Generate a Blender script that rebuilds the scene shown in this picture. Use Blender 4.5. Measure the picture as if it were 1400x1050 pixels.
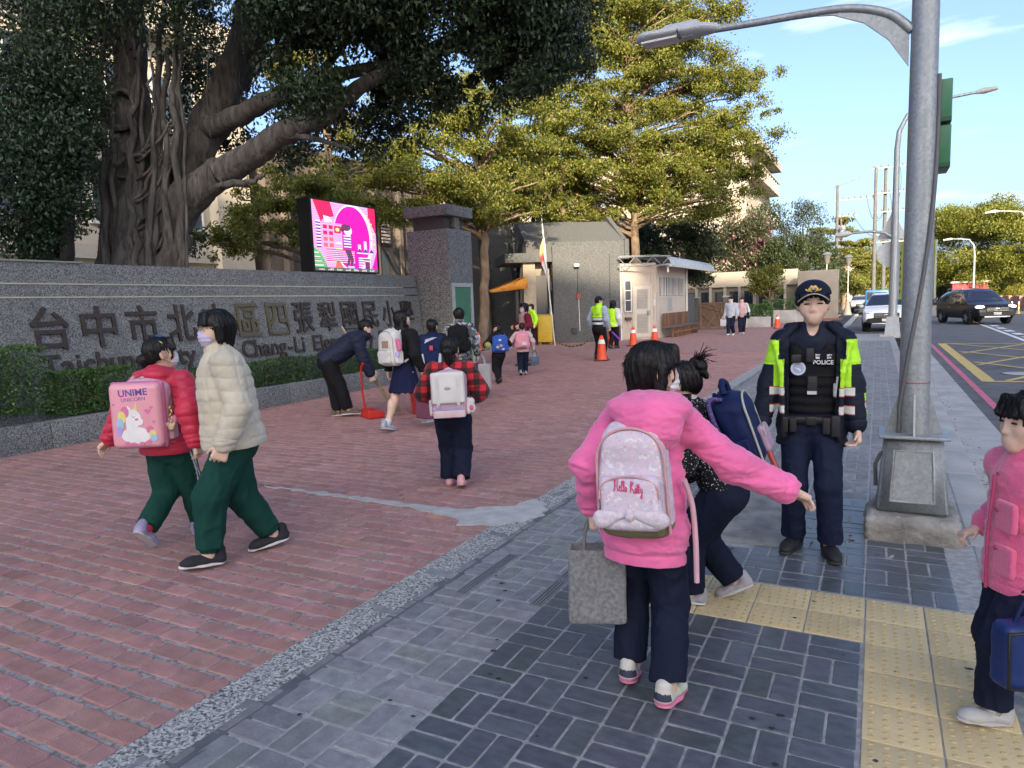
import bpy, bmesh, math, random
import numpy as np
from mathutils import Vector, Matrix, Euler
random.seed(7); RNG = np.random.default_rng(7)
for o in list(bpy.data.objects): bpy.data.objects.remove(o)
S = bpy.context.scene
COL = S.collection
PI = math.pi
# ------------------------------------------------------------------ camera
CAM_H = 1.58; ROLL = math.radians(2.0); PITCH = math.atan(107.4/950); YAW = math.radians(27.8)
cd = bpy.data.cameras.new('camera'); co = bpy.data.objects.new('camera', cd); COL.objects.link(co)
cd.sensor_fit = 'HORIZONTAL'; cd.sensor_width = 36; cd.lens = 36*950/1400; cd.clip_end = 3000; cd.clip_start = .05
def _dir(a, dn, fw):      # level camera frame (right, down, forward) -> world
    cb, sb, cy, sy = math.cos(PITCH), math.sin(PITCH), math.cos(YAW), math.sin(YAW)
    f2 = fw*cb-dn*sb; d2 = fw*sb+dn*cb
    return Vector((a*cy-f2*sy, a*sy+f2*cy, -d2))
cR = _dir(math.cos(ROLL), math.sin(ROLL), 0); cU = -_dir(-math.sin(ROLL), math.cos(ROLL), 0); cF = _dir(0, 0, 1)
m = Matrix((cR, cU, -cF)).transposed().to_4x4(); m.translation = (0, 0, CAM_H); co.matrix_world = m
S.camera = co
# ------------------------------------------------------------------ light
SUN_EL = math.radians(21.5); SUN_AZ = math.atan2(0.42, -0.90)      # azimuth from +Y towards +X
tosun = Vector((math.sin(SUN_AZ)*math.cos(SUN_EL), math.cos(SUN_AZ)*math.cos(SUN_EL), math.sin(SUN_EL)))
W = bpy.data.worlds.new('World'); S.world = W; W.use_nodes = True
nt = W.node_tree; nt.nodes.clear()
wo = nt.nodes.new('ShaderNodeOutputWorld'); bg = nt.nodes.new('ShaderNodeBackground')
sky = nt.nodes.new('ShaderNodeTexSky'); sky.sky_type = 'NISHITA'; sky.sun_disc = False
sky.sun_elevation = SUN_EL; sky.sun_rotation = SUN_AZ; sky.altitude = 100; sky.air_density = .7; sky.dust_density = 4.6; sky.ozone_density = 2.2
bg.inputs['Strength'].default_value = 0.12
# thin wisps of cloud mixed into the sky
tc = nt.nodes.new('ShaderNodeTexCoord'); mp = nt.nodes.new('ShaderNodeMapping'); mp.inputs['Scale'].default_value = (2.0, 2.0, 11.0); mp.inputs['Rotation'].default_value = (.05, .1, .6)
no = nt.nodes.new('ShaderNodeTexNoise'); no.inputs['Scale'].default_value = 2.2; no.inputs['Detail'].default_value = 6; no.inputs['Roughness'].default_value = .55
rp = nt.nodes.new('ShaderNodeValToRGB'); rp.color_ramp.elements[0].position = .58; rp.color_ramp.elements[0].color = (0, 0, 0, 1); rp.color_ramp.elements[1].position = .8; rp.color_ramp.elements[1].color = (.6, .6, .6, 1)
mx = nt.nodes.new('ShaderNodeMixRGB'); mx.inputs['Color2'].default_value = (4.2, 4.2, 4.3, 1)
nt.links.new(tc.outputs['Generated'], mp.inputs['Vector']); nt.links.new(mp.outputs[0], no.inputs['Vector']); nt.links.new(no.outputs['Fac'], rp.inputs[0])
nt.links.new(rp.outputs[0], mx.inputs['Fac']); nt.links.new(sky.outputs[0], mx.inputs['Color1'])
nt.links.new(mx.outputs[0], bg.inputs['Color']); nt.links.new(bg.outputs[0], wo.inputs['Surface'])
sl = bpy.data.lights.new('sun', 'SUN'); sl.energy = 3.4; sl.angle = math.radians(.53); sl.color = (1.0, .84, .60)
so = bpy.data.objects.new('sun', sl); COL.objects.link(so); so.rotation_euler = tosun.to_track_quat('Z', 'Y').to_euler(); so.location = (5, -10, 40)
S.view_settings.view_transform = 'Standard'; S.view_settings.look = 'None'; S.view_settings.gamma = 1; S.view_settings.exposure = 1.84
try: S.view_settings.use_curve_mapping = False
except Exception: pass
try:
    S.cycles.max_bounces = 6; S.cycles.diffuse_bounces = 3; S.cycles.glossy_bounces = 3; S.cycles.transmission_bounces = 4; S.cycles.transparent_max_bounces = 6
    S.cycles.caustics_reflective = False; S.cycles.caustics_refractive = False
except Exception: pass

# ------------------------------------------------------------------ object helpers
def tag(o, label=None, cat=None, group=None, kind=None):
    if label: o['label'] = label
    if cat: o['category'] = cat
    if group: o['group'] = group
    if kind: o['kind'] = kind
    return o
def empty(name, loc=(0, 0, 0), rz=0, label=None, cat=None, group=None):
    o = bpy.data.objects.new(name, None); COL.objects.link(o); o.location = loc; o.rotation_euler = (0, 0, rz); o.empty_display_size = .1
    return tag(o, label, cat, group)
def link(name, me, mats=None, parent=None, loc=None, rot=None, kind=None):
    if mats is not None:
        if not isinstance(mats, (list, tuple)): mats = [mats]
        if len(me.materials) == 0:
            for q in mats: me.materials.append(q)
    o = bpy.data.objects.new(name, me); COL.objects.link(o)
    if parent is not None: o.parent = parent
    if loc is not None: o.location = loc
    if rot is not None: o.rotation_euler = rot
    if kind: o['kind'] = kind
    return o
def dup(o, loc=None, rz=None, label=None, parent=None):
    c = o.copy(); COL.objects.link(c)
    if parent is not None: c.parent = parent
    if loc is not None: c.location = loc
    if rz is not None: c.rotation_euler[2] = rz
    if label: c['label'] = label
    for ch in [x for x in bpy.data.objects if x.parent == o]: dup(ch, parent=c)
    return c
def npmesh(name, V, F, smooth=True, mi=None, col=None):
    """V: (n,3) array; F: (m,k) array of equal-sized faces"""
    V = np.ascontiguousarray(V, dtype=np.float32); F = np.ascontiguousarray(F, dtype=np.int32)
    me = bpy.data.meshes.new(name); me.vertices.add(len(V)); me.vertices.foreach_set('co', V.ravel())
    k = F.shape[1]; me.loops.add(F.size); me.loops.foreach_set('vertex_index', F.ravel())
    me.polygons.add(len(F)); me.polygons.foreach_set('loop_start', np.arange(0, F.size, k, dtype=np.int32))
    me.polygons.foreach_set('use_smooth', np.full(len(F), smooth, dtype=bool))
    if mi is not None: me.polygons.foreach_set('material_index', np.asarray(mi, dtype=np.int32))
    me.update(calc_edges=True); me.validate()
    if col is not None:
        a = me.color_attributes.new('Col', 'FLOAT_COLOR', 'POINT'); c4 = np.ones((len(V), 4), np.float32); c4[:, :3] = col; a.data.foreach_set('color', c4.ravel())
    return me
class MB:
    """small mesh builder for mixed polygons"""
    def __init__(s): s.v = []; s.f = []; s.mi = []; s.sm = []
    def add(s, vs, fs, mi=0, smooth=False, M=None):
        b = len(s.v)
        for p in vs: s.v.append(tuple(M @ Vector(p)) if M is not None else tuple(p))
        for f in fs: s.f.append([b+i for i in f]); s.mi.append(mi); s.sm.append(smooth)
        return s
    def box(s, lo, hi, mi=0, M=None, bev=0):
        x0, y0, z0 = lo; x1, y1, z1 = hi
        if bev <= 0:
            return s.add([(x0, y0, z0), (x1, y0, z0), (x1, y1, z0), (x0, y1, z0), (x0, y0, z1), (x1, y0, z1), (x1, y1, z1), (x0, y1, z1)],
                  [(0, 3, 2, 1), (4, 5, 6, 7), (0, 1, 5, 4), (1, 2, 6, 5), (2, 3, 7, 6), (3, 0, 4, 7)], mi, False, M)
        b = bmesh.new(); bmesh.ops.create_cube(b, size=1)
        for v in b.verts: v.co = Vector(((x0+x1)/2+v.co.x*(x1-x0), (y0+y1)/2+v.co.y*(y1-y0), (z0+z1)/2+v.co.z*(z1-z0)))
        bmesh.ops.bevel(b, geom=b.edges[:], offset=bev, segments=2, affect='EDGES', profile=.6)
        s.bm(b, mi, True, M); return s
    def bm(s, b, mi=0, smooth=True, M=None):
        b.verts.ensure_lookup_table(); b.verts.index_update()
        s.add([v.co[:] for v in b.verts], [[v.index for v in f.verts] for f in b.faces], mi, smooth, M); b.free(); return s
    def tube(s, pts, r, n=8, mi=0, cap=True, M=None, smooth=True):
        pts = [Vector(p) for p in pts]; k = len(pts)
        if not hasattr(r, '__len__'): r = [r]*k
        t0 = (pts[1]-pts[0]).normalized(); up = Vector((0, 0, 1)) if abs(t0.z) < .9 else Vector((1, 0, 0))
        nx = t0.cross(up).normalized(); vs = []; fs = []
        for i, p in enumerate(pts):
            t = (pts[min(i+1, k-1)]-pts[max(i-1, 0)]).normalized(); nx = (nx-t*nx.dot(t)).normalized(); ny = t.cross(nx)
            for j in range(n):
                a = 2*PI*j/n; vs.append(p+nx*(math.cos(a)*r[i])+ny*(math.sin(a)*r[i]))
        for i in range(k-1):
            for j in range(n): fs.append((i*n+j, i*n+(j+1) % n, (i+1)*n+(j+1) % n, (i+1)*n+j))
        s.add(vs, fs, mi, smooth, M)
        if cap: s.add(vs[:n], [tuple(range(n))[::-1]], mi, False, M); s.add(vs[-n:], [tuple(range(n))], mi, False, M)
        return s
    def lathe(s, prof, n=20, c=(0, 0, 0), mi=0, M=None, smooth=True):
        vs = []; fs = []; k = len(prof)
        for r, z in prof:
            for j in range(n): a = 2*PI*j/n; vs.append((c[0]+r*math.cos(a), c[1]+r*math.sin(a), c[2]+z))
        for i in range(k-1):
            for j in range(n): fs.append((i*n+j, i*n+(j+1) % n, (i+1)*n+(j+1) % n, (i+1)*n+j))
        s.add(vs, fs, mi, smooth, M); s.add(vs[:n], [tuple(range(n))[::-1]], mi, False, M); s.add(vs[-n:], [tuple(range(n))], mi, False, M); return s
    def prism(s, poly, axis, a, b, mi=0, M=None):
        """extrude polygon (2D list) along axis 'x','y','z' from a to b"""
        def P(q, t): return {'x': (t, q[0], q[1]), 'y': (q[0], t, q[1]), 'z': (q[0], q[1], t)}[axis]
        n = len(poly); vs = [P(q, a) for q in poly]+[P(q, b) for q in poly]
        fs = [tuple(range(n))[::-1], tuple(range(n, 2*n))]+[(i, (i+1) % n, n+(i+1) % n, n+i) for i in range(n)]
        return s.add(vs, fs, mi, False, M)
    def quad(s, a, b, c, d, mi=0): return s.add([a, b, c, d], [(0, 1, 2, 3)], mi)
    def mesh(s, name='m', recalc=True):
        me = bpy.data.meshes.new(name); me.from_pydata([tuple(p) for p in s.v], [], s.f)
        me.polygons.foreach_set('material_index', s.mi); me.polygons.foreach_set('use_smooth', s.sm)
        if recalc:
            b = bmesh.new(); b.from_mesh(me); bmesh.ops.recalc_face_normals(b, faces=b.faces[:]); b.to_mesh(me); b.free()
        me.update(); return me
    def build(s, name, mats, parent=None, loc=None, rot=None, kind=None): return link(name, s.mesh(name), mats, parent, loc, rot, kind)
def BX(name, lo, hi, mat_, parent=None, bev=0, M=None, kind=None):
    b = MB(); b.box(lo, hi, 0, M, bev); return b.build(name, mat_, parent, kind=kind)

# ------------------------------------------------------------------ materials
def mat(name, col, rough=.7, var=.12, scale=8, bump=0.0, bscale=60, metal=0, spec=.5, vcol=False, stretch=(1, 1, 1), col2=None, det=4, voro=False, sheen=0, trans=0, rnd=0, coat=0, contrast=(.35, .65), coord='Object'):
    M_ = bpy.data.materials.new(name); M_.use_nodes = True; n = M_.node_tree; p = n.nodes['Principled BSDF']; L = n.links.new
    p.inputs['Roughness'].default_value = rough; p.inputs['Metallic'].default_value = metal; p.inputs['Specular IOR Level'].default_value = spec
    if coat: p.inputs['Coat Weight'].default_value = coat; p.inputs['Coat Roughness'].default_value = .05
    if sheen: p.inputs['Sheen Weight'].default_value = sheen
    tc = n.nodes.new('ShaderNodeNewGeometry' if coord == 'Position' else 'ShaderNodeTexCoord'); mp = n.nodes.new('ShaderNodeMapping'); mp.inputs['Scale'].default_value = stretch; L(tc.outputs[coord], mp.inputs[0])
    if voro:
        tx = n.nodes.new('ShaderNodeTexVoronoi'); tx.inputs['Scale'].default_value = scale; L(mp.outputs[0], tx.inputs['Vector'])
        sep = n.nodes.new('ShaderNodeSeparateColor'); L(tx.outputs['Color'], sep.inputs[0]); fac = sep.outputs[0]
    else:
        tx = n.nodes.new('ShaderNodeTexNoise'); tx.inputs['Scale'].default_value = scale; tx.inputs['Detail'].default_value = det; L(mp.outputs[0], tx.inputs['Vector']); fac = tx.outputs['Fac']
    rp = n.nodes.new('ShaderNodeValToRGB'); rp.color_ramp.elements[0].position, rp.color_ramp.elements[1].position = (0.02, .98) if voro else contrast
    c = Vector(col)
    if col2 is None: a, b = c*(1-var), c*(1+var)
    else: a, b = c, Vector(col2)
    rp.color_ramp.elements[0].color = (*[max(0, x) for x in a], 1); rp.color_ramp.elements[1].color = (*[min(1, x) for x in b], 1); L(fac, rp.inputs[0])
    out = rp.outputs[0]
    if vcol:
        at = n.nodes.new('ShaderNodeAttribute'); at.attribute_name = 'Col'; mu = n.nodes.new('ShaderNodeMixRGB'); mu.blend_type = 'MULTIPLY'; mu.inputs['Fac'].default_value = 1
        L(out, mu.inputs['Color1']); L(at.outputs['Color'], mu.inputs['Color2']); out = mu.outputs[0]
    if rnd:
        oi = n.nodes.new('ShaderNodeObjectInfo'); hs = n.nodes.new('ShaderNodeHueSaturation'); mr = n.nodes.new('ShaderNodeMapRange'); mr.inputs['To Min'].default_value = 1-rnd; mr.inputs['To Max'].default_value = 1+rnd
        L(oi.outputs['Random'], mr.inputs[0]); L(mr.outputs[0], hs.inputs['Value']); L(out, hs.inputs['Color']); out = hs.outputs[0]
    L(out, p.inputs['Base Color'])
    if bump:
        bn = n.nodes.new('ShaderNodeTexNoise'); bn.inputs['Scale'].default_value = bscale; bn.inputs['Detail'].default_value = 5; L(mp.outputs[0], bn.inputs['Vector'])
        bu = n.nodes.new('ShaderNodeBump'); bu.inputs['Strength'].default_value = bump; bu.inputs['Distance'].default_value = .01; L(bn.outputs['Fac'], bu.inputs['Height']); L(bu.outputs[0], p.inputs['Normal'])
        M_['bump'] = bu.name
    if trans:
        tr = n.nodes.new('ShaderNodeBsdfTranslucent'); L(out, tr.inputs['Color']); ms = n.nodes.new('ShaderNodeMixShader'); ms.inputs[0].default_value = trans
        L(p.outputs[0], ms.inputs[1]); L(tr.outputs[0], ms.inputs[2]); L(ms.outputs[0], n.nodes['Material Output'].inputs[0])
    return M_
def overlay(M_, col, scale=3, lo=.55, hi=.75, stretch=(1, 1, 1), amt=.7, det=6, coord='Object'):
    """a second noise layer (dirt, residue, stains) mixed over the base colour"""
    n = M_.node_tree; p = n.nodes['Principled BSDF']; src = p.inputs['Base Color'].links[0].from_socket; L = n.links.new
    tc = n.nodes.new('ShaderNodeNewGeometry' if coord == 'Position' else 'ShaderNodeTexCoord'); mp = n.nodes.new('ShaderNodeMapping'); mp.inputs['Scale'].default_value = stretch; L(tc.outputs[coord], mp.inputs[0])
    tx = n.nodes.new('ShaderNodeTexNoise'); tx.inputs['Scale'].default_value = scale; tx.inputs['Detail'].default_value = det; tx.inputs['Roughness'].default_value = .62; L(mp.outputs[0], tx.inputs['Vector'])
    rp = n.nodes.new('ShaderNodeValToRGB'); rp.color_ramp.elements[0].position = lo; rp.color_ramp.elements[1].position = hi; rp.color_ramp.elements[0].color = (0, 0, 0, 1); rp.color_ramp.elements[1].color = (amt, amt, amt, 1); L(tx.outputs['Fac'], rp.inputs[0])
    mx = n.nodes.new('ShaderNodeMixRGB'); L(rp.outputs[0], mx.inputs['Fac']); L(src, mx.inputs['Color1']); mx.inputs['Color2'].default_value = (*col, 1); L(mx.outputs[0], p.inputs['Base Color'])
    return M_
def emit(name, col, s=1.0):
    M_ = bpy.data.materials.new(name); M_.use_nodes = True; n = M_.node_tree; n.nodes.clear(); o = n.nodes.new('ShaderNodeOutputMaterial'); e = n.nodes.new('ShaderNodeEmission')
    e.inputs[0].default_value = (*col, 1); e.inputs[1].default_value = s; n.links.new(e.outputs[0], o.inputs[0]); return M_
def glass(name, col=(.03, .04, .06)):
    return mat(name, col, rough=.06, var=.05, spec=.8)
_plain = {}
def flat(col, rough=.6, metal=0, spec=.4):
    k = (tuple(round(c, 4) for c in col), rough, metal)
    if k not in _plain: _plain[k] = mat('paint_%d' % len(_plain), col, rough=rough, metal=metal, var=.06, scale=14, spec=spec)
    return _plain[k]

# ------------------------------------------------------------------ signed-distance solids, meshed with surface nets
class SDF:
    def __init__(s, vox, k=.02): s.vox = vox; s.k = k; s.p = []
    def rc(s, a, b, ra, rb, k=None, op='+', ax=None, sc=1.0):
        """round cone from a to b; optional flattening by factor sc along unit axis ax"""
        s.p.append(('rc', Vector(a), Vector(b), ra, rb, s.k if k is None else k, op, Vector(ax).normalized() if ax is not None else None, sc)); return s
    def el(s, c, r, R=None, k=None, op='+'):
        s.p.append(('el', Vector(c), Vector(r), R, None, s.k if k is None else k, op, None, 1)); return s
    def bx(s, c, h, rd=.01, R=None, k=None, op='+'):
        s.p.append(('bx', Vector(c), Vector(h), rd, R, s.k if k is None else k, op, None, 1)); return s
    def cut(s, pt, n, k=0):        # remove the side that n points to
        s.p.append(('cut', Vector(pt), Vector(n).normalized(), 0, 0, k, '^', None, 1)); return s
    def bounds(s):
        lo = np.full(3, 1e9); hi = -lo
        for q in s.p:
            if q[6] != '+': continue
            l, h = s._bb(q); lo = np.minimum(lo, l); hi = np.maximum(hi, h)
        return lo, hi
    def _bb(s, q):
        if q[0] == 'rc':
            r = max(q[3], q[4]); a = np.array(q[1]); b = np.array(q[2]); return np.minimum(a, b)-r*max(1, q[8]), np.maximum(a, b)+r*max(1, q[8])
        r = max(q[2])*(1.75 if q[0] == 'bx' else 1.02)+(q[3] if q[0] == 'bx' else 0); c = np.array(q[1]); return c-r, c+r
    def _ev(s, q, P):
        if q[0] == 'rc':
            a = np.array(q[1]); b = np.array(q[2]); ra, rb = q[3], q[4]; X = P-a; ba = b-a
            if q[7] is not None:
                ax = np.array(q[7]); X = X+np.outer(X@ax, ax).reshape(X.shape)*(1/q[8]-1); ba = ba+ax*((ba@ax)*(1/q[8]-1))
            l2 = ba@ba+1e-12; t = np.clip((X@ba)/l2, 0, 1); d = np.sqrt(((X-t[..., None]*ba)**2).sum(-1)); f = d-(ra+(rb-ra)*t)
            return f*(min(1, q[8]) if q[7] is not None else 1)
        if q[0] == 'el':
            X = P-np.array(q[1])
            if q[3] is not None: X = X@np.array(q[3])
            r = np.array(q[2]); k0 = np.sqrt(((X/r)**2).sum(-1)); k1 = np.sqrt(((X/(r*r))**2).sum(-1))+1e-9; return k0*(k0-1)/k1
        if q[0] == 'bx':
            X = P-np.array(q[1])
            if q[4] is not None: X = X@np.array(q[4])
            d = np.abs(X)-(np.array(q[2])-q[3]); return np.sqrt((np.maximum(d, 0)**2).sum(-1))+np.minimum(d.max(-1), 0)-q[3]
        return (P-np.array(q[1]))@np.array(q[2])
    def mesh(s, name, disp=None, col=None, mi=None, relax=1):
        h = s.vox; lo, hi = s.bounds(); lo = lo-3*h; hi = hi+3*h; N = np.ceil((hi-lo)/h).astype(int)+1
        f = np.full(N, .5, np.float32); axs = [lo[i]+h*np.arange(N[i]) for i in range(3)]
        for q in s.p:
            if q[0] == 'cut': i0 = np.zeros(3, int); i1 = N
            else:
                l, u = s._bb(q); mg = max(q[5], 0)+3*h; i0 = np.maximum(0, np.floor((l-mg-lo)/h).astype(int)); i1 = np.minimum(N, np.ceil((u+mg-lo)/h).astype(int)+1)
                if (i1 <= i0).any(): continue
            sl_ = tuple(slice(i0[i], i1[i]) for i in range(3))
            P = np.stack(np.meshgrid(*[axs[i][i0[i]:i1[i]] for i in range(3)], indexing='ij'), -1)
            d = s._ev(q, P); a = f[sl_]; k = q[5]
            if q[6] == '+':
                if k > 0: t = np.clip(.5+.5*(a-d)/k, 0, 1); r = a+(d-a)*t-k*t*(1-t)
                else: r = np.minimum(a, d)
            else:
                d = d if q[6] == '^' else -d
                if k > 0: t = np.clip(.5-.5*(a-d)/k, 0, 1); r = a+(d-a)*t+k*t*(1-t)
                else: r = np.maximum(a, d)
            f[sl_] = r
        V, F = nets(f, lo, h)
        if len(V) == 0: V = np.zeros((3, 3)); F = np.array([[0, 1, 2, 2]])
        if disp is not None or relax:
            nb = np.zeros((len(V), 3)); ct = np.zeros(len(V))
            for _ in range(relax):
                nb[:] = 0; ct[:] = 0
                for a_, b_ in ((0, 1), (1, 2), (2, 3), (3, 0)):
                    np.add.at(nb, F[:, a_], V[F[:, b_]]); np.add.at(ct, F[:, a_], 1); np.add.at(nb, F[:, b_], V[F[:, a_]]); np.add.at(ct, F[:, b_], 1)
                V = V*.5+.5*nb/np.maximum(ct, 1)[:, None]
        if disp is not None:
            fn = np.cross(V[F[:, 2]]-V[F[:, 0]], V[F[:, 3]]-V[F[:, 1]]); vn = np.zeros_like(V)
            for j in range(4): np.add.at(vn, F[:, j], fn)
            vn /= np.linalg.norm(vn, axis=1)[:, None]+1e-9; V = V+vn*disp(V, vn)[:, None]
        c = col(V) if col is not None else None
        return npmesh(name, V, F, True, None if mi is None else mi(V[F].mean(1)), c)
    def build(s, name, mats, parent=None, disp=None, col=None, mi=None, loc=None, rot=None, relax=1):
        return link(name, s.mesh(name, disp, col, mi, relax), mats, parent, loc, rot)
def nets(f, lo, h):
    s = f < 0; N = np.array(f.shape)-1
    cs = np.zeros(N, np.int8)
    for dx in (0, 1):
        for dy in (0, 1):
            for dz in (0, 1): cs += s[dx:N[0]+dx, dy:N[1]+dy, dz:N[2]+dz]
    act = (cs > 0) & (cs < 8); C = np.argwhere(act); idx = np.full(N, -1, np.int64); idx[act] = np.arange(len(C))
    if len(C) == 0: return np.zeros((0, 3)), np.zeros((0, 4), int)
    off = np.array([(a, b, c) for a in (0, 1) for b in (0, 1) for c in (0, 1)]); cv = np.stack([f[C[:, 0]+o[0], C[:, 1]+o[1], C[:, 2]+o[2]] for o in off], 1)
    pos = np.zeros((len(C), 3)); cnt = np.zeros(len(C))
    for i in range(8):
        for j in range(i+1, 8):
            if np.abs(off[i]-off[j]).sum() != 1: continue
            a, b = cv[:, i], cv[:, j]; mk = (a < 0) != (b < 0); t = np.where(mk, a/(a-b+1e-20), 0)
            pos += mk[:, None]*(off[i]+t[:, None]*(off[j]-off[i])); cnt += mk
    V = lo+h*(C+pos/np.maximum(cnt, 1)[:, None]); Fs = []
    for ax in range(3):
        u, v = (ax+1) % 3, (ax+2) % 3
        A = [slice(None)]*3; B = [slice(None)]*3; A[ax] = slice(0, -1); B[ax] = slice(1, None)
        for q in (u, v): A[q] = slice(1, -1); B[q] = slice(1, -1)
        sa, sb = s[tuple(A)], s[tuple(B)]; E = np.argwhere(sa != sb)
        if len(E) == 0: continue
        ins = sa[tuple(E.T)]; E[:, u] += 1; E[:, v] += 1
        def g(du, dv):
            Q = E.copy(); Q[:, u] += du; Q[:, v] += dv; return idx[tuple(Q.T)]
        q = np.stack([g(-1, -1), g(0, -1), g(0, 0), g(-1, 0)], 1); q[~ins] = q[~ins][:, ::-1]; Fs.append(q)
    return V, np.concatenate(Fs)
def vnoise(V, sc=1.0, seed=0):
    """cheap smooth noise in about [-1,1]: a few rotated sine products"""
    r = np.random.default_rng(seed); o = np.zeros(len(V)); amp = 1; tot = 0
    for k in range(4):
        w = r.normal(size=(3, 3)); w /= np.linalg.norm(w, axis=1)[:, None]; X = V@w.T*(sc*(1.7**k))+r.uniform(0, 6.28, 3)
        X = X+.8*np.sin(X[:, [1, 2, 0]]); o += amp*np.sin(X[:, 0])*np.sin(X[:, 1]+.5*np.sin(X[:, 2])); tot += amp; amp *= .6
    return o/tot*1.6
# ================================================================== SETTING: ground
def projpx(x, y, z):
    d = Vector((x, y, z-CAM_H)); c = d.dot(cF)
    return (700+950*d.dot(cR)/c, 525-950*d.dot(cU)/c, c) if c > .05 else (-1e5, -1e5, c)
ASPH = mat('asphalt', (.085, .088, .095), rough=.85, var=.25, scale=3, bump=.5, bscale=260)
overlay(ASPH, (.13, .13, .135), scale=.6, lo=.4, hi=.7, amt=.6)
CONC = mat('concrete', (.36, .36, .35), rough=.9, var=.18, scale=2.5, bump=.35, bscale=90); overlay(CONC, (.17, .17, .17), scale=5, lo=.5, hi=.72, amt=.6)
CONC2 = mat('rough_concrete', (.23, .22, .2), rough=.95, var=.3, scale=5, bump=.9, bscale=45); overlay(CONC2, (.36, .35, .33), scale=7, lo=.55, hi=.68, amt=.6)
EARTH = mat('earth', (.07, .06, .045), rough=1, var=.4, scale=4, bump=.8, bscale=30)
CEM = mat('cement', (.41, .405, .39), rough=.95, var=.12, scale=9, bump=.4, bscale=80)
MORT = mat('mortar', (.29, .27, .26), rough=1, var=.4, scale=40, bump=.9, bscale=200); overlay(MORT, (.42, .42, .42), scale=9, lo=.52, hi=.62, amt=.8)
MORTG = mat('tile_joint', (.30, .305, .30), rough=.95, var=.2, scale=25, bump=.4, bscale=150)
PO = dict(coord='Position')
BRICK = mat('red_brick', (.365, .190, .170), rough=.8, var=.13, scale=11, bump=.35, bscale=120, vcol=True, **PO)
overlay(BRICK, (.25, .13, .118), scale=9, lo=.5, hi=.78, stretch=(1, 5, 1), amt=.55, **PO)
overlay(BRICK, (.22, .125, .115), scale=.55, lo=.48, hi=.7, amt=.35, **PO)
overlay(BRICK, (.44, .32, .30), scale=1.9, lo=.56, hi=.8, amt=.4, **PO); overlay(BRICK, (.55, .51, .48), scale=17, lo=.66, hi=.73, amt=.55, **PO)
TILE = mat('slate_tile', (.083, .090, .106), rough=.36, var=.2, scale=14, bump=.2, bscale=60, vcol=True, spec=.5, stretch=(1, 2, 1), **PO)
overlay(TILE, (.15, .155, .165), scale=2.2, lo=.52, hi=.85, amt=.5, **PO); overlay(TILE, (.30, .30, .30), scale=26, lo=.68, hi=.74, amt=.35, **PO); overlay(TILE, (.035, .038, .045), scale=.9, lo=.5, hi=.7, amt=.4, **PO)
PAVER = mat('grey_paver', (.20, .202, .205), rough=.75, var=.18, scale=14, bump=.35, bscale=70, vcol=True, **PO)
overlay(PAVER, (.13, .132, .137), scale=1.1, lo=.45, hi=.7, amt=.6, **PO); overlay(PAVER, (.36, .36, .35), scale=3.4, lo=.56, hi=.74, amt=.55, **PO); overlay(PAVER, (.42, .42, .40), scale=22, lo=.66, hi=.73, amt=.4, **PO)
TACT = mat('yellow_tactile', (.62, .49, .265), rough=.78, var=.1, scale=5, bump=.25, bscale=90, rnd=.06, **PO); overlay(TACT, (.47, .38, .22), scale=2.5, lo=.45, hi=.75, amt=.6, **PO); overlay(TACT, (.30, .26, .18), scale=13, lo=.63, hi=.75, amt=.5, **PO)
PEB = mat('pebble_granite', (.07, .073, .073), rough=.75, var=0, scale=105, voro=True, col2=(.55, .55, .52), bump=.8, bscale=120)
STRIP = mat('dark_strip', (.10, .105, .115), rough=.8, var=.15, scale=6, bump=.2)
PINKP = mat('pink_paint', (.50, .12, .19), rough=.8, var=.15, scale=9); overlay(PINKP, (.2, .12, .13), scale=22, lo=.6, hi=.72, amt=.8)
YELP = mat('yellow_paint', (.52, .38, .12), rough=.8, var=.15, scale=9); overlay(YELP, (.2, .17, .1), scale=22, lo=.58, hi=.72, amt=.8)
WHIP = mat('white_paint', (.62, .63, .63), rough=.8, var=.1, scale=9); overlay(WHIP, (.2, .2, .2), scale=20, lo=.6, hi=.75, amt=.7)
def sheet(name, x0, y0, x1, y1, z, m_, parent=None, th=0):
    b = MB()
    if th: b.box((x0, y0, z-th), (x1, y1, z))
    else: b.quad((x0, y0, z), (x1, y0, z), (x1, y1, z), (x0, y1, z))
    return b.build(name, m_, parent, kind=None if parent is not None else 'structure')
sheet('ground', -700, -500, 700, 900, -.17, EARTH)
sheet('road', 1.3, -90, 13.5, 420, -.10, ASPH, th=.05)
sheet('gutter', .77, -60, 1.299, 29.0, -.094, CONC, th=.05)
sheet('parking_bay', -1.28, 30.3, 1.299, 160, -.098, ASPH, th=.05)
# kerb: cut into stones about a metre long
kerb = empty('kerb'); kerb['kind'] = 'structure'
y = -8.0; kms = []
for v in range(4):
    b = MB(); b.box((0, .004, -.15), (.23, .996, .004), bev=.012); kms.append(b.mesh('kerb_stone'))
i = 0
while y < 29:
    x = .54+.0105*max(0, y-5); link('kerb_stone', kms[i % 4], CONC, kerb, (x, y, random.uniform(-.003, .003)), (0, 0, random.uniform(-.004, .004)-.0105)); y += 1.0; i += 1
bay_kerb = empty('bay_kerb'); bay_kerb['kind'] = 'structure'
for i in range(30): link('kerb_stone', kms[i % 4], CONC, bay_kerb, (-1.50, 30+i, random.uniform(-.003, .003)))
b = MB(); b.box((0, 0, -.15), (2.2, .2, .003), bev=.01); b.build('kerb_stone', CONC, bay_kerb, (-1.27, 30.05, 0))
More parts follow.
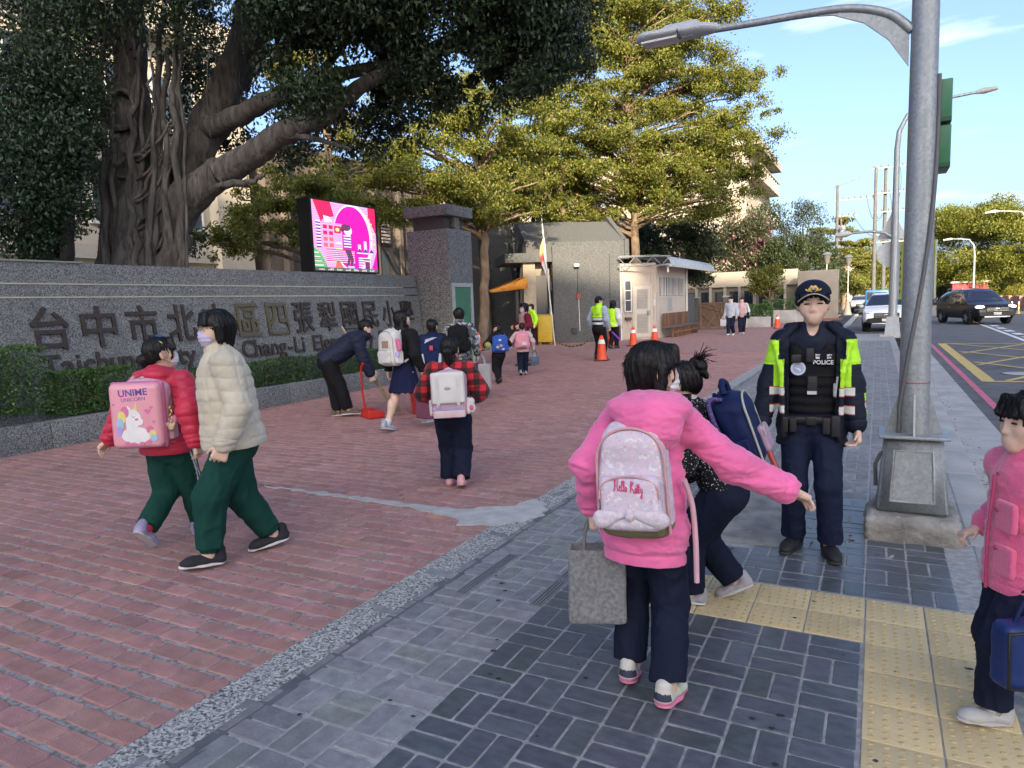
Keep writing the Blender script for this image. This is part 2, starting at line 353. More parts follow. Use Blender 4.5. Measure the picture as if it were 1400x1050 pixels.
# road markings
mk = empty('road_markings'); mk['kind'] = 'structure'
b = MB(); b.quad((1.47, -20, -.095), (1.57, -20, -.095), (1.57, 27, -.095), (1.47, 27, -.095)); b.build('pink_line', PINKP, mk)
b = MB(); x0, x1, y0, y1, z = 1.72, 8.2, 15.1, 25.9, -.095
b.quad((x0, y0, z), (x0+.22, y0, z), (x0+.22, y1, z), (x0, y1, z)); b.quad((x0+.22, y0, z), (x1, y0, z), (x1, y0+.17, z), (x0+.22, y0+.17, z)); b.quad((x0+.22, y1-.17, z), (x1, y1-.17, z), (x1, y1, z), (x0+.22, y1, z))
b.build('box_junction_frame', YELP, mk)
def clipline(p, q, w, z, b):
    p = Vector(p); q = Vector(q); n = (q-p).normalized(); s = Vector((-n.y, n.x))*w/2
    b.quad((*(p-s), z), (*(p+s), z), (*(q+s), z), (*(q-s), z))
b = MB()
for k in range(-4, 8):
    # two diagonal families clipped to the box
    for sgn in (1, -1):
        c = (x0+.3)+k*1.75
        pts = []
        for t in np.linspace(0, 1, 60):
            yy = y0+.2+(y1-y0-.4)*t; xx = c+(yy-y0)*.52 if sgn > 0 else c+(y1-yy)*.52
            if x0+.25 < xx < x1: pts.append((xx, yy))
        if len(pts) > 4: clipline(pts[0], pts[-1], .11, -.0925 if sgn > 0 else -.0905, b)
b.build('box_junction_hatching', YELP, mk)
b = MB(); clipline((4.46, 43), (4.12, 24), .14, -.095, b)
for k in range(8): yy = 41-k*2.3; clipline((4.75-.017*(41-yy), yy), (4.75-.017*(41-yy), yy-1.2), .28, -.095, b)
clipline((5.2, 31.0), (10, 31.5), .2, -.095, b); b.build('white_lane_lines', WHIP, mk)
man = empty('manhole_cover', (2.55, 16.6, -.0955), 0, 'round pale manhole cover set in the road inside the yellow box', 'manhole cover')
b = MB(); b.lathe([(.33, 0), (.33, .006), (.31, .008), (.02, .008)], 24); b.build('cover', CONC, man)
b = MB(); b.lathe([(.37, 0), (.37, .004), (.335, .004)], 24); b.build('ring', flat((.08, .08, .08), .6, .3), man)

# ---- pieces: one chamfered eight-sided paving block
def block_template(lx, ly, c=.013, ch=.006, dep=.025):
    def ring(ix, z): a, b_, k = lx/2-ix, ly/2-ix, c; return [(-a+k, -b_, z), (a-k, -b_, z), (a, -b_+k, z), (a, b_-k, z), (a-k, b_, z), (-a+k, b_, z), (-a, b_-k, z), (-a, -b_+k, z)]
    V = ring(0, -dep)+ring(0, -ch*.7)+ring(ch, 0); F = []
    for r in (0, 8):
        for j in range(8): F.append((r+j, r+(j+1) % 8, r+8+(j+1) % 8, r+8+j))
    F += [(16, 17, 18, 23), (18, 19, 22, 23), (19, 20, 21, 22)]
    return np.array(V, float), np.array(F)
def lay(pieces, parent, name, mat_, nsep=300, nvar=8, seed=1, jit=.003, z=0.0, cj=.16, dep=.025, cc=.013, chf=.006):
    """pieces: (x, y, rot, lx, ly). The nsep that show largest become objects, the rest one joined part"""
    r = np.random.default_rng(seed); near = []
    for i, p in enumerate(pieces):
        u, v, c = projpx(p[0], p[1], z)
        if -60 < u < 1460 and -50 < v < 1110: near.append((c, i))
    near.sort(); sep = set(i for _, i in near[:nsep]); cache = {}
    VV = []; FF = []; CC = []; nb = 0
    for i, (x, y, ro, lx, ly) in enumerate(pieces):
        if i in sep:
            key = (round(lx, 3), round(ly, 3), int(r.integers(nvar)))
            if key not in cache:
                V, F = block_template(lx, ly, cc, chf, dep); V[:, :2] += r.normal(size=(len(V), 2))*.0012; V[16:, 2] += r.normal(size=8)*.0006
                c = np.clip(1+r.normal()*cj, .6, 1.45)*np.array([1, 1+r.normal()*.03, 1+r.normal()*.03]); me = npmesh(name, V, F, False, None, np.tile(c, (len(V), 1))); cache[key] = me
            link(name, cache[key], mat_, parent, (x, y, z+r.normal()*.0012), (r.normal()*.004, r.normal()*.004, ro+r.normal()*jit*2))
        else:
            V, F = block_template(lx, ly, cc, chf, dep); a = ro+r.normal()*jit*2; ca, sa = math.cos(a), math.sin(a); tz = V[:, 0]*r.normal()*.004+V[:, 1]*r.normal()*.004
            V = np.stack([V[:, 0]*ca-V[:, 1]*sa+x, V[:, 0]*sa+V[:, 1]*ca+y, V[:, 2]+z+tz+r.normal()*.0012], 1)
            c = np.clip(1+r.normal()*cj, .6, 1.45)*np.array([1, 1+r.normal()*.03, 1+r.normal()*.03]); VV.append(V); FF.append(F+nb); CC.append(np.tile(c, (len(V), 1))); nb += len(V)
    if VV: link(name+'_field', npmesh(name, np.concatenate(VV), np.concatenate(FF), False, None, np.concatenate(CC)), mat_, parent, kind='stuff')
# ---- brick plaza
plaza = sheet('plaza', -40, -12, -2.44, 60, -.0055, MORT, th=.04)
pcs = []; j = 0; y = 1.0
while y < 21:
    off = .1025 if j % 2 else 0; x = -2.44-.1
    w0 = .095 if j % 2 else .198
    pcs.append((-2.445-w0/2, y, 0, w0, .107)); x = -2.445-w0-.007
    lim = -9.08 if y < 12.9 else -12
    while x > lim: pcs.append((x-.099, y, 0, .198+random.uniform(-.004, .003), .107+random.uniform(-.004, .004))); x -= .205
    y += .127; j += 1
lay(pcs, plaza, 'brick', BRICK, seed=3, cj=.09)
FARB = mat('far_brick', (.34, .185, .168), rough=.8, var=.2, scale=5, bump=.3, bscale=40); overlay(FARB, (.32, .25, .24), scale=1.2, lo=.5, hi=.8, amt=.5)
sheet('plaza_paving', -12, 21, -2.44, 47, -.002, FARB)
# ---- granite border and drain strip
sheet('granite_border', -2.44, -6, -2.22, 40, .002, PEB, th=.05)
sheet('edge_strip', -2.218, -6, -2.15, 40, -.001, STRIP, th=.05)
# ---- cement repair across the bricks
def ragged(pts, n=14, amp=.02, seed=1):
    r = random.Random(seed); o = []
    for (a, b_) in zip(pts, pts[1:]+pts[:1]):
        k = max(2, int(n*math.dist(a, b_)))
        for i in range(k): t = i/k; o.append((a[0]+(b_[0]-a[0])*t+r.uniform(-amp, amp), a[1]+(b_[1]-a[1])*t+r.uniform(-amp, amp)))
    return o
b = MB(); b.prism(ragged([(-5.2, 4.49), (-4.3, 4.44), (-3.3, 4.40), (-2.86, 4.30), (-2.66, 4.16), (-2.42, 4.24), (-2.25, 4.42), (-2.20, 4.60), (-2.28, 4.86), (-2.42, 4.96), (-2.52, 4.74), (-2.85, 4.50), (-3.3, 4.47), (-4.3, 4.50)], 16, .028, 4), 'z', -.02, .008)
b.build('cement_patch', CEM, kind='structure')
# ---- sidewalk tiles
walk = sheet('sidewalk', -2.15, -8, .56, 30.0, -.003, MORTG, th=.1)
sheet('far_sidewalk', -2.30, 30.0, -1.50, 160, -.002, PAVER, th=.1)
sheet('far_sidewalk_corner', -2.44, 40.0, -1.51, 160, -.004, PAVER, th=.1)
dark = []; grey = []
def blocked(x, y):
    if -1.05 < x < .53 and 3.37 < y < 3.92: return True
    if x > -.03 and y < 3.92: return True
    if -.92 < x < -.44 and 4.5 < y < 5.78: return True
    return False
p = .2145
for i in range(13):
    xc = -.03-.5*p-(i-2)*p
    cont = xc < -1.1
    for jj in range(-11, 104):
        yc = 3.385-.5*p+jj*p if (cont or jj < 1) else 3.92+.5*p+(jj-1)*p
        if yc < .9 or xc > .54+.0105*max(0, yc-5)-.08: continue
        isd = xc > -1.46 and yc < 5.9
        for q in (-1, 1):
            V_ = (i+jj) % 2
            x, y = (xc+q*p/4, yc) if V_ else (xc, yc+q*p/4)
            if blocked(x, y): continue
            t = (x, y, PI/2 if V_ else 0, .203, .0965) if isd else (x, y, PI/2 if V_ else 0, .2035, .0985)
            (dark if isd else grey).append(t)
lay(dark, walk, 'dark_tile', TILE, seed=5, jit=.0015, cj=.12, cc=.006, chf=.003)
lay(grey, walk, 'paver', PAVER, seed=6, jit=.004, cj=.10, cc=.008, chf=.005)
# ---- yellow tactile tiles
tact = empty('tactile_path', (0, 0, 0)); tact['kind'] = 'structure'
def tactile_mesh(w):
    b = MB(); h = w/2-.003; b.box((-h, -h, -.04), (h, h, .002), bev=.003)
    for ix in range(5):
        for iy in range(6):
            cx = (ix-2)*w/5.3; cy = (iy-2.5)*w/6.2
            vs = [(cx+.011*math.cos(a)*k, cy+.0075*math.sin(a)*k, z) for k, z in ((1, .0021), (.72, .0062)) for a in np.linspace(0, 2*PI, 9)[:-1]]
            b.add(vs, [(a, (a+1) % 8, 8+(a+1) % 8, 8+a) for a in range(8)]+[tuple(range(8, 16))], 1, False)
    return b.mesh('tactile_tile')
TACTB = mat('tactile_dot', (.46, .35, .165), rough=.7, var=.15, scale=12, **PO)
tm = tactile_mesh(.257); tm.materials.append(TACT); tm.materials.append(TACTB)
for ix in range(2):
    for k in range(12):
        yc = 3.77-.2575*k
        link('tactile_tile', tm, None, tact, (.108+.2575*ix, yc, random.uniform(-.001, .001)), (0, 0, random.uniform(-.006, .006)))
for k in range(4):
    for iy in range(2): link('tactile_tile', tm, None, tact, (-.15-.2575*k, 3.515+.2575*iy, random.uniform(-.001, .001)), (0, 0, PI/2+random.uniform(-.006, .006)))
# ---- concrete pad let into the pavement, drain slots, fallen leaves
b = MB(); b.prism(ragged([(-.90, 4.52), (-.45, 4.52), (-.45, 5.76), (-.90, 5.76)], 10, .008, 2), 'z', -.05, .004); b.build('concrete_pad', CONC2, kind='structure')
for n_, (x, y, L_) in enumerate(((-2.02, 3.13, .64), (-1.57, 3.15, .60))):
    g = empty('drain_grate', (x, y, 0), 0, ['narrow slotted drain grate in the grey pavers beside the granite border', 'narrow slotted drain grate near the edge of the dark tiles'][n_], 'drain grate', 'drain slots in the pavement')
    b = MB(); b.box((-.03, 0, -.02), (.03, L_, .0012)); b.build('slot', flat((.03, .03, .032), .9), g)
    for k in range(4): BX('bar', (-.034+k*.0186, -.004, -.01), (-.022+k*.0186, L_+.004, .004), flat((.17, .175, .18), .7, .1), g, bev=.002)
V = []; F = []; C_ = []
r = np.random.default_rng(11)
for k in range(170):
    t = r.random(); y = 4+16*r.random()**1.3; x = .80+.05*abs(r.normal())+.0105*max(0, y-5) if t < .8 else r.uniform(.8, 1.3)
    if t > .93: x, y = r.uniform(-8.8, -2.4), r.uniform(2, 12)
    s = r.uniform(.008, .022); a = r.uniform(0, 6.28); z = -.088 if x > 0 else .006
    d = np.array([math.cos(a), math.sin(a), 0])*s; e = np.array([-math.sin(a), math.cos(a), 0])*s*.45; c = np.array([x, y, z]); up = np.array([0, 0, s*.35])
    b0 = len(V); V += [c-d, c+e+up, c+d, c-e+up*.5]; F.append((b0, b0+1, b0+2, b0+3)); cc = np.array([.26, .17, .07])*r.uniform(.5, 1.5); C_ += [cc]*4
VG = []; FG = []
for k in range(90):
    x = r.uniform(-2.1, .5); y = r.uniform(1.6, 9); n_ = 9; rr = r.uniform(.006, .017); b0 = len(VG); sq = r.uniform(.6, 1)
    VG += [(x+rr*math.cos(2*PI*q/n_)*r.uniform(.75, 1.2), y+rr*sq*math.sin(2*PI*q/n_)*r.uniform(.75, 1.2), .0032) for q in range(8)]; FG.append(tuple(range(b0, b0+8)))
link('gum_spots', npmesh('gum_spots', np.array(VG), np.array(FG), False), mat('old_gum', (.035, .035, .037), rough=.9, var=.3, scale=30), kind='stuff')
DRYLEAF = mat('dry_leaf', (1, 1, 1), rough=.8, var=.1, vcol=True)
link('fallen_leaves', npmesh('fallen_leaves', np.array(V), np.array(F), False, None, np.array(C_)), DRYLEAF, kind='stuff')
# ================================================================== SETTING: walls, buildings
GRAN = mat('grey_granite_chips', (.045, .048, .05), rough=.75, var=0, scale=75, voro=True, col2=(.29, .295, .29), bump=.35, bscale=120)
GRAN2 = mat('dark_granite_chips', (.045, .046, .047), rough=.85, var=0, scale=60, voro=True, col2=(.27, .27, .262), bump=.3, bscale=110); overlay(GRAN2, (.07, .07, .068), scale=2, stretch=(2, 2, .4), lo=.5, hi=.8, amt=.5)
GCONC = mat('wash_concrete', (.055, .057, .058), rough=.9, var=0, scale=48, voro=True, col2=(.125, .127, .124), bump=.4, bscale=60); overlay(GCONC, (.09, .09, .085), scale=1.6, stretch=(2.5, 2.5, .35), lo=.48, hi=.75, amt=.6)
overlay(GRAN, (.10, .10, .10), scale=1.3, stretch=(1.5, 1.5, .22), lo=.5, hi=.75, amt=.45)
BRASS = mat('brass_strip', (.55, .47, .30), rough=.35, var=.1, metal=.6)
LETT = mat('bronze_letter', (.055, .040, .033), rough=.5, var=.25, scale=30, metal=.35, bump=.2, bscale=120)
LETT2 = mat('brass_letter', (.14, .11, .06), rough=.45, var=.25, scale=30, metal=.5)
SOIL = mat('planter_soil', (.028, .02, .014), rough=1, var=.5, scale=30, bump=1, bscale=60)
CREAM = mat('cream_wall', (.52, .46, .36), rough=.9, var=.07, scale=1.5, bump=.2, bscale=50); overlay(CREAM, (.33, .29, .24), scale=1, stretch=(2, 2, .3), lo=.52, hi=.8, amt=.4)
BROWNW = mat('brown_wall', (.125, .10, .082), rough=.9, var=.12, scale=1.2, bump=.2, bscale=40); overlay(BROWNW, (.07, .06, .05), scale=.9, stretch=(2, 2, .25), lo=.5, hi=.75, amt=.5)
TANT = mat('tan_tile', (.42, .35, .29), rough=.6, var=.08, scale=3)
GLASSD = glass('dark_glass'); GLASSB = glass('grey_glass', (.06, .075, .09))
WHITEF = mat('white_frame', (.62, .62, .6), rough=.5, var=.05); GREYF = mat('grey_metal', (.22, .23, .24), rough=.45, var=.1, metal=.5)
GALV = mat('galvanised_steel', (.27, .29, .305), rough=.5, var=0, scale=70, voro=True, col2=(.36, .385, .40), metal=.45, bump=.05, bscale=30, stretch=(1, 1, .7)); overlay(GALV, (.24, .26, .275), scale=3, stretch=(2, 2, .5), lo=.45, hi=.75, amt=.6)
GREEND = mat('green_door', (.045, .17, .09), rough=.5, var=.08, scale=4)
# ---- school sign wall with battered face (leans back)
wall = empty('sign_wall', (-9.62, 0, 0), 0, 'long grey granite wall with bronze school name and two brass lines', 'wall')
YW0, YW1 = 1.0, 14.0
def wx(z): return -.32*z/2.38             # face of the wall, local x
def wband(n_, za, zb, out=0, m_=GRAN, y0=YW0, y1=YW1):
    b = MB(); b.prism([(-.75, za), (wx(za)+out, za), (wx(zb)+out, zb), (-.75, zb)], 'y', y0, y1)
    return b.build(n_, m_, wall)
for k, (za, zb) in enumerate(((0, 1.895), (1.915, 2.075), (2.095, 2.375))): wband('granite_band', za, zb)
for za in (1.895, 2.075): wband('brass_line', za+.0005, za+.0195, .008, BRASS, YW0, 13.45)
b = MB(); b.box((-.80, YW0, 2.376), (-.30, 6.0, 2.40)); b.build('coping', flat((.25, .26, .2), .7), wall)
def text_mesh(txt, size, extrude, offset=0, bevel=0):
    cu = bpy.data.curves.new('t', 'FONT'); cu.body = txt; cu.size = size; cu.extrude = extrude; cu.offset = offset; cu.bevel_depth = bevel; cu.align_x = 'CENTER'; cu.resolution_u = 3
    o = bpy.data.objects.new('t', cu); COL.objects.link(o); dg = bpy.context.evaluated_depsgraph_get(); me = bpy.data.meshes.new_from_object(o.evaluated_get(dg)); bpy.data.objects.remove(o); bpy.data.curves.remove(cu); return me
def wall_letter(txt, y, z, size, ex, m_, fit=None, off=0, name='letter'):
    me = text_mesh(txt, size, ex, off); co_ = np.zeros(len(me.vertices)*3); me.vertices.foreach_get('co', co_); co_ = co_.reshape(-1, 3)
    mn, mx_ = co_.min(0), co_.max(0)
    w_, h_ = mx_[0]-mn[0], mx_[1]-mn[1]
    sx, sy = (fit[0]/w_, fit[1]/h_) if fit else (1, 1)
    if fit: co_[:, 0] = (co_[:, 0]-(mn[0]+mx_[0])/2)*sx; co_[:, 1] = (co_[:, 1]-(mn[1]+mx_[1])/2)*sy
    P = np.stack([wx(z+co_[:, 1])+co_[:, 2]+ex+.012, y+co_[:, 0], z+co_[:, 1]], 1)   # text x -> +Y, text y -> z, depth -> +X
    me.vertices.foreach_set('co', P.ravel().astype(np.float32)); me.update(); me.materials.clear()
    return link(name, me, m_, wall)
for i, ch in enumerate('台中市北屯區四張犁國民小學'):
    wall_letter(ch, 5.40+.667*i, 1.49, .6, .014, LETT2 if i in (5, 6) else LETT, (.50, .58), .0065)
eng = 'Taichung City Ssu Chang-Li Elementary School'; widths = {' ': .17, 'i': .10, 'l': .10, 't': .125, '-': .17, 'r': .14, 'm': .31, 'C': .25, 'T': .24, 'E': .22, 'S': .2, 'L': .2}
tot = sum(widths.get(c, .185) for c in eng); ksc = 8.1/tot; yy = 5.2
for c in eng:
    w_ = widths.get(c, .185)*ksc
    if c != ' ': wall_letter(c, yy+w_/2, .845, .42, .012, LETT, None, .005)
    yy += w_
# ---- planter kerb in front of the wall, with soil, and its hedge plants come with the plants below
plk = empty('planter', (0, 0, 0), 0, 'long low grey granite planter kerb at the foot of the sign wall', 'planter')
y = .9; k = 0
while y < 12.9:
    y2 = min(12.9, y+2.0); b = MB(); b.box((-9.27, y+.002, -.05), (-9.10, y2-.002, .345+random.uniform(-.002, .002)), bev=.015); b.build('planter_block', GRAN, plk); y = y2
b = MB(); b.box((-9.27, 12.9, -.05), (-9.0, 13.07, .34), bev=.012); b.build('planter_block', GRAN, plk)
b = MB(); b.box((-9.64, .9, -.05), (-9.272, 12.9, .26)); b.build('soil', SOIL, plk)
# ---- gate tower
tw = empty('gate_tower', (-9.52, 14.55, 0), 0, 'tall grey granite gate tower with stepped cap and green side door', 'tower')
def TB(n_, lo, hi, m_=GRAN2, bev=.01): b = MB(); b.box(lo, hi, 0, None, bev); return b.build(n_, m_, tw)
TB('shaft', (-.62, -.52, 0), (.56, .55, 3.43))
TB('neck', (-.50, -.40, 3.431), (.38, .43, 3.74), flat((.07, .07, .07), .9)); TB('cap', (-.66, -.56, 3.741), (.60, .59, 3.99))
TB('cap_fin', (.381, -.1, 3.431), (.5, .12, 3.74))
BX('door', (.562, -.36, .02), (.575, .36, 2.06), GREEND, tw); 
dfm = MB(); dfm.box((.561, -.46, 0), (.60, -.365, 2.16)); dfm.box((.561, .365, 0), (.60, .46, 2.16)); dfm.box((.561, -.364, 2.065), (.60, .364, 2.16)); dfm.build('door_frame', mat('grey_frame', (.36, .38, .37), rough=.6, var=.1), tw)
b = MB(); b.tube([(.58, .27, 1.0), (.61, .27, 1.0), (.61, .19, 1.0)], .011, 8); b.build('handle', GREYF, tw)
# ---- LED screen on the wall
led = empty('led_screen', (-10.6, 12.38, 2.37), 0, 'large black-cased outdoor screen showing a pink cartoon picture above the wall', 'screen')
BX('case', (-.36, -1.10, .07), (-.012, 1.10, 1.62), flat((.008, .008, .01), .55), led, bev=.012)
for sy in (-.8, .8): b = MB(); b.tube([(-.2, sy, -.03), (-.2, sy, .10)], .035, 8); b.build('foot', GREYF, led)
bz = MB()
for lo, hi in (((-.012, -1.10, .07), (.012, -1.06, 1.62)), ((-.012, 1.06, .07), (.012, 1.10, 1.62)), ((-.012, -1.059, 1.585), (.012, 1.059, 1.62)), ((-.012, -1.059, .07), (.012, 1.059, .10))): bz.box(lo, hi)
bz.build('bezel', flat((.012, .012, .014), .5), led)
# picture: generic cartoon of shapes (each shape a flat lit region a hair in front of the last)
def emat(c, s=1.0): return emit('lit_%d' % len(bpy.data.materials), c, s)
ES = .42
pal = dict(pink=emat((1, .45, .72), ES*.95), mag=emat((.95, .02, .42), ES), red=emat((.9, .03, .08), ES), green=emat((.02, .55, .12), ES), white=emat((.95, .85, .92), ES), navy=emat((.06, .04, .35), ES), grey=emat((.06, .06, .08), ES), purple=emat((.5, .02, .65), ES), orange=emat((.85, .18, .08), ES), yel=emat((.8, .8, .25), ES), lav=emat((.75, .55, .95), ES), strip=emat((.14, .14, .13), .35), stl=emat((.55, .55, .5), .5))
PW, PH, PZ = 2.118, 1.484, .10      # picture spans y -1.059..1.059, z .10..1.584
cnt = [0]
def pic(poly, key):
    """poly in unit picture coordinates (u right, v up)"""
    cnt[0] += 1; x = -.0115+cnt[0]*.00012
    o_ = []
    for u, v in poly: o_.append((x, -1.059+min(1, max(0, u))*PW, PZ+min(1, max(0, v))*PH))
    b = MB(); b.add(o_, [tuple(range(len(o_)))], 0); return b, pal[key]
scr = MB(); smats = []; 
def P_(poly, key):
    b, m_ = pic(poly, key)
    if m_ not in smats: smats.append(m_)
    scr.add(b.v, b.f, smats.index(m_))
def R_(u0, v0, u1, v1, key): P_([(u0, v0), (u1, v0), (u1, v1), (u0, v1)], key)
def E_(cu, cv, ru, rv, key, n=22, a0=0, a1=2*PI): P_([(cu+ru*math.cos(a0+(a1-a0)*i/n), cv+rv*math.sin(a0+(a1-a0)*i/n)) for i in range(n)], key)
R_(0, 0, 1, 1, 'pink')
E_(.62, .50, .32, .52, 'white', 40); E_(.60, .50, .29, .48, 'mag', 40); P_([(.88, 1), (.88, .85), (.97, .66), (1, .6), (1, 1)], 'red'); P_([(1, .33), (.93, .12), (.9, .06), (1, .04)], 'mag')
for k in range(13): a = -.9+1.9*k/12; u, v = .62+.345*math.cos(a), .50+.5*math.sin(a); R_(u-.02, v-.012, u+.02, v+.012, 'yel' if k % 2 else 'lav')
P_([(.03, 1), (.28, 1), (.33, .80), (.16, .74), (.13, .70)], 'red'); P_([(.17, .80), (.27, .78), (.3, .72), (.18, .70)], 'white')
R_(.12, .30, .44, .70, 'pink')
for k in range(9): R_(.05, .33+k*.043, .12, .352+k*.043, 'navy'); R_(.05, .352+k*.043, .12, .376+k*.043, 'white')
for iu in range(2):
    for iv in range(4): R_(.155+iu*.085, .345+iv*.088, .215+iu*.085, .40+iv*.088, 'red' if iv > 1 else 'orange')
R_(.32, .56, .42, .66, 'red'); E_(.37, .61, .03, .03, 'yel'); R_(.33, .30, .42, .34, 'yel'); R_(.33, .40, .42, .43, 'white')
for k in range(7): R_(.18, .13+k*.027, .62, .142+k*.027, 'white'); R_(.18, .142+k*.027, .60, .155+k*.027, 'purple' if k % 2 else 'red')
P_([(0, .03), (.2, .03), (.17, .12), (.09, .27), (0, .33)], 'green')
for k in range(4): R_(.0, .07+k*.06, .13-.02*k, .082+k*.06, 'white')
P_([(.30, .03), (.44, .03), (.38, .14), (.33, .14)], 'orange'); R_(.50, .02, .72, .07, 'purple')
R_(.66, .28, .92, .30, 'white')
for u, h_ in ((.68, .12), (.78, .18), (.88, .22)): R_(u, .30, u+.05, .30+h_, 'lav'); R_(u+.012, .30, u+.036, .30+h_*.8, 'white'); P_([(u-.02, .30), (u+.07, .30), (u+.025, .36)], 'navy')
for k in range(5): R_(.68, .06+k*.036, .88, .078+k*.036, 'white')
R_(.755, .18, .87, .205, 'grey'); R_(.785, .05, .865, .16, 'grey')
# a seated person in a striped shirt, in plain shapes
for k in range(5): R_(.455, .34+k*.04, .57, .36+k*.04, 'navy'); R_(.455, .36+k*.04, .57, .38+k*.04, 'white')
E_(.53, .61, .062, .075, 'white'); E_(.50, .655, .075, .05, 'grey'); E_(.44, .62, .035, .035, 'grey'); P_([(.46, .33), (.56, .33), (.60, .18), (.58, .08), (.54, .08), (.55, .18), (.52, .08), (.48, .08), (.51, .2)], 'grey'); P_([(.50, .08), (.6, .08), (.62, .03), (.5, .03)], 'lav')
for k in range(36): v = .06+k*.026; R_(0, v, 1, v+.0035, 'mag' if k % 3 else 'purple')
R_(0, 0, 1, .05, 'strip')
r_ = random.Random(4)
for k in range(7):
    for q in range(4): u = .06+k*.132+q*.021; R_(u, .008, u+.014, .022+r_.random()*.018, 'stl')
link('picture', scr.mesh('picture', recalc=False), None, led)
for m_ in smats: bpy.data.objects['picture'].data.materials.append(m_)

# ---- guard house (built square, then turned)
ga = math.atan2(28.36-25.82, -8.09+11.57)
gh = empty('guard_house', (-11.57, 25.82, 0), ga, 'low granite guard house with slanted roof, louvred door and metal canopy', 'guard house')
def GB(n_, lo, hi, m_=GCONC, bev=.0, par=None): b = MB(); b.box(lo, hi, 0, None, bev); return b.build(n_, m_, par or gh)
GB('front_panel', (-.05, -.18, 0), (2.72, .0, 3.86), bev=.012); GB('front_panel_rib', (2.28, -.24, .9), (2.34, -.181, 3.5))
b = MB(); b.prism([(.002, 3.30), (.002, 4.04), (2.5, 5.10), (2.75, 5.10), (2.75, 3.30)], 'x', -.9, 2.98); b.build('slanted_roof', GCONC, gh)
for s0, s1 in ((2.981, 3.16), (-1.08, -.901)):
    b = MB(); b.prism([(-.06, 3.3), (-.06, 4.10), (.2, 4.12), (2.5, 5.30), (2.9, 5.30), (2.9, 3.3)], 'x', s0, s1); b.build('roof_side_wall', GCONC, gh)
for s in (3.163,):
    for t0, t1 in ((.9, 1.4), (1.55, 2.1), (2.25, 2.8)): GB('side_panel', (s, t0, 3.45), (s+.02, t1, 4.25+(t0-.5)*.35), flat((.34, .35, .36), .8))
GB('door_wall', (2.73, .03, 0), (4.31, .25, 3.12), TANT); 
tt = MB(); 
for k in range(14):
    s0 = 2.74+k*.1115
    if not (3.30 < s0+.05 < 4.10): tt.box((s0, .0, .03), (s0+.102, .0285, 3.1))
tt.build('wall_tile_strips', TANT, gh, kind='stuff')
d0, d1 = 3.36, 4.06
GB('door', (d0, -.01, .10), (d1, .028, 2.18), flat((.50, .45, .38), .6))
dpar = [o for o in bpy.data.objects if o.name.startswith('door') and o.parent == gh and 'wall' not in o.name][-1]
for zz, n_ in ((.28, 13), (1.28, 13)):
    for k in range(n_): GB('louvre', (d0+.12, -.045, zz+k*.062), (d1-.12, -.012, zz+.035+k*.062), flat((.36, .34, .31), .6), par=dpar)
GB('door_frame', (d0-.07, -.03, .05), (d0-.002, .029, 2.25), flat((.45, .41, .35), .6)); GB('door_frame', (d1+.002, -.03, .05), (d1+.07, .029, 2.25), flat((.45, .41, .35), .6))
b = MB(); b.box((d1-.16, -.09, 1.0), (d1-.05, -.046, 1.18)); b.build('handle', GREYF, dpar)
wf = GB('window', (2.96, -.03, 1.15), (3.20, .029, 2.45), GLASSD)
for z_ in (1.15, 1.6, 2.0, 2.4): GB('window_bar', (2.93, -.08, z_), (3.23, -.032, z_+.035), WHITEF, par=wf)
for s_ in (2.93, 3.2): GB('window_frame', (s_, -.075, 1.15), (s_+.035, -.033, 2.45), WHITEF, par=wf)
GB('corner_post', (2.74, -.12, 0), (2.80, -.06, 2.2), WHITEF); GB('letter_box', (2.95, -.14, .82), (3.2, -.002, .93), flat((.05, .045, .04), .6)); GB('intercom', (4.16, -.05, 1.35), (4.26, -.002, 1.62), flat((.5, .5, .5), .5))
# side wall along the street, in world-aligned coordinates
sw = Matrix.Rotation(-ga, 4, 'Z') @ Matrix.Translation((11.57, -25.82, 0))
def GW(n_, lo, hi, m_, par=None): b = MB(); b.box(lo, hi, 0, sw); return b.build(n_, m_, par or gh)
GW('side_wall', (-9.9, 28.62, 0), (-8.12, 33.4, 3.05), mat('cream_tile', (.56, .49, .41), rough=.6, var=.06, scale=5))
for k in range(4):
    w_ = GW('window', (-8.118, 29.0+k*1.05, 1.75), (-8.09, 29.75+k*1.05, 2.55), GLASSD)
    for q in range(4): GW('window_bar', (-8.085, 29.0+k*1.05+q*.23, 1.7), (-8.06, 29.05+k*1.05+q*.23, 2.6), WHITEF, w_)
    GW('window_bar', (-8.0595, 28.98+k*1.05, 1.8), (-8.045, 29.78+k*1.05, 1.84), WHITEF, w_)
GW('notice_board', (-8.118, 30.2, 1.1), (-8.09, 30.9, 1.65), flat((.35, .38, .36), .5)); GW('drain_pipe', (-8.10, 33.42, 0), (-8.02, 33.5, 3.0), WHITEF)
GW('end_wall', (-8.75, 33.6, 0), (-8.1, 35.2, 1.85), GCONC)
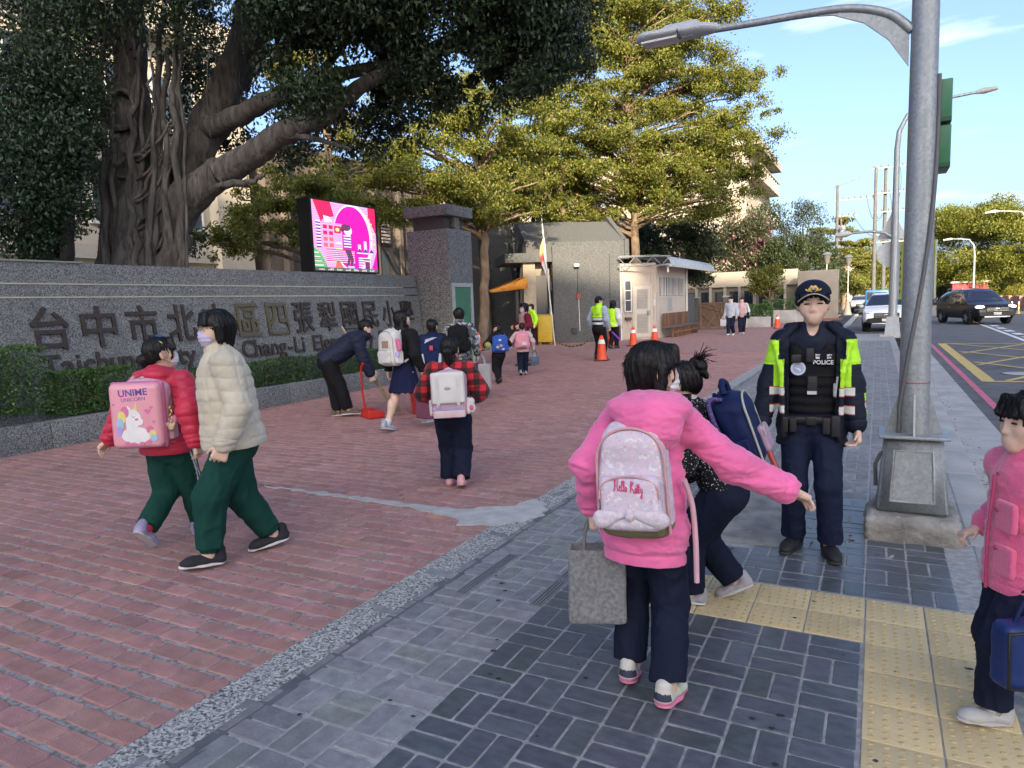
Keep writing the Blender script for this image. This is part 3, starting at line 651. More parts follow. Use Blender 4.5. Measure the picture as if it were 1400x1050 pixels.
# canopy on a steel truss
cn = MB()
for z_ in (2.98, 3.34): cn.tube([(-9.25, 26.98, z_), (-7.42, 28.10, z_)], .03, 6, M=sw)
for k in range(6):
    t0, t1 = k/6, (k+1)/6; a, b2 = (2.98, 3.34) if k % 2 else (3.34, 2.98)
    cn.tube([(-9.25+1.83*t0, 26.98+1.12*t0, a), (-9.25+1.83*t1, 26.98+1.12*t1, b2)], .02, 6, M=sw)
cn.build('canopy_truss', GREYF, gh)
rv = []; rf = []
prof = [(-9.3, 3.40), (-7.95, 3.40), (-7.72, 3.37), (-7.55, 3.28), (-7.44, 3.15), (-7.40, 3.02)]
ys = [28.1+k*.85 for k in range(11)]
POLY = mat('canopy_sheet', (.42, .45, .47), rough=.35, var=.08, scale=2, spec=.5); cp = MB()
for i in range(10):
    y0 = ys[i]; y1 = ys[i+1]-.03
    for (xa, za), (xb, zb) in zip(prof[:-1], prof[1:]): 
        ya = y0-(.8 if (i == 0 and xa < -8) else 0)
        cp.add([sw @ Vector(q) for q in ((xa, ya, za), (xb, y0, zb), (xb, y1, zb), (xa, y1, za), (xa, ya, za+.012), (xb, y0, zb+.012), (xb, y1, zb+.012), (xa, y1, za+.012))], [(0, 3, 2, 1), (4, 5, 6, 7), (0, 1, 5, 4), (2, 3, 7, 6)], 0)
cp.build('canopy_sheets', POLY, gh); 
b = MB(); b.box((-7.47, 28.05, 2.92), (-7.35, 36.6, 3.03), 0, sw); b.build('gutter', flat((.55, .55, .53), .5), gh)
b = MB(); b.tube([sw @ Vector((-7.55, 28.2, 2.95)), sw @ Vector((-7.55, 28.2, 2.7))], .05, 8); b.build('lamp', WHITEF, gh)
# left part: slab, column, window
GB('flat_slab', (-1.95, -.1, 3.26), (-.06, 3.2, 3.62)); GB('column', (-1.2, .1, 0), (-.72, .55, 3.255), mat('tan_column', (.40, .33, .24), rough=.8, var=.1))
GB('back_wall', (-.715, .5, 0), (-.06, .7, 3.255), flat((.30, .26, .2), .8)); w_ = GB('window', (-.66, .46, 1.2), (-.1, .499, 2.75), GLASSD)
for s_ in (-.69, -.11): GB('window_frame', (s_, .42, 1.2), (s_+.05, .459, 2.75), flat((.4, .36, .28), .6), par=w_)
# camera, meter and pipe on the front panel
b = MB(); b.box((.78, -.42, 3.02), (.98, -.30, 3.14), bev=.02); b.tube([(.9, -.18, 3.0), (.9, -.32, 3.05)], .02, 6); b.build('security_camera', WHITEF, gh)
b = MB(); b.tube([(.95, -.195, 3.0), (.95, -.195, 1.95)], .012, 6); b.build('cable', flat((.03, .03, .03)), gh)
b = MB(); b.tube([(.98, -.195, 1.75), (1.0, -.195, .45)], .016, 6); b.build('conduit', WHITEF, gh)
GB('alarm_box', (.88, -.26, 1.75), (1.05, -.181, 1.95), flat((.25, .05, .04), .5)); GB('floor_lamp', (.66, -.27, .38), (.86, -.181, .6), flat((.03, .03, .03), .4))
# ---- buildings behind
def windows(par, face, x, us, zs, w_, h_, axis, glassm=GLASSB, frame=WHITEF, d=.06):
    """windows on a wall plane: axis 'x' = plane of constant x (normal +x), 'y' = plane of constant y (normal -y)"""
    for u in us:
        for z_ in zs:
            def bb(n_, u0, u1, z0, z1, o0, o1, m_, p_):
                b = MB()
                if axis == 'x': b.box((x+o0, u0, z0), (x+o1, u1, z1))
                else: b.box((u0, x-o1, z0), (u1, x-o0, z1))
                return b.build(n_, m_, p_)
            wn = bb('window', u-w_/2, u+w_/2, z_, z_+h_, .002, .03, glassm, par)
            for q in (-w_/2, -.03, w_/2-.06): bb('frame', u+q, u+q+.06, z_, z_+h_, .031, .031+d, frame, wn)
            bb('sill', u-w_/2-.1, u+w_/2+.1, z_-.1, z_-.005, .002, .16, frame, wn)
# cream school block behind the banyan
cb = empty('school_block', (0, 0, 0), 0, 'cream four-storey school block behind the big banyan', 'building')
BX('wall', (-38, -6, 0), (-22, 19.8, 11.0), CREAM, cb); BX('cornice', (-38.5, -6.5, 11.0), (-21.3, 20.4, 11.35), flat((.42, .38, .31), .9), cb); BX('parapet', (-38, -6, 11.351), (-22, 19.8, 12.4), CREAM, cb)
BX('corner_pier', (-22.0, 18.2, 0), (-21.55, 19.75, 10.99), CREAM, cb)
for z_ in (3.5, 7.0): BX('floor_band', (-22.0, -6, z_), (-21.8, 18.19, z_+.45), flat((.45, .41, .34), .9), cb)
windows(cb, None, -21.99, [2.6, 5.6, 8.6, 11.6, 14.6, 17.0], [1.1, 4.7, 8.1], 1.7, 1.7, 'x')
for k in range(2): 
    b = MB(); b.box((-21.95, 16.0, 3.0-k*.0), (-21.4, 17.6, 3.2)); 
bk = empty('brown_hall', (0, 0, 0), 0, 'dark brown panelled hall behind the screen and tower', 'building')
BX('wall', (-30, 20.5, 0), (-21.5, 33, 8.5), BROWNW, bk)
for k in range(5): BX('wall_rib', (-21.5, 21.2+k*1.9, 0), (-21.2, 21.45+k*1.9, 8.4), BROWNW, bk)
BX('wall_base', (-21.5, 26.3, 0), (-21.3, 32.9, 4.6), flat((.06, .055, .05), .9), bk)
for k in range(7): BX('louvre', (-21.29, 27.4, 4.8+k*.16), (-21.2, 28.0, 4.9+k*.16), flat((.35, .31, .27), .7), bk)
BX('window', (-21.298, 27.2, 3.2), (-21.27, 27.9, 4.3), GLASSB, bk); BX('window', (-21.298, 28.6, 2.6), (-21.27, 29.2, 3.9), GLASSD, bk)
# slanting concrete buttresses beyond the gate
bt = empty('buttress', (-15.2, 28.4, 0), 0, 'slanting grey concrete buttress slab beyond the gate opening', 'buttress')
b = MB(); b.prism([(-1.2, 0), (.75, 0), (.1, 5.6), (-1.35, 5.6)], 'y', 0, .5); b.build('slab', GCONC, bt)
bt2 = empty('buttress', (-16.6, 27.6, 0), 0, 'dark slanting buttress slab just left of the pale one, beyond the gate', 'buttress')
b = MB(); b.prism([(-.5, 0), (.9, 0), (.4, 6.4), (-.7, 6.4)], 'y', 0, .4); b.build('slab', flat((.055, .052, .05), .9), bt2)
# inner hall wall far behind the gate
ib = empty('inner_block', (0, 0, 0), 0, 'grey school hall wall seen through the gate opening', 'building')
BX('wall', (-40, 38, 0), (-13.2, 46, 6.5), mat('grey_hall', (.28, .26, .24), rough=.9, var=.1, scale=1.5), ib); BX('dark_opening', (-17.2, 37.95, 0), (-13.8, 37.99, 2.4), flat((.02, .02, .02), .9), ib)
for k in range(9): BX('roller_slat', (-20.6, 37.93, .2+k*.3), (-17.6, 37.99, .47+k*.3), flat((.10, .10, .1), .7), ib)
# tall lit block in the middle distance
tb = empty('apartment_block', (0, 0, 0), 0, 'tall pale block with balconies rising behind the yellow-green trees', 'building')
BX('wall', (-46, 60, 0), (-9.6, 74, 13.6), mat('pale_wall', (.36, .31, .245), rough=.9, var=.06, scale=1), tb); BX('eave', (-46.6, 59.3, 13.601), (-8.6, 74.6, 14.3), flat((.36, .32, .28), .9), tb)
for k in range(4):
    z_ = 1.8+k*3.1; BX('balcony', (-9.6, 60.6, z_), (-8.6, 73, z_+.25), flat((.45, .41, .36), .9), tb)
    for q in range(9): BX('baluster', (-8.7, 60.8+q*1.4, z_+.25), (-8.6, 61.2+q*1.4, z_+1.1), flat((.38, .34, .3), .9), tb)
    BX('rail', (-8.75, 60.6, z_+1.101), (-8.55, 73, z_+1.2), flat((.38, .34, .3), .9), tb)
BX('red_tile_band', (-14.2, 59.93, 4.6), (-9.7, 59.99, 6.0), mat('red_mosaic', (.38, .2, .15), rough=.8, var=0, scale=3, voro=True, col2=(.6, .5, .4)), tb)
windows(tb, None, 59.99, [-42, -38, -34, -30, -26, -22, -18, -15.2], [3.6, 6.8, 10], 1.8, 1.7, 'y')
# low school annex and end wall
ax = empty('annex', (0, 0, 0), 0, 'low beige annex wall behind the planters in the distance', 'building')
BX('wall', (-30, 49, 0), (-4.6, 54, 3.25), mat('beige_wall', (.22, .195, .155), rough=.9, var=.08, scale=1.2), ax); BX('fascia', (-30, 48.8, 2.3), (-4.6, 48.99, 3.3), flat((.36, .33, .27), .9), ax)
for k in range(9): BX('post', (-13+k*.95, 48.4, 0), (-12.85+k*.95, 48.6, 2.29), flat((.42, .39, .33), .8), ax)
for k in range(8): BX('window', (-12.7+k*.95, 48.96, .8), (-12.1+k*.95, 48.995, 2.0), GLASSD, ax)
ew = empty('end_wall', (0, 0, 0), 0, 'plain beige wall slab standing at the end of the plaza', 'wall'); BX('slab', (-4.45, 47.2, 0), (-2.12, 47.9, 3.08), mat('pale_slab', (.27, .24, .195), rough=.9, var=.1, scale=1.5), ew, bev=.03); BX('side_panel', (-2.118, 47.3, .3), (-2.09, 47.8, 2.4), flat((.04, .04, .04), .5), ew)
BX('base', (-4.9, 46.9, 0), (-1.9, 47.19, .12), flat((.22, .09, .08), .9), ew)
# unseen blocks added behind the camera, sized and placed to shade gate and plaza
for (x0, x1, hh_, lb) in ((3.5, 40.3, 41.0, 'long pale unseen block with banded floors, added to shade the school gate'), (40.5, 64, 51.0, 'taller pale unseen block beside the long one, added to shade the plaza')):
    sh = empty('shade_block', (0, 0, 0), 0, lb, 'building')
    BX('wall', (x0, -78, 0), (x1, -62, hh_-.8), CREAM, sh); BX('parapet', (x0, -78, hh_-.799), (x1, -62.0, hh_), CREAM, sh)
    z_ = 2.8
    while z_ < hh_-2: BX('floor_band', (x0, -61.999, z_), (x1, -61.8, z_+.3), flat((.4, .37, .32), .9), sh); z_ += 3.1
    wb = MB(); k = x0+1.5
    while k < x1-2.5:
        z_ = 3.7
        while z_ < hh_-2.5: wb.box((k, -61.99, z_), (k+2, -61.9, z_+1.6)); z_ += 3.1
        k += 4.2
    wb.build('window_field', GLASSB, sh, kind='stuff')
# ================================================================== street furniture
def arcpts(c, r, a0, a1, n, f): return [f(c, r, a0+(a1-a0)*i/n) for i in range(n+1)]
# ---- the big lamp post in front
lp = empty('lamp_post', (.225, 5.20, 0), 0, 'thick galvanised street lamp post with boxed base on a concrete footing beside the police officer', 'lamp post', 'street lamp posts along the kerb')
foot = SDF(.012, .01).bx((.0, 0, .05), (.265, .30, .105), .03); foot.cut((0, -.25, .155), (0, -.8, 1)); foot.cut((-.22, 0, .155), (-.8, .1, .8)); foot.cut((.24, -.2, .155), (.6, -.3, .6))
foot.build('footing', CONC2, lp, disp=lambda V, n: .010*vnoise(V, 14, 3)+.006*vnoise(V, 45, 4))
bs = MB()
def frust(b, z0, z1, x0, y0, x1, y1, mi=0, oy0=0, oy1=0):
    b.add([(-x0, -y0+oy0, z0), (x0, -y0+oy0, z0), (x0, y0+oy0, z0), (-x0, y0+oy0, z0), (-x1, -y1+oy1, z1), (x1, -y1+oy1, z1), (x1, y1+oy1, z1), (-x1, y1+oy1, z1)], [(0, 3, 2, 1), (4, 5, 6, 7), (0, 1, 5, 4), (1, 2, 6, 5), (2, 3, 7, 6), (3, 0, 4, 7)], mi)
bm_ = bmesh.new(); t_ = MB(); frust(t_, .155, .64, .205, .19, .165, .15); bv = [bm_.verts.new(p) for p in t_.v]; [bm_.faces.new([bv[i] for i in f]) for f in t_.f]; bmesh.ops.bevel(bm_, geom=bm_.edges[:], offset=.018, segments=2, affect='EDGES'); bs.bm(bm_)
bs.build('base_box', GALV, lp)
b = MB(); b.box((-.20, -.185, .641), (.20, .185, .662), bev=.006); b.build('base_plate', GALV, lp)
# recessed access door on the front face: raised frame of rounded bars around a sunken panel
b = MB(); dr = [(-.125, .235), (.125, .235), (.108, .565), (-.108, .565)]
def fy(z, o=0): return -.19+(z-.155)*(.04/.485)-o
b.tube([(x, fy(z, .002), z) for x, z in dr+dr[:1]], .011, 8); b.build('door_rim', GALV, lp)
b = MB(); b.add([(x*.93, fy(z, .003), z) for x, z in dr]+[(x*.93, fy(z, -.01), z) for x, z in dr], [(0, 1, 2, 3), (0, 4, 5, 1), (1, 5, 6, 2), (2, 6, 7, 3), (3, 7, 4, 0)], 0); b.build('access_door', GALV, lp)
b = MB()
for a in (PI/2, -PI/2, 0, PI): 
    ca, sa = math.cos(a), math.sin(a); M4 = Matrix.Rotation(a, 4, 'Z'); b.add([(.078, -.006, .662), (.165, -.006, .662), (.078, -.006, .95), (.078, .006, .662), (.165, .006, .662), (.078, .006, .95)], [(0, 1, 2), (3, 5, 4), (0, 3, 4, 1), (1, 4, 5, 2), (2, 5, 3, 0)], 0, False, M4)
b.build('gusset', GALV, lp)
b = MB(); b.tube([(0, 0, .66), (0, 0, 2.0), (0, 0, 3.4), (0, 0, 5.5), (0, 0, 8.2)], [.090, .083, .075, .066, .052], 28); b.build('pole', GALV, lp)
b = MB(); n = 60; pts = []
for i in range(n+1):
    t = i/n; z = 2.9-2.3*t; a = -.25-2.35*min(1, max(0, (t-.12)/.78))**1.3; r = .090-.0058*z+.012; pts.append((r*math.cos(a), r*math.sin(a), z))
pts += [(-.19, -.10, .52), (-.215, -.08, .45), (-.21, -.05, .3)]
b.tube(pts, .0125, 8); b.build('cable', flat((.12, .125, .13), .6), lp)
b = MB(); b.lathe([(.0895, 0), (.0895, .007)], 28, (0, 0, .99)); b.build('red_tape', flat((.35, .07, .07), .6), lp)
# curved bracket arm towards the school and lantern
b = MB(); A_ = [Vector(q) for q in ((-.07, 0, 3.19), (-.07, 0, 3.19), (-.20, 0, 3.315), (-.42, 0, 3.395), (-.70, 0, 3.42), (-1.0, 0, 3.43), (-1.34, 0, 3.445), (-1.34, 0, 3.445))]; ap = []
for i in range(1, 6):
    for q in range(8): t = q/8; p0, p1, p2, p3 = A_[i-1:i+3]; ap.append(.5*((2*p1)+(p2-p0)*t+(2*p0-5*p1+4*p2-p3)*t*t+(3*p1-p0-3*p2+p3)*t**3))
ap.append(A_[6]); b.tube(ap, [.030-.007*i/(len(ap)-1) for i in range(len(ap))], 16); b.build('bracket_arm', GALV, lp)
b = MB(); pr = [(-.085, 2.98), (-.20, 3.16), (-.34, 3.29), (-.52, 3.375), (-.62, 3.39), (-.42, 3.38), (-.22, 3.31), (-.085, 3.19)]; b.prism(pr, 'y', -.008, .008); b.build('web_plate', GALV, lp)
hd = SDF(.008, .03); hd.rc((-1.37, 0, 3.465), (-1.74, 0, 3.475), .075, .095, ax=(0, 0, 1), sc=.42); hd.rc((-1.28, 0, 3.452), (-1.45, 0, 3.462), .045, .06, ax=(0, 0, 1), sc=.7); hd.bx((-1.50, 0, 3.505), (.12, .055, .02), .018)
hd.build('lamp_head', mat('lamp_grey', (.42, .44, .46), rough=.45, var=.05), lp); lh = bpy.data.objects['lamp_head']
b = MB(); b.box((-1.78, -.065, 3.424), (-1.52, .065, 3.438)); b.build('lens', flat((.55, .55, .52), .25), lh); b = MB(); b.box((-1.49, -.035, 3.420), (-1.42, .035, 3.431)); b.build('label_plate', flat((.35, .33, .3), .4), lh)
b = MB(); b.tube([(-1.515, -.088, 3.47), (-1.515, -.07, 3.425), (-1.515, .07, 3.425), (-1.515, .088, 3.47)], .004, 6); b.build('clip', GREYF, lh)
# notice plate strapped behind the pole, its yellow rim showing on both sides
npl = empty('notice_plate', (.225, 5.345, 1.72), 0, 'narrow yellow-green edged notice plate strapped behind the thick lamp post', 'notice plate')
BX('plate', (-.105, -.006, -.19), (.105, .006, .19), flat((.50, .56, .08), .45), npl); 
for sx in (-1, 1): BX('rim', (sx*.105-.006, -.012, -.19), (sx*.105+.006, .012, .19), flat((.55, .58, .5), .4), npl)
for k in range(6): BX('print', (-.102, -.0075, -.15+k*.05), (-.092, -.0061, -.125+k*.05), flat((.06, .07, .03), .5), npl)
ps = empty('signal_box', (.365, 5.28, 2.34), 0, 'pair of dark green signal housings stacked on the far side of the thick lamp post', 'signal')
GRB = mat('green_housing', (.03, .16, .075), rough=.4, var=.08, scale=6)
for k in range(2):
    hb = BX('housing', (-.09, -.06, k*.275), (.018, .20, k*.275+.262), GRB, ps, bev=.006); 
    BX('visor', (-.088, -.085, k*.275+.004), (.016, -.061, k*.275+.03), flat((.015, .075, .035), .5), hb)
b = MB(); b.tube([(-.16, .05, .12), (-.05, .07, .12)], .015, 8); b.tube([(-.16, .05, .42), (-.05, .07, .42)], .015, 8); b.build('strap', GREYF, ps)

# ---- second lamp post down the pavement
def far_post(x, y, label, signs=True):
    t = empty('lamp_post', (x, y, 0), 0, label, 'lamp post', 'street lamp posts along the kerb')
    b = MB(); frust(b, 0, .7, .26, .25, .19, .18); b.build('base_box', GALV, t); b = MB(); frust(b, -.05, .06, .42, .40, .40, .38); b.build('footing', CONC, t)
    p = [(0, 0, .7), (0, 0, 4), (0, 0, 6.6), (.05, 0, 7.2), (.3, .1, 7.75), (.8, .3, 8.05), (1.7, .6, 8.25), (2.4, .9, 8.36)]
    b = MB(); b.tube(p, [.15, .12, .095, .085, .07, .06, .05, .045], 14); b.build('pole', GALV, t)
    b = MB(); b.tube([(2.35, .88, 8.35), (2.6, .97, 8.39), (3.0, 1.12, 8.45)], [.05, .10, .06], 8); b.build('lamp_head', flat((.35, .33, .3), .5), t)
    b = MB(); b.tube([(-.08, 0, 3.55), (-.35, 0, 3.72), (-.8, 0, 3.80), (-1.45, 0, 3.78)], [.06, .055, .045, .04], 10); b.build('bracket_arm', GALV, t)
    b = MB(); b.tube([(-1.4, 0, 3.78), (-1.6, 0, 3.77), (-1.95, 0, 3.74)], [.05, .12, .07], 8); b.build('lamp_head', flat((.42, .44, .45), .5), t)
    return t
far_post(.50, 28.9, 'slimmer second lamp post with double arms and traffic sign backs, far along the pavement')
def sign(name, label, loc, poly, m_):
    t = empty(name, loc, 0, label, 'traffic sign'); b = MB(); b.prism(poly, 'y', -.012, .012); b.build('panel', m_, t)
    b = MB(); b.box((-.03, -.05, -.2), (.03, -.013, .2)); b.build('bracket', GREYF, t); return t
SBK = mat('sign_back', (.42, .44, .45), rough=.45, var=.08, metal=.3)
sign('triangle_sign', 'grey back of a triangular traffic sign on the second lamp post', (.42, 29.12, 3.85), [(-.52, -.36), (.52, -.36), (.46, -.30), (.02, .58), (-.02, .58), (-.46, -.30)], SBK)
sign('round_sign', 'grey back of a round traffic sign below the triangular one', (.40, 29.12, 2.95), [(.46*math.cos(2*PI*k/32), .46*math.sin(2*PI*k/32)) for k in range(32)], SBK)
# curved lamp posts along the far side of the road
def curved_post(x, y, h_, rz, label):
    t = empty('street_lamp', (x, y, 0), rz, label, 'street lamp', 'curved lamp posts across the road')
    b = MB(); b.tube([(0, 0, -.12), (0, 0, h_*.75), (.1, 0, h_*.9), (.5, 0, h_*.985), (1.2, 0, h_), (1.9, 0, h_*1.01)], [.11, .08, .075, .06, .05, .045], 10); b.build('pole', mat('pale_post', (.30, .30, .29), rough=.5, var=.05) if 'pale_post' not in bpy.data.materials else bpy.data.materials['pale_post'], t)
    b = MB(); b.tube([(1.8, 0, h_*1.01), (2.0, 0, h_*1.01), (2.6, 0, h_*1.0)], [.05, .12, .06], 8); b.build('lamp_head', flat((.45, .45, .43), .5), t)
curved_post(8.1, 80, 6.4, PI, 'pale curved lamp post in front of the big rain tree across the road')
curved_post(9.2, 60, 6.9, PI, 'lamp post at the far right whose head just shows by the big rain tree')
# ---- lantern posts
for (x, y, h_, lb) in ((-3.0, 50.5, 4.3, 'pedestrian lantern post beside the pale end wall'), (-1.98, 58, 4.4, 'farther lantern post with a white flared foot on the parking bay kerb')):
    t = empty('lantern_post', (x, y, 0), 0, lb, 'lantern', 'lantern posts on the far pavement')
    b = MB(); b.lathe([(.32, 0), (.26, .2), (.14, .8), (.09, 1.0), (.075, 1.1)], 14); b.build('foot', flat((.17, .165, .15), .7), t)
    b = MB(); b.tube([(0, 0, 1.1), (0, 0, h_-.7)], .05, 8); b.build('pole', GALV, t)
    b = MB(); b.lathe([(.12, -.72), (.26, -.2), (.30, -.15)], 12, (0, 0, h_)); b.build('shade', flat((.14, .135, .125), .4), t); b = MB(); b.lathe([(.33, -.149), (.16, .0), (.03, .05)], 12, (0, 0, h_)); b.build('cap', GREYF, t)
# ---- utility poles and wires
UT = mat('pole_concrete', (.10, .098, .095), rough=.8, var=.12, scale=3)
def utility(x, y, h_, arms, label, twin=0):
    t = empty('utility_pole', (x, y, 0), 0, label, 'utility pole'); 
    b = MB(); b.tube([(0, 0, -.1), (0, 0, h_)], [.19, .12], 12); b.build('pole', UT, t)
    if twin: b = MB(); b.tube([(twin, .3, -.1), (twin, .3, h_)], [.19, .12], 12); b.build('pole', UT, t)
    for z_, x0, x1 in arms:
        a_ = BX('cross_arm', (x0, -.06, z_), (x1, .06, z_+.12), GREYF, t)
        ib = MB(); k = x0+.15
        while k < x1: ib.lathe([(.05, 0), (.08, .06), (.05, .12), (.07, .18), (.03, .24)], 8, (k, 0, z_+.121)); k += .55
        ib.build('insulator', flat((.12, .10, .09), .3), a_)
    return t
utility(-.35, 70, 12.4, [(12.25, -.3, 3.3), (10.1, -.2, 3.2), (8.5, -.2, 3.0), (6.6, -.2, 3.0), (5.9, -.2, 2.6)], 'tall twin utility pole with five cross arms behind the second lamp post', .75)
t = utility(-3.85, 80, 12.6, [(11.0, -.2, 3.6), (9.4, -.2, 1.9)], 'thinner utility pole with short cross arms standing left of the twin one')
b = MB(); b.lathe([(.28, 0), (.3, .1), (.3, .8), (.2, .9)], 12, (.5, 0, 7.6)); b.build('transformer', flat((.2, .22, .24), .5), t)
b = MB(); b.tube([(-.3, 0, 12.4), (2.2, 0, 13.2)], .04, 6); b.build('stay_arm', GREYF, t)
for wi, (a, q, sag) in enumerate((((-1.2, 80, 11.3), (-.1, 70, 7.9), .9), ((-.6, 80, 11.3), (.2, 70, 8.4), 1.2), ((-2.4, 80, 9.6), (.3, 70, 6.5), .8), ((2.6, 70, 10.2), (3.1, 70, 6.9), -.3), ((1.5, 70, 12.2), (1.2, 70, 8.6), -.2), ((.7, 70, 10.2), (.4, 70, 6.6), -.35))):
    pts = [Vector(a).lerp(Vector(q), i/14)-Vector((0 if sag > 0 else sag*4*(i/14)*(1-i/14), 0, max(0, sag)*4*(i/14)*(1-i/14))) for i in range(15)]
    b = MB(); b.tube(pts, .022, 5); tag(b.build('overhead_wire', flat((.03, .03, .035), .6)), ['upper sagging wire running from the thinner utility pole to the twin pole', 'lower sagging wire running between the two utility poles', 'lowest wire between the utility poles, from the short cross arm', 'hanging wire at the right ends of the twin pole cross arms', 'looping wire from the top cross arm of the twin utility pole', 'looping wire close beside the shafts of the twin utility pole'][wi], 'wire', 'wires between the utility poles')
# ---- cones
ORG = mat('cone_orange', (.75, .085, .025), rough=.55, var=.08, scale=6); CWH = mat('cone_white', (.75, .75, .75), rough=.4, var=.04)
def cone_proto(label, loc, h_=.68):
    t = empty('traffic_cone', loc, random.uniform(-.4, .4), label, 'traffic cone', 'orange traffic cones')
    b = MB(); b.box((-.18, -.18, 0), (.18, .18, .03), bev=.012); b.build('base', flat((.10, .02, .012), .7), t)
    b = MB(); b.lathe([(.145, .03), (.140, .05), (.098, .46*h_/.68)], 22); b.lathe([(.075, .575*h_/.68), (.035, h_), (.03, h_+.005)], 22); b.build('body', ORG, t)
    b = MB(); b.lathe([(.0985, .46*h_/.68), (.0755, .575*h_/.68)], 22); b.build('white_band', CWH, t)
    return t
c0 = cone_proto('orange traffic cone in front of the guard in the yellow vest', (-6.62, 17.85, 0))
for (x, y, lb) in ((-8.62, 24.3, 'orange traffic cone beside the white corner post, partly behind the guard'), (-7.67, 23.9, 'orange traffic cone in front of the louvred door'), (-7.09, 24.6, 'orange traffic cone by the end of the wooden bench'), (-12.6, 21.4, 'orange traffic cone inside the gate, beyond the boy in black'), (-4.35, 36.5, 'small orange cone far away beside the officer\'s cap'), (.80, 21.5, 'orange cone at the kerb just left of the thick lamp post')): dup(c0, (x, y, 0), random.uniform(-.4, .4), lb)
# ---- yellow bin, banner, orange canopy, benches, lattice gate
yb = empty('yellow_bin', (-11.6, 25.05, 0), .3, 'tall yellow metal bin standing left of the granite panel', 'bin')
BX('body', (-.30, -.26, .10), (.28, .24, 1.12), mat('yellow_metal', (.50, .33, .03), rough=.5, var=.08), yb, bev=.02); BX('lid', (-.31, -.27, 1.122), (.29, .25, 1.17), flat((.45, .30, .03), .5), yb)
for sx in (-.22, .2): BX('foot', (sx-.05, -.2, 0), (sx+.05, .2, .10), flat((.3, .2, .03), .6), yb)
rb = empty('red_crate', (-12.25, 25.3, 0), .3, 'red box on the ground left of the yellow bin', 'box'); BX('body', (-.22, -.22, 0), (.22, .22, .72), flat((.36, .07, .05), .5), rb, bev=.03); BX('rim', (-.24, -.24, .721), (.24, .24, .77), flat((.33, .06, .05), .5), rb)
fp = empty('banner_pole', (-10.85, 24.2, 0), 0, 'leaning white banner pole with a furled white, yellow and red flag', 'banner')
b = MB(); b.tube([(0, 0, 0), (-.42, 0, 4.95)], .022, 8); b.build('pole', WHITEF, fp)
V = []; C_ = []; 
for i in range(15):
    t = i/14; z = 4.1-2.05*t; w_ = .34*math.sin(PI*min(1, t*1.25+.12))*.9*(1-.35*t)+.03
    for j in range(6):
        s = j/5; V.append((-.085*z+.02-w_*s*.75, .05*math.sin(9*s+t*6), z-.18*s)); 
        k = (1 if t < .28 else 0); C_.append((.75, .55, .2) if t < .25 else ((.55, .1, .1) if (t < .42 and s > .3) or s > .9 else ((.15, .18, .3) if (i % 3 == 0 and .2 < s < .7 and .45 < t < .8) else (.68, .66, .66))))
F = [(i*6+j, i*6+j+1, (i+1)*6+j+1, (i+1)*6+j) for i in range(14) for j in range(5)]
VC = mat('printed_cloth', (1, 1, 1), rough=.85, var=.05, vcol=True)
o_ = link('flag', npmesh('flag', np.array(V), np.array(F), True, None, np.array(C_)), VC, fp); md = o_.modifiers.new('s', 'SOLIDIFY'); md.thickness = .006
oc = empty('canopy_tent', (-13.06, 24.73, 0), ga, 'orange fabric canopy stretched beside the column of the guard house', 'canopy')
OCL = mat('orange_cloth', (.80, .34, .05), rough=.8, var=.1, trans=.25)
V = [(-.78+1.5*u, -.3+2.2*v, 2.22+.50*u-.10*math.sin(PI*v)*math.sin(PI*u)-.10*abs(v-.5)*(1-u)) for u in np.linspace(0, 1, 13) for v in np.linspace(0, 1, 9)]
o_ = link('fabric', npmesh('fabric', np.array(V), np.array([(i*9+j, i*9+j+1, (i+1)*9+j+1, (i+1)*9+j) for i in range(12) for j in range(8)])), OCL, oc); md = o_.modifiers.new('s', 'SOLIDIFY'); md.thickness = .01
V = [(-.78+1.5*i/12, -.31-.02*math.sin(i*1.3), (2.10 if not q else 2.17)+(.50*i/12 if q else .12*i/12)+.0) for i in range(13) for q in (0, 1)]
o_ = link('valance', npmesh('v', np.array(V), np.array([(2*i, 2*i+2, 2*i+3, 2*i+1) for i in range(12)])), OCL, oc); md = o_.modifiers.new('s', 'SOLIDIFY'); md.thickness = .006
for (x, y, z_) in ((.32, -.1, 2.45), (-.6, 1.7, 2.2)): b = MB(); b.tube([(x, y, 0), (x, y, z_)], .09, 8); b.build('post', flat((.05, .045, .04), .7), oc)
WOOD = mat('bench_wood', (.17, .085, .045), rough=.7, var=.35, scale=6, stretch=(1, 1, .3), rnd=.25)
bn = empty('bench', (-7.75, 31.2, 0), 0, 'wooden slatted bench against the cream side wall of the guard house', 'bench')
for k in range(17): BX('back_slat', (-.26, -2.2+k*.26, .45), (-.22, -2.02+k*.26, 1.02), WOOD, bn)
BX('seat', (-.2, -2.3, .42), (.25, 2.3, .47), flat((.12, .10, .09), .6), bn)
for k in range(13): BX('leg', (.12, -2.2+k*.36, 0), (.22, -2.1+k*.36, .419), WOOD, bn)
BX('rail', (.221, -2.25, .18), (.25, 2.25, .24), WOOD, bn)
gt = empty('lattice_gate', (-7.5, 36.3, 0), .1, 'rough wooden lattice gate panel between grey posts beyond the guard house', 'gate')
BX('frame', (-.55, -.03, .06), (-.48, .03, 1.38), WOOD, gt); BX('frame', (.48, -.03, .06), (.55, .03, 1.38), WOOD, gt); BX('frame', (-.479, -.03, 1.31), (.479, .03, 1.38), WOOD, gt); BX('frame', (-.479, -.03, .06), (.479, .03, .13), WOOD, gt)
for (a, q) in (((-.48, .13), (.1, 1.3)), ((.1, 1.3), (.48, .3)), ((-.2, .13), (.48, 1.2)), ((-.48, .8), (.2, .13)), ((-.48, 1.2), (.48, .9))):
    b = MB(); b.tube([(a[0], 0, a[1]), (q[0], .01, q[1])], .028, 6); b.build('branch', WOOD, gt)
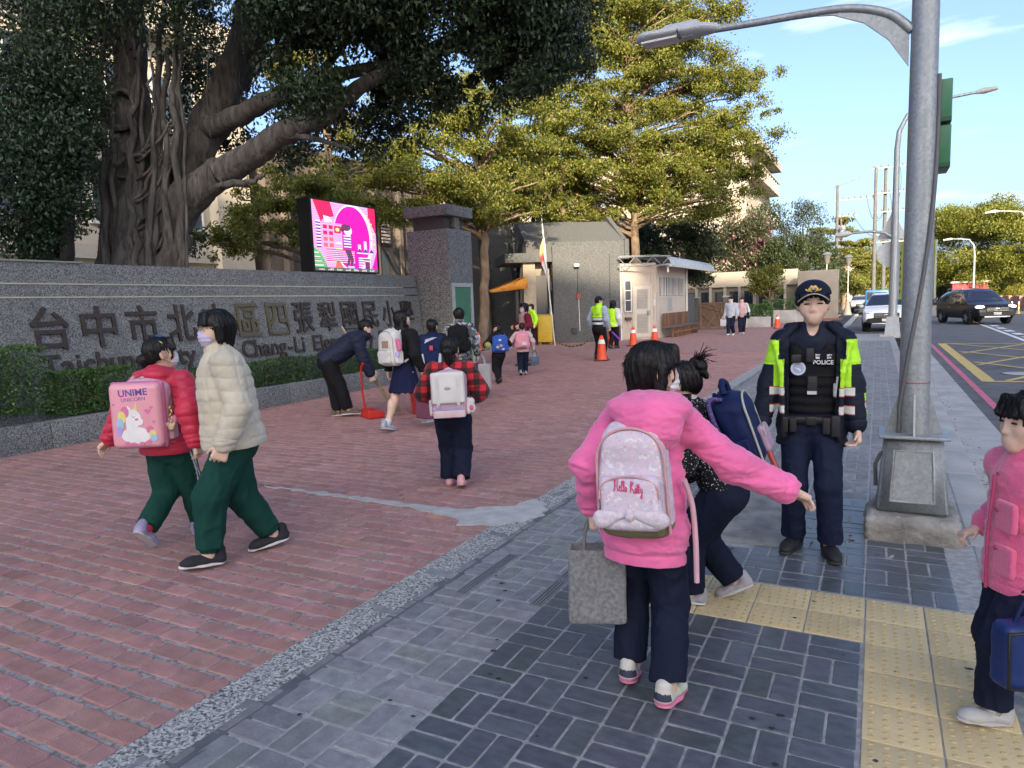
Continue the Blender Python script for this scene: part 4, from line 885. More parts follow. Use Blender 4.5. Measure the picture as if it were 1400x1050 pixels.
BX('back_panel', (-.47, .035, .14), (.47, .05, 1.3), flat((.11, .08, .06), .9), gt)
for k, x in enumerate((-8.3, -6.75)):
    t = empty('gate_post', (x, 36.4, 0), 0, ['grey concrete gate post left of the wooden lattice gate', 'grey concrete gate post right of the wooden lattice gate'][k], 'gate post'); BX('shaft', (-.15, -.15, 0), (.15, .15, 1.62), GCONC, t); BX('cap', (-.17, -.17, 1.621), (.17, .17, 1.68), CONC, t)
# planters far along
plants_far = []
for (x0, x1, y_, h_, lb) in ((-6.5, -4.85, 38.5, .55, 'low concrete planter with clipped hedge behind the two walking students'), (-6.0, -3.1, 44.0, .75, 'longer concrete planter with clipped hedge left of the officer\'s cap')):
    t = empty('planter', ((x0+x1)/2, y_, 0), 0, lb, 'planter'); w_ = (x1-x0)/2
    for q in range(3): BX('planter_block', (-w_+q*2*w_/3, -.5, 0), (-w_+(q+1)*2*w_/3-.01, -.35, h_), CONC, t, bev=.01)
    BX('planter_block', (-w_, .35, 0), (w_, .5, h_), CONC, t); BX('soil', (-w_, -.349, 0), (w_, .349, h_-.08), SOIL, t); plants_far.append((x0, x1, y_, h_))
# barrier tape from the bin to the guard
pts = [Vector((-11.2, 24.9, .12)), Vector((-10.2, 23.2, .10)), Vector((-9, 21.3, .13)), Vector((-7.9, 19.6, .3)), Vector((-7.2, 18.6, .55))]
bt_ = MB()
for i in range(24):
    a = i/24*(len(pts)-1); j = int(a); p0 = pts[j].lerp(pts[j+1], a-j); a2 = (i+1)/24*(len(pts)-1); j2 = min(int(a2), len(pts)-2); p1 = pts[j2].lerp(pts[j2+1], a2-j2)
    bt_.add([p0, p1, p1+Vector((.01, .01, .05)), p0+Vector((.01, .01, .05))], [(0, 1, 2, 3)], i % 2)
tag(bt_.build('barrier_tape', [flat((.5, .38, .05), .6), flat((.04, .04, .03), .6)]), 'yellow and black barrier tape low across the gate opening', 'tape')
# ---- delineator posts and red wall across the road
k = 0
dl0 = None
for i in range(14):
    f_ = i/13; x, y = 7.4+1.7*f_, 66-22*f_
    if dl0 is None:
        dl0 = empty('delineator_post', (x, y, -.1), 0, 'slim orange and white flexible post in the row along the far side of the road', 'bollard', 'orange and white posts along the road')
        b = MB(); b.lathe([(.11, 0), (.09, .05), (.045, .07), (.04, .3)], 10); b.lathe([(.04, .42), (.04, .62)], 10); b.build('post', mat('post_orange', (.72, .24, .05), rough=.5, var=.05), dl0)
        b = MB(); b.lathe([(.041, .3), (.041, .42)], 10); b.lathe([(.041, .62), (.041, .74), (.02, .78)], 10); b.build('white_sleeve', CWH, dl0)
    else: dup(dl0, (x, y, -.1), 0)
rw = empty('low_wall', (0, 0, 0), 0, 'low reddish wall across the road behind the orange and white posts', 'wall')
for i in range(12): BX('wall_panel', (8.9+.14*i*1.9, 78-3*i-2.96, -.1), (9.2+.14*i*1.9, 78-3*i, .95), mat('salmon_wall', (.42, .22, .16), rough=.9, var=.12, scale=2, rnd=.1) if 'salmon_wall' not in bpy.data.materials else bpy.data.materials['salmon_wall'], rw)
rs = empty('red_shed', (9.3, 92, 0), 0, 'small red painted hut across the road behind the dark car', 'hut'); BX('wall', (-2, -1, 0), (1.2, 1, 2.3), flat((.40, .05, .06), .7), rs); BX('roof', (-2.2, -1.2, 2.301), (1.4, 1.2, 2.5), flat((.35, .3, .28), .7), rs); BX('door', (-.6, -1.04, 0), (.2, -1.001, 1.9), flat((.25, .04, .05), .6), rs)

# ---- cars
TYRE = mat('tyre', (.012, .012, .013), rough=.85, var=.2); RIM = mat('alloy_rim', (.35, .36, .37), rough=.3, metal=.8, var=.05); CGL = glass('car_glass', (.02, .026, .05)); LENS = mat('headlamp', (.62, .64, .66), rough=.12, var=.1, scale=20, spec=.8); BLKP = flat((.015, .015, .017), .5); CHR = flat((.5, .51, .52), .2, .8)
def car(name, loc, rz, paint, label, L=4.45, Wd=1.86, Ht=1.66, lit=0, plate_txt=''):
    t = empty(name, loc, rz, label, 'car'); hl, hw = L/2, Wd/2
    zb = .30; belt = 1.02
    # side outline of the top edge: x -> z  (front = +x)
    X = np.array([-hl, -hl+.04, -hl+.25, -hl+.75, -.9, -.2, .35, .55, .95, 1.25, 1.65, hl-.2, hl-.04, hl]); 
    T = np.array([.75, .98, 1.30, Ht-.10, Ht-.01, Ht, Ht-.04, Ht-.12, 1.26, 1.08, 1.03, .93, .82, .62])
    xs = np.unique(np.concatenate([np.linspace(-hl, hl, 61), X])); top = np.interp(xs, X, T)
    fr = np.clip((np.abs(xs)-(hl-.45))/.45, 0, 1); wid = hw*(1-.17*fr**2.2); rows = []
    for x, zt, w in zip(xs, top, wid):
        g = max(0, zt-belt); bl = min(belt, zt-.05); zlo = zb+.12*max(0, (abs(x)-(hl-.5))/.5)
        wr = w-.30*min(1, g/.6) if g > 0 else w-.06
        r_ = [(x, 0, zlo), (x, w*.9, zlo), (x, w*.97, zlo+.06), (x, w, (zlo+bl)*.5), (x, w*.985, bl-.04), (x, w*.955 if g > .05 else w*.95, bl), (x, (w*.955*.45+wr*.55) if g > .05 else w*.90, bl+(zt-bl)*.55), (x, wr if g > .05 else w*.82, zt-.035 if g > .05 else zt-.02), (x, wr*.86 if g > .05 else w*.7, zt-.004), (x, 0, zt+.012)]
        rows.append(r_+[(p[0], -p[1], p[2]) for p in r_[-2:0:-1]])
    n = len(rows[0]); V = np.array([p for r_ in rows for p in r_]); F = []; MI = []
    for i in range(len(rows)-1):
        for j in range(n):
            F.append((i*n+j, i*n+(j+1) % n, (i+1)*n+(j+1) % n, (i+1)*n+j)); c = V[list(F[-1])].mean(0); jj = j if j < 9 else n-1-j
            xm, zt = c[0], np.interp(c[0], X, T); mi_ = 0
            if jj in (5, 6) and zt > 1.42 and -hl+.42 < xm < .72 and not (-.02 < xm < .1) and not (-1.12 < xm < -1.02): mi_ = 1
            if jj in (7, 8) and .42 < xm < 1.2: mi_ = 1
            if jj in (6,) and .55 < xm < 1.15: mi_ = 1
            if jj in (7, 8) and -hl+.2 < xm < -hl+.72: mi_ = 1
            if jj in (0, 1): mi_ = 2
            MI.append(mi_)
    me = npmesh('body', V, np.array(F), True, MI); body = link('body', me, [paint, CGL, BLKP], t)
    for sx in (-1, 1):
        fp_ = MB(); fp_.add([rows[0 if sx < 0 else -1][q] for q in range(n)], [tuple(range(n)) if sx > 0 else tuple(range(n))[::-1]]); fp_.build('bumper_face', paint if sx < 0 else BLKP, t)
    wx_ = (hl-.92, -hl+.86)
    for x in wx_:
        for sy in (-1, 1):
            w_ = MB(); Mw = Matrix.Translation((x, sy*(hw-.10), .34)) @ Matrix.Rotation(PI/2, 4, 'X'); w_.lathe([(.20, -.11), (.32, -.115), (.345, -.08), (.345, .08), (.32, .115), (.20, .11)], 26, M=Mw); wo_ = w_.build('wheel', TYRE, t)
            w_ = MB(); w_.lathe([(.04, -.12*1), (.05, -.118), (.215, -.10)], 20, M=Mw @ Matrix.Scale(1 if sy > 0 else -1, 4, (0, 0, 1))); 
            for q in range(5):
                a = q*2*PI/5; w_.box((.03, -.025, -.128), (.205, .025, -.112), M=Mw @ Matrix.Scale(1 if sy > 0 else -1, 4, (0, 0, 1)) @ Matrix.Rotation(a, 4, 'Z'))
            w_.build('rim', RIM, wo_)
            a_ = MB(); pts = [(x+.40*math.cos(q), sy*(hw*.985-.0), .34+.40*math.sin(q)) for q in np.linspace(-.15, PI+.15, 13)]; a_.tube(pts, .045, 8); a_.build('wheel_arch', BLKP, t)
    for sy in (-1, 1):
        h_ = SDF(.012, .01).el((hl-.22, sy*(hw-.27), .83), (.20, .22, .085), Matrix.Rotation(-sy*.5, 3, 'Z')); h_.build('headlight', emit('headlight_on', (1, .97, .9), 2.0) if lit and 'headlight_on' not in bpy.data.materials else (bpy.data.materials['headlight_on'] if lit else LENS), t)
        m_ = SDF(.015, .01).el((.62, sy*(hw+.10), 1.08), (.07, .11, .075)); m_.build('mirror', paint, t)
        b = MB(); b.lathe([(.07, 0), (.06, .02)], 14, M=Matrix.Translation((hl-.10, sy*(hw-.34), .50)) @ Matrix.Rotation(PI/2, 4, 'Y')); b.build('fog_lamp', LENS, t)
        b = MB(); b.box((-.6, sy*(hw-.012)-.012, .82), (-.42, sy*(hw-.012)+.012, .85)); b.build('door_handle', CHR, t)
    BX('grille', (hl-.06, -.48, .60), (hl+.015, .48, .82), BLKP, t, bev=.02); gr = [o for o in t.children][-1] if False else None
    for k in range(3): BX('grille_bar', (hl+.012, -.46, .64+k*.06), (hl+.03, .46, .655+k*.06), CHR, t)
    BX('badge', (hl+.016, -.09, .71), (hl+.036, .09, .78), CHR, t, bev=.008)
    BX('skid_plate', (hl-.12, -.55, .33), (hl+.01, .55, .40), CHR, t, bev=.01); pl_ = BX('number_plate', (hl+.012, -.17, .47), (hl+.03, .17, .58), flat((.68, .68, .66), .4), t)
    if plate_txt:
        me = text_mesh(plate_txt, .085, .001); o_ = link('plate_text', me, flat((.03, .03, .04)), pl_); me.materials.clear(); me.materials.append(flat((.03, .03, .04))); o_.rotation_euler = (PI/2, 0, PI/2); o_.location = (hl+.032, 0, .497)
    for sy in (-1, 1): b = MB(); b.tube([(-1.5, sy*.58, Ht+.03), (.1, sy*.58, Ht+.03)], .02, 6); b.build('roof_rail', CHR, t)
    return t
PWH = mat('white_car_paint', (.80, .81, .80), rough=.3, var=.03, coat=.6); PBK = mat('black_car_paint', (.012, .013, .016), rough=.3, var=.1, coat=.15, spec=.3); PBL = mat('blue_truck_paint', (.03, .14, .3), rough=.4, var=.1); PSV = mat('silver_car_paint', (.35, .36, .38), rough=.3, var=.05, coat=.5)
car('parked_car', (.42, 35.6, -.1), -PI/2-.03, PWH, 'white SUV parked in the bay behind the second lamp post')
car('moving_car', (4.25, 41.5, -.1), -PI/2+.33, PBK, 'black SUV with lit headlights turning out on the road', lit=1, plate_txt='BRQ-2231', Ht=1.7)
car('parked_car', (-1.1, 66, -.1), -PI/2, PSV, 'small silver car far down the parking bay beside the lantern post', Ht=1.5)
tk = empty('small_truck', (-.05, 62, -.1), -PI/2, 'small blue truck parked just left of the white SUV, far back', 'truck')
BX('cab', (1.0, -.8, .35), (2.2, .8, 1.9), PBL, tk, bev=.12); BX('bed', (-2.2, -.82, .6), (.95, .82, 1.05), PBL, tk); BX('windscreen', (2.17, -.68, 1.15), (2.215, .68, 1.72), CGL, tk); BX('bumper', (2.18, -.8, .3), (2.3, .8, .55), BLKP, tk)
for x in (1.5, -1.4):
    for sy in (-.7, .7): b = MB(); b.lathe([(.15, -.1), (.33, -.1), (.33, .1), (.15, .1)], 18, M=Matrix.Translation((x, sy, .33)) @ Matrix.Rotation(PI/2, 4, 'X')); b.build('wheel', TYRE, tk)
# ---- distant street end
def block(name, x0, y0, x1, y1, h_, col, label, nx=4, nz=3):
    t = empty(name, (0, 0, 0), 0, label, 'building'); w_ = BX('wall', (x0, y0, -.1), (x1, y1, h_), mat('house_wall', col, rough=.9, var=.08, scale=.8), t); BX('roof_edge', (x0-.3, y0-.3, h_+.001), (x1+.3, y1+.3, h_+.35), flat(tuple(c*.7 for c in col), .9), t)
    us = [x0+(x1-x0)*(k+.5)/nx for k in range(nx)]; windows(t, None, y0-.01, us, [1.2+3*k for k in range(nz)], (x1-x0)/nx*.5, 1.4, 'y'); return t
block('town_house', -9, 150, -1.2, 165, 9, (.55, .46, .33), 'sunlit ochre house at the end of the street, left side')
block('town_house', 1.5, 210, 8, 225, 8, (.6, .5, .36), 'sunlit cream house closing the end of the street')
block('town_house', -1.0, 180, 1.4, 190, 6, (.5, .44, .38), 'narrow grey-beige house at the street end between the two sunlit houses', 1, 2)
# ================================================================== trees and plants
def pw(px, py, d):
    """the world point seen d metres (along the view axis) from the photographer at this spot of the photograph"""
    return Vector((0, 0, CAM_H))+(cF+cR*((px-700)/950)-cU*((py-525)/950))*d
BARK = mat('banyan_bark', (.085, .076, .068), rough=.95, var=.35, scale=4, bump=.9, bscale=24, stretch=(1, 1, .45)); overlay(BARK, (.19, .178, .163), scale=3, stretch=(3, 3, .5), lo=.5, hi=.75, amt=.7)
overlay(BARK, (.028, .024, .02), scale=6, stretch=(3, 3, .4), lo=.48, hi=.62, amt=.75)
BARK2 = mat('tan_bark', (.17, .12, .08), rough=.95, var=.3, scale=5, bump=.8, bscale=26, stretch=(1, 1, .5))
BARK3 = mat('dark_bark', (.05, .042, .035), rough=.95, var=.3, scale=5, bump=.8, bscale=26, stretch=(1, 1, .5))
LEAFD = mat('banyan_leaf', (1, 1, 1), rough=.42, var=.1, vcol=True, trans=.22, scale=3)
LEAFY = mat('yellow_green_leaf', (1, 1, 1), rough=.5, var=.1, vcol=True, trans=.38, scale=2)
LEAFH = mat('hedge_leaf', (1, 1, 1), rough=.45, var=.1, vcol=True, trans=.2, scale=6)
def leaves(blobs, n, size, cols, seed=1, flat_=0.0, gap=.0, gsc=1.2, shell=.45, droop=.2, box=False, asp=.5, edge=1.0):
    """blobs: list of (centre, radii[, weight]); returns V, F, C of n leaf-shaped quads spread through them"""
    r = np.random.default_rng(seed); ce = np.array([tuple(b[0]) for b in blobs]); ra = np.array([tuple(b[1]) for b in blobs]); w = np.array([(b[2] if len(b) > 2 else 1)*(b[1][0]*b[1][1]*b[1][2])**.667 for b in blobs]); w = w/w.sum()
    m_ = int(n*(1+gap*1.6)); k = r.choice(len(blobs), m_, p=w)
    if box: P = ce[k]+ra[k]*r.uniform(-1, 1, (m_, 3)); fx = r.integers(0, 3, m_); sg = r.choice([-1, 1], m_); sel = r.random(m_) < .75; P[sel, fx[sel]] = (ce[k]+ra[k]*sg[:, None]*r.uniform(.88, 1.04, (m_, 1)))[sel, fx[sel]]
    else:
        d = r.normal(size=(m_, 3)); d /= np.linalg.norm(d, axis=1)[:, None]; rad = shell+(1-shell)*r.random(m_)**.6; rad *= 1+.12*r.normal(size=m_)*edge; P = ce[k]+ra[k]*d*rad[:, None]
    if gap > 0:
        nz = vnoise(P, gsc, seed+5)+.5*vnoise(P, gsc*2.7, seed+9); keep = nz > np.quantile(nz, gap*.62) if gap < 1 else nz > 0; P = P[keep][:n]; k = k[keep][:n]
    m_ = len(P); s = size*r.uniform(.6, 1.35, m_)
    a = r.uniform(0, 2*PI, m_); tilt = r.normal(size=m_)*(.9*(1-flat_)+.12)-droop
    L = np.stack([np.cos(a)*np.cos(tilt), np.sin(a)*np.cos(tilt), np.sin(tilt)], 1); rr = r.normal(size=(m_, 3))*(1-flat_*.85)+np.array([0, 0, 1.0])*(.4+flat_*2)
    S_ = np.cross(L, rr); S_ /= np.linalg.norm(S_, axis=1)[:, None]+1e-9; N_ = np.cross(S_, L)
    h = s[:, None]
    V = np.stack([P-L*h*.5, P+S_*h*asp*.5+N_*h*.06, P+L*h*.5, P-S_*h*asp*.5+N_*h*.06], 1).reshape(-1, 3); F = np.arange(m_*4).reshape(-1, 4)
    cols = np.array(cols); ci = r.integers(0, len(cols), m_); cv = cols[ci]*r.uniform(.7, 1.3, (m_, 1)); 
    return V, F, np.repeat(cv, 4, 0)
def leafobj(name, mat_, parent, *sets, kind=None):
    V = []; F = []; C_ = []; b = 0
    for v, f, c in sets: V.append(v); F.append(f+b); C_.append(c); b += len(v)
    return link(name, npmesh(name, np.concatenate(V), np.concatenate(F), False, None, np.concatenate(C_)), mat_, parent, kind=kind)
def wob(pts, amp, seed=1, n=10):
    """smooth wobbly curve through points"""
    r = random.Random(seed); P = [Vector(p) for p in pts]; o = []
    for i in range(len(P)-1):
        p0, p1, p2, p3 = P[max(0, i-1)], P[i], P[i+1], P[min(len(P)-1, i+2)]
        for q in range(n):
            t = q/n; o.append(.5*((2*p1)+(p2-p0)*t+(2*p0-5*p1+4*p2-p3)*t*t+(3*p1-p0-3*p2+p3)*t**3)+Vector((r.gauss(0, amp), r.gauss(0, amp), r.gauss(0, amp*.6))))
    o.append(P[-1]); return o
def limb(b, pts, r0, r1, seed=1, n=8, sides=10, amp=.015):
    c = wob(pts, amp, seed, n); k = len(c); rg = random.Random(seed); b.tube(c, [(r0+(r1-r0)*i/(k-1))*(1+rg.uniform(-.06, .06)) for i in range(k)], sides); return c
# ---- the big banyan behind the sign wall
D = 12.7
by = pw(195, 362, D); by.z = 0
ban = empty('banyan_tree', by, 0, 'huge banyan with twisted grey trunk and hanging roots behind the sign wall', 'tree')
def bl(p): return tuple(Vector(p)-by)
tr = SDF(.04, .10)
def seg(a, b2, ra, rb): tr.rc(bl(pw(*a)), bl(pw(*b2)), ra, rb)
base = by
tr.rc((0, 0, -.2), bl(pw(195, 300, D)), .72, .50); 
seg((195, 300, D), (190, 215, D), .50, .40); seg((190, 215, D), (180, 120, D), .40, .28); seg((180, 120, D), (178, 20, D), .28, .24); seg((178, 20, D), (172, -90, D), .24, .2)
seg((205, 320, D), (245, 245, D+.2), .42, .36); seg((245, 245, D+.2), (290, 165, D+.3), .36, .33); seg((290, 165, D+.3), (335, 60, D+.3), .33, .27); seg((335, 60, D+.3), (350, -80, D+.2), .27, .2)
seg((215, 330, D-.1), (262, 268, D-.3), .36, .30); seg((262, 268, D-.3), (300, 235, D-.4), .30, .25)
for (a, q, r0, r1) in (((150, 370, D-.35), (152, 250, D-.3), .12, .10), ((152, 250, D-.3), (165, 120, D-.2), .10, .07), ((140, 368, D-.2), (150, 290, D-.3), .13, .09), ((238, 372, D-.4), (225, 270, D-.45), .16, .10), ((225, 270, D-.45), (215, 170, D-.35), .10, .06), ((170, 372, D-.6), (175, 280, D-.55), .22, .12), ((175, 280, D-.55), (200, 200, D-.4), .12, .05), ((250, 330, D-.4), (215, 372, D-.5), .14, .2)): seg(a, q, r0, r1)
tr.build('trunk', BARK, ban, disp=lambda V, n: .03*vnoise(V*np.array([1, 1, .25]), 9, 1)+.014*vnoise(V*np.array([1, 1, .3]), 26, 2))
def LB(pts, r0, r1, seed, sides=10):
    b = MB(); limb(b, [bl(pw(*p)) for p in pts], r0, r1, seed, 7, sides, .018); b.build('branch', BARK, ban)
LB([(285, 175, D+.1), (330, 157, D-.2), (375, 132, D-.5), (430, 112, D-.8), (540, 85, D-1.2), (640, 60, D-1.5)], .21, .07, 1)
LB([(295, 240, D-.4), (340, 215, D-.6), (385, 182, D-.9), (430, 165, D-1.1), (490, 120, D-1.3), (580, 70, D-1.6), (690, 30, D-2)], .27, .06, 2)
LB([(260, 262, D-.3), (300, 252, D-.5), (335, 250, D-.6), (362, 240, D-.7)], .10, .03, 3)
LB([(330, 70, D+.3), (370, 40, D), (420, 25, D-.3), (520, -10, D-.8), (640, -40, D-1.2)], .17, .06, 4)
LB([(300, 150, D+.3), (350, 80, D+.5), (420, 60, D+.6), (470, 75, D+.4)], .14, .04, 5)
LB([(270, 200, D+.2), (330, 120, D+.6), (360, 90, D+.8), (400, 70, D+.8)], .09, .04, 6)
LB([(178, 60, D), (120, 10, D-.3), (60, -40, D-.5)], .16, .08, 7); LB([(190, 240, D), (120, 220, D-.2), (60, 200, D-.4), (20, 215, D-.6)], .12, .05, 8)
LB([(380, 185, D-.9), (430, 190, D-1.2), (480, 205, D-1.4)], .07, .02, 12); LB([(430, 112, D-.8), (470, 60, D-.9), (500, 20, D-1)], .08, .04, 13); LB([(540, 85, D-1.2), (600, 110, D-1.4), (650, 120, D-1.6)], .06, .02, 14)
rg = random.Random(9)
def root(*a):
    b = MB(); limb(b, *a); b.build('aerial_root', BARK, ban)
for k in range(13):
    x0 = rg.uniform(145, 250); y0 = rg.uniform(-20, 200); x1 = x0+rg.uniform(-18, 18); d = D-.42-rg.random()*.15
    root([bl(pw(x0, y0, d)), bl(pw((x0+x1)/2+rg.uniform(-9, 9), (y0+300)/2, d-.05)), bl(pw(x1, 372, d-.12))], rg.uniform(.012, .05), rg.uniform(.02, .09), k, 7, 7, .035)
for k in range(11):       # roots wrapped slantwise round the stem
    y0 = rg.uniform(150, 330); root([bl(pw(rg.uniform(150, 180), y0+rg.uniform(20, 80), D-.5)), bl(pw(200, y0+30, D-.62)), bl(pw(rg.uniform(225, 250), y0-rg.uniform(10, 60), D-.4))], rg.uniform(.025, .06), .02, 40+k, 7, 7, .02)
for k in range(9):       # a knot of looping roots half way up
    a0 = rg.uniform(0, 6.28); root([bl(pw(165+22*math.cos(a0+q)*rg.uniform(.8, 1.1), 150+27*math.sin(a0+q), D-.42)) for q in (0, 1.1, 2.2, 3.3, 4.4)], .05, .03, 70+k, 6, 6, .008)
for k in range(26):      # free hanging roots
    x0 = rg.uniform(20, 460); d = D-rg.uniform(0, 1.5); y0 = rg.uniform(-60, 80); ln = rg.uniform(50, 150)
    root([bl(pw(x0, y0, d)), bl(pw(x0+rg.uniform(-8, 8), y0+ln*.5, d)), bl(pw(x0+rg.uniform(-12, 12), y0+ln, d))], .010, .006, 90+k, 6, 5, .012)
CB = []
def cblob(px, py, d, r, w=1, fz=.8): CB.append((bl(pw(px, py, d)), (r, r, r*fz), w))
rg = random.Random(5)
for (px, py, d, r) in ((60, 0, 11.5, 1.5), (150, -60, 12, 1.7), (20, 90, 11, 1.2), (110, 60, 13.5, 1.1), (250, -40, 11.5, 1.6), (250, 60, 14, 1.2), (340, -60, 11.5, 1.7), (400, -10, 11, 1.0), (440, 10, 12.5, 1.1), (470, -20, 11, 1.2), (520, 30, 11.5, 1.2), (560, 60, 11.0, 1.1), (600, 20, 10.8, 1.3), (640, 70, 11.0, 1.15), (690, 30, 10.6, 1.3), (740, 40, 11, 1.0), (765, 10, 11, .9), (700, 95, 11, .8), (640, 120, 11.2, .75), (755, 95, 11.2, .55), (580, 130, 11.5, .7), (690, -60, 10, 1.7), (560, -70, 10, 1.7), (440, -100, 10, 1.8), (470, 130, 12.6, .8), (530, 150, 12.3, .7), (450, 190, 12.6, .6), (420, 160, 13, .8), (500, 190, 12.6, .55), (560, 175, 12.2, .45), (330, 200, 13.6, .5), (400, 215, 13.4, .5), (300, 120, 14.3, .9), (215, 160, 14.6, .9), (110, 150, 14, 1.0), (230, 250, 14.2, .6), (100, 240, 14, .7), (255, 330, 13.4, .45), (115, 300, 13.2, .5)): cblob(px, py, d, r)
for k in range(40): px = rg.uniform(380, 790); cblob(px, rg.uniform(-20, 150-(px-380)*.12), rg.uniform(10.4, 12.6), rg.uniform(.35, .6), 1.3)
leafobj('crown', LEAFD, ban, leaves(CB, 165000, .085, [(.028, .054, .02), (.022, .042, .018), (.036, .068, .024), (.046, .072, .02), (.02, .036, .018)], 21, gap=.4, gsc=2.0, shell=.25))
# ---- dark leafy tree at the left edge, closer
lt = empty('leafy_tree', tuple(Vector((*pw(60, 362, 11.6)[:2], 0))), 0, 'dark dense leafy tree filling the left edge behind the sign wall', 'tree'); lo_ = Vector(lt.location)
b = MB(); 
limb(b, [(0, 0, -.1), tuple(pw(50, 320, 11.6)-lo_), tuple(pw(95, 250, 11.8)-lo_), tuple(pw(60, 100, 12)-lo_), tuple(pw(40, -40, 12)-lo_)], .30, .14, 3, 8, 10, .02)
limb(b, [tuple(Vector((.5, .2, -.1))), tuple(pw(80, 300, 11.9)-lo_), tuple(pw(105, 255, 12)-lo_)], .14, .08, 4); limb(b, [tuple(pw(92, 362, 11.7)-lo_), tuple(pw(90, 290, 11.8)-lo_), tuple(pw(80, 250, 11.8)-lo_)], .11, .1, 5)
b.build('trunk', BARK3, lt)
LBl = [(tuple(pw(px, py, d)-lo_), (r, r, r*.85)) for (px, py, d, r) in ((20, 130, 10.6, .85), (70, 120, 11.0, .75), (15, 200, 10.4, .8), (70, 200, 10.6, .75), (110, 190, 11.2, .5), (20, 280, 10.4, .75), (65, 270, 10.5, .6), (100, 245, 11.2, .45), (20, 330, 10.5, .5), (50, 330, 10.5, .35), (105, 130, 11.4, .55), (-30, 230, 10, 1.1), (120, 215, 11.6, .35))]
leafobj('crown', LEAFD, lt, leaves(LBl, 30000, .075, [(.026, .055, .022), (.021, .045, .02), (.038, .068, .03), (.018, .036, .02)], 31, gap=.35, gsc=2.6, shell=.3))
# ---- tiered yellow-green trees inside the school
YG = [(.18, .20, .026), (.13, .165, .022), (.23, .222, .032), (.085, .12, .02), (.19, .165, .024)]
def tiered(name, px0, d, zg, px_top, py_top, tiers, label, seed, nleaf, trunk_r=.22, cols=YG, mat_=LEAFY, bark=BARK2, size=.115):
    """a straight trunk with flat layered sprays; tiers: (px, py, d, rx, rz) of each spray"""
    p = pw(px0, 470, d); loc = Vector((p.x, p.y, 0)); t = empty(name, loc, 0, label, 'tree', 'tiered yellow-green trees inside the school'); b = MB(); top = pw(px_top, py_top, d)-loc
    limb(b, [(0, 0, -.1), tuple(top*.33+Vector((.1, 0, 0))), tuple(top*.66), tuple(top)], trunk_r, .05, seed, 9, 10, .02); b.build('trunk', bark, t)
    B_ = []; b = MB(); rg = random.Random(seed); pass
    for (px, py, dd, rx, rz) in tiers:
        c = pw(px, py, dd)-loc; f = min(.97, max(.25, (c.z-.5)/max(1, top.z)))
        for k in range(2): e = c+Vector((rg.uniform(-.6, .6)*rx, rg.uniform(-.6, .6)*rx, rg.uniform(-.2, .1))); limb(b, [tuple(top*f*.92), tuple((top*f*.92).lerp(e, .5)+Vector((0, 0, .15))), tuple(e)], .075, .02, seed+k+int(px), 6, 6, .03)
        for q in range(8): B_.append((tuple(c+Vector((rg.gauss(0, .55)*rx, rg.gauss(0, .5)*rx, rg.gauss(0, .6)*rz-.12*rx*rg.random()))), (rx*rg.uniform(.3, .6), rx*rg.uniform(.3, .6), rz*rg.uniform(.4, .9))))
    b.build('branch', bark, t, kind='stuff'); leafobj('crown', mat_, t, leaves(B_, nleaf, size, cols, seed, flat_=.2, gap=.32, gsc=1.6, shell=.05, droop=.12, edge=2.2)); return t
T1 = [(px, py, d, rx, .38) for (px, py, d, rx) in ((600, 165, 24, 1.5), (660, 150, 25, 1.7), (560, 205, 24, 1.4), (640, 205, 25, 1.6), (700, 190, 25.5, 1.4), (520, 245, 23.5, 1.6), (600, 250, 24, 1.8), (680, 240, 25.5, 1.5), (540, 285, 23, 1.3), (620, 280, 24.5, 1.3), (700, 285, 26, 1.0), (480, 215, 24, 1.2), (650, 115, 25.5, 1.3), (690, 60, 25.5, 1.2))]
rg = random.Random(77)
T1 += [(rg.uniform(540, 720), rg.uniform(110, 290), rg.uniform(23.3, 25), rg.uniform(.8, 1.3), .4) for _ in range(14)]
T1 += [(rg.uniform(590, 740), rg.uniform(235, 300), rg.uniform(24.5, 26.5), rg.uniform(.6, 1.0), .35) for _ in range(10)]
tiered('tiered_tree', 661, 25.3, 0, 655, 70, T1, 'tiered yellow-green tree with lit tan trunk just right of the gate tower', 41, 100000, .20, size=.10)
T0 = [(px, py, d, rx, .34) for (px, py, d, rx) in ((440, 250, 20, 1.2), (400, 270, 19.5, 1.2), (360, 295, 19, 1.1), (320, 320, 18.5, .8), (300, 330, 18.3, .5), (440, 300, 19.8, .9), (390, 310, 19, .9), (480, 260, 20.5, 1.3), (460, 190, 21.5, 1.2), (400, 230, 20.5, 1.0), (345, 265, 20, .7), (520, 220, 21.5, 1.1), (380, 90, 24, 1.2), (420, 60, 24.5, 1.0), (440, 130, 24, 1.2), (500, 170, 23, 1.2))]
tiered('tiered_tree', 455, 21.5, 0, 450, 150, T0, 'low yellow-green tree spreading layered sprays behind the screen', 42, 40000, .16, size=.10)
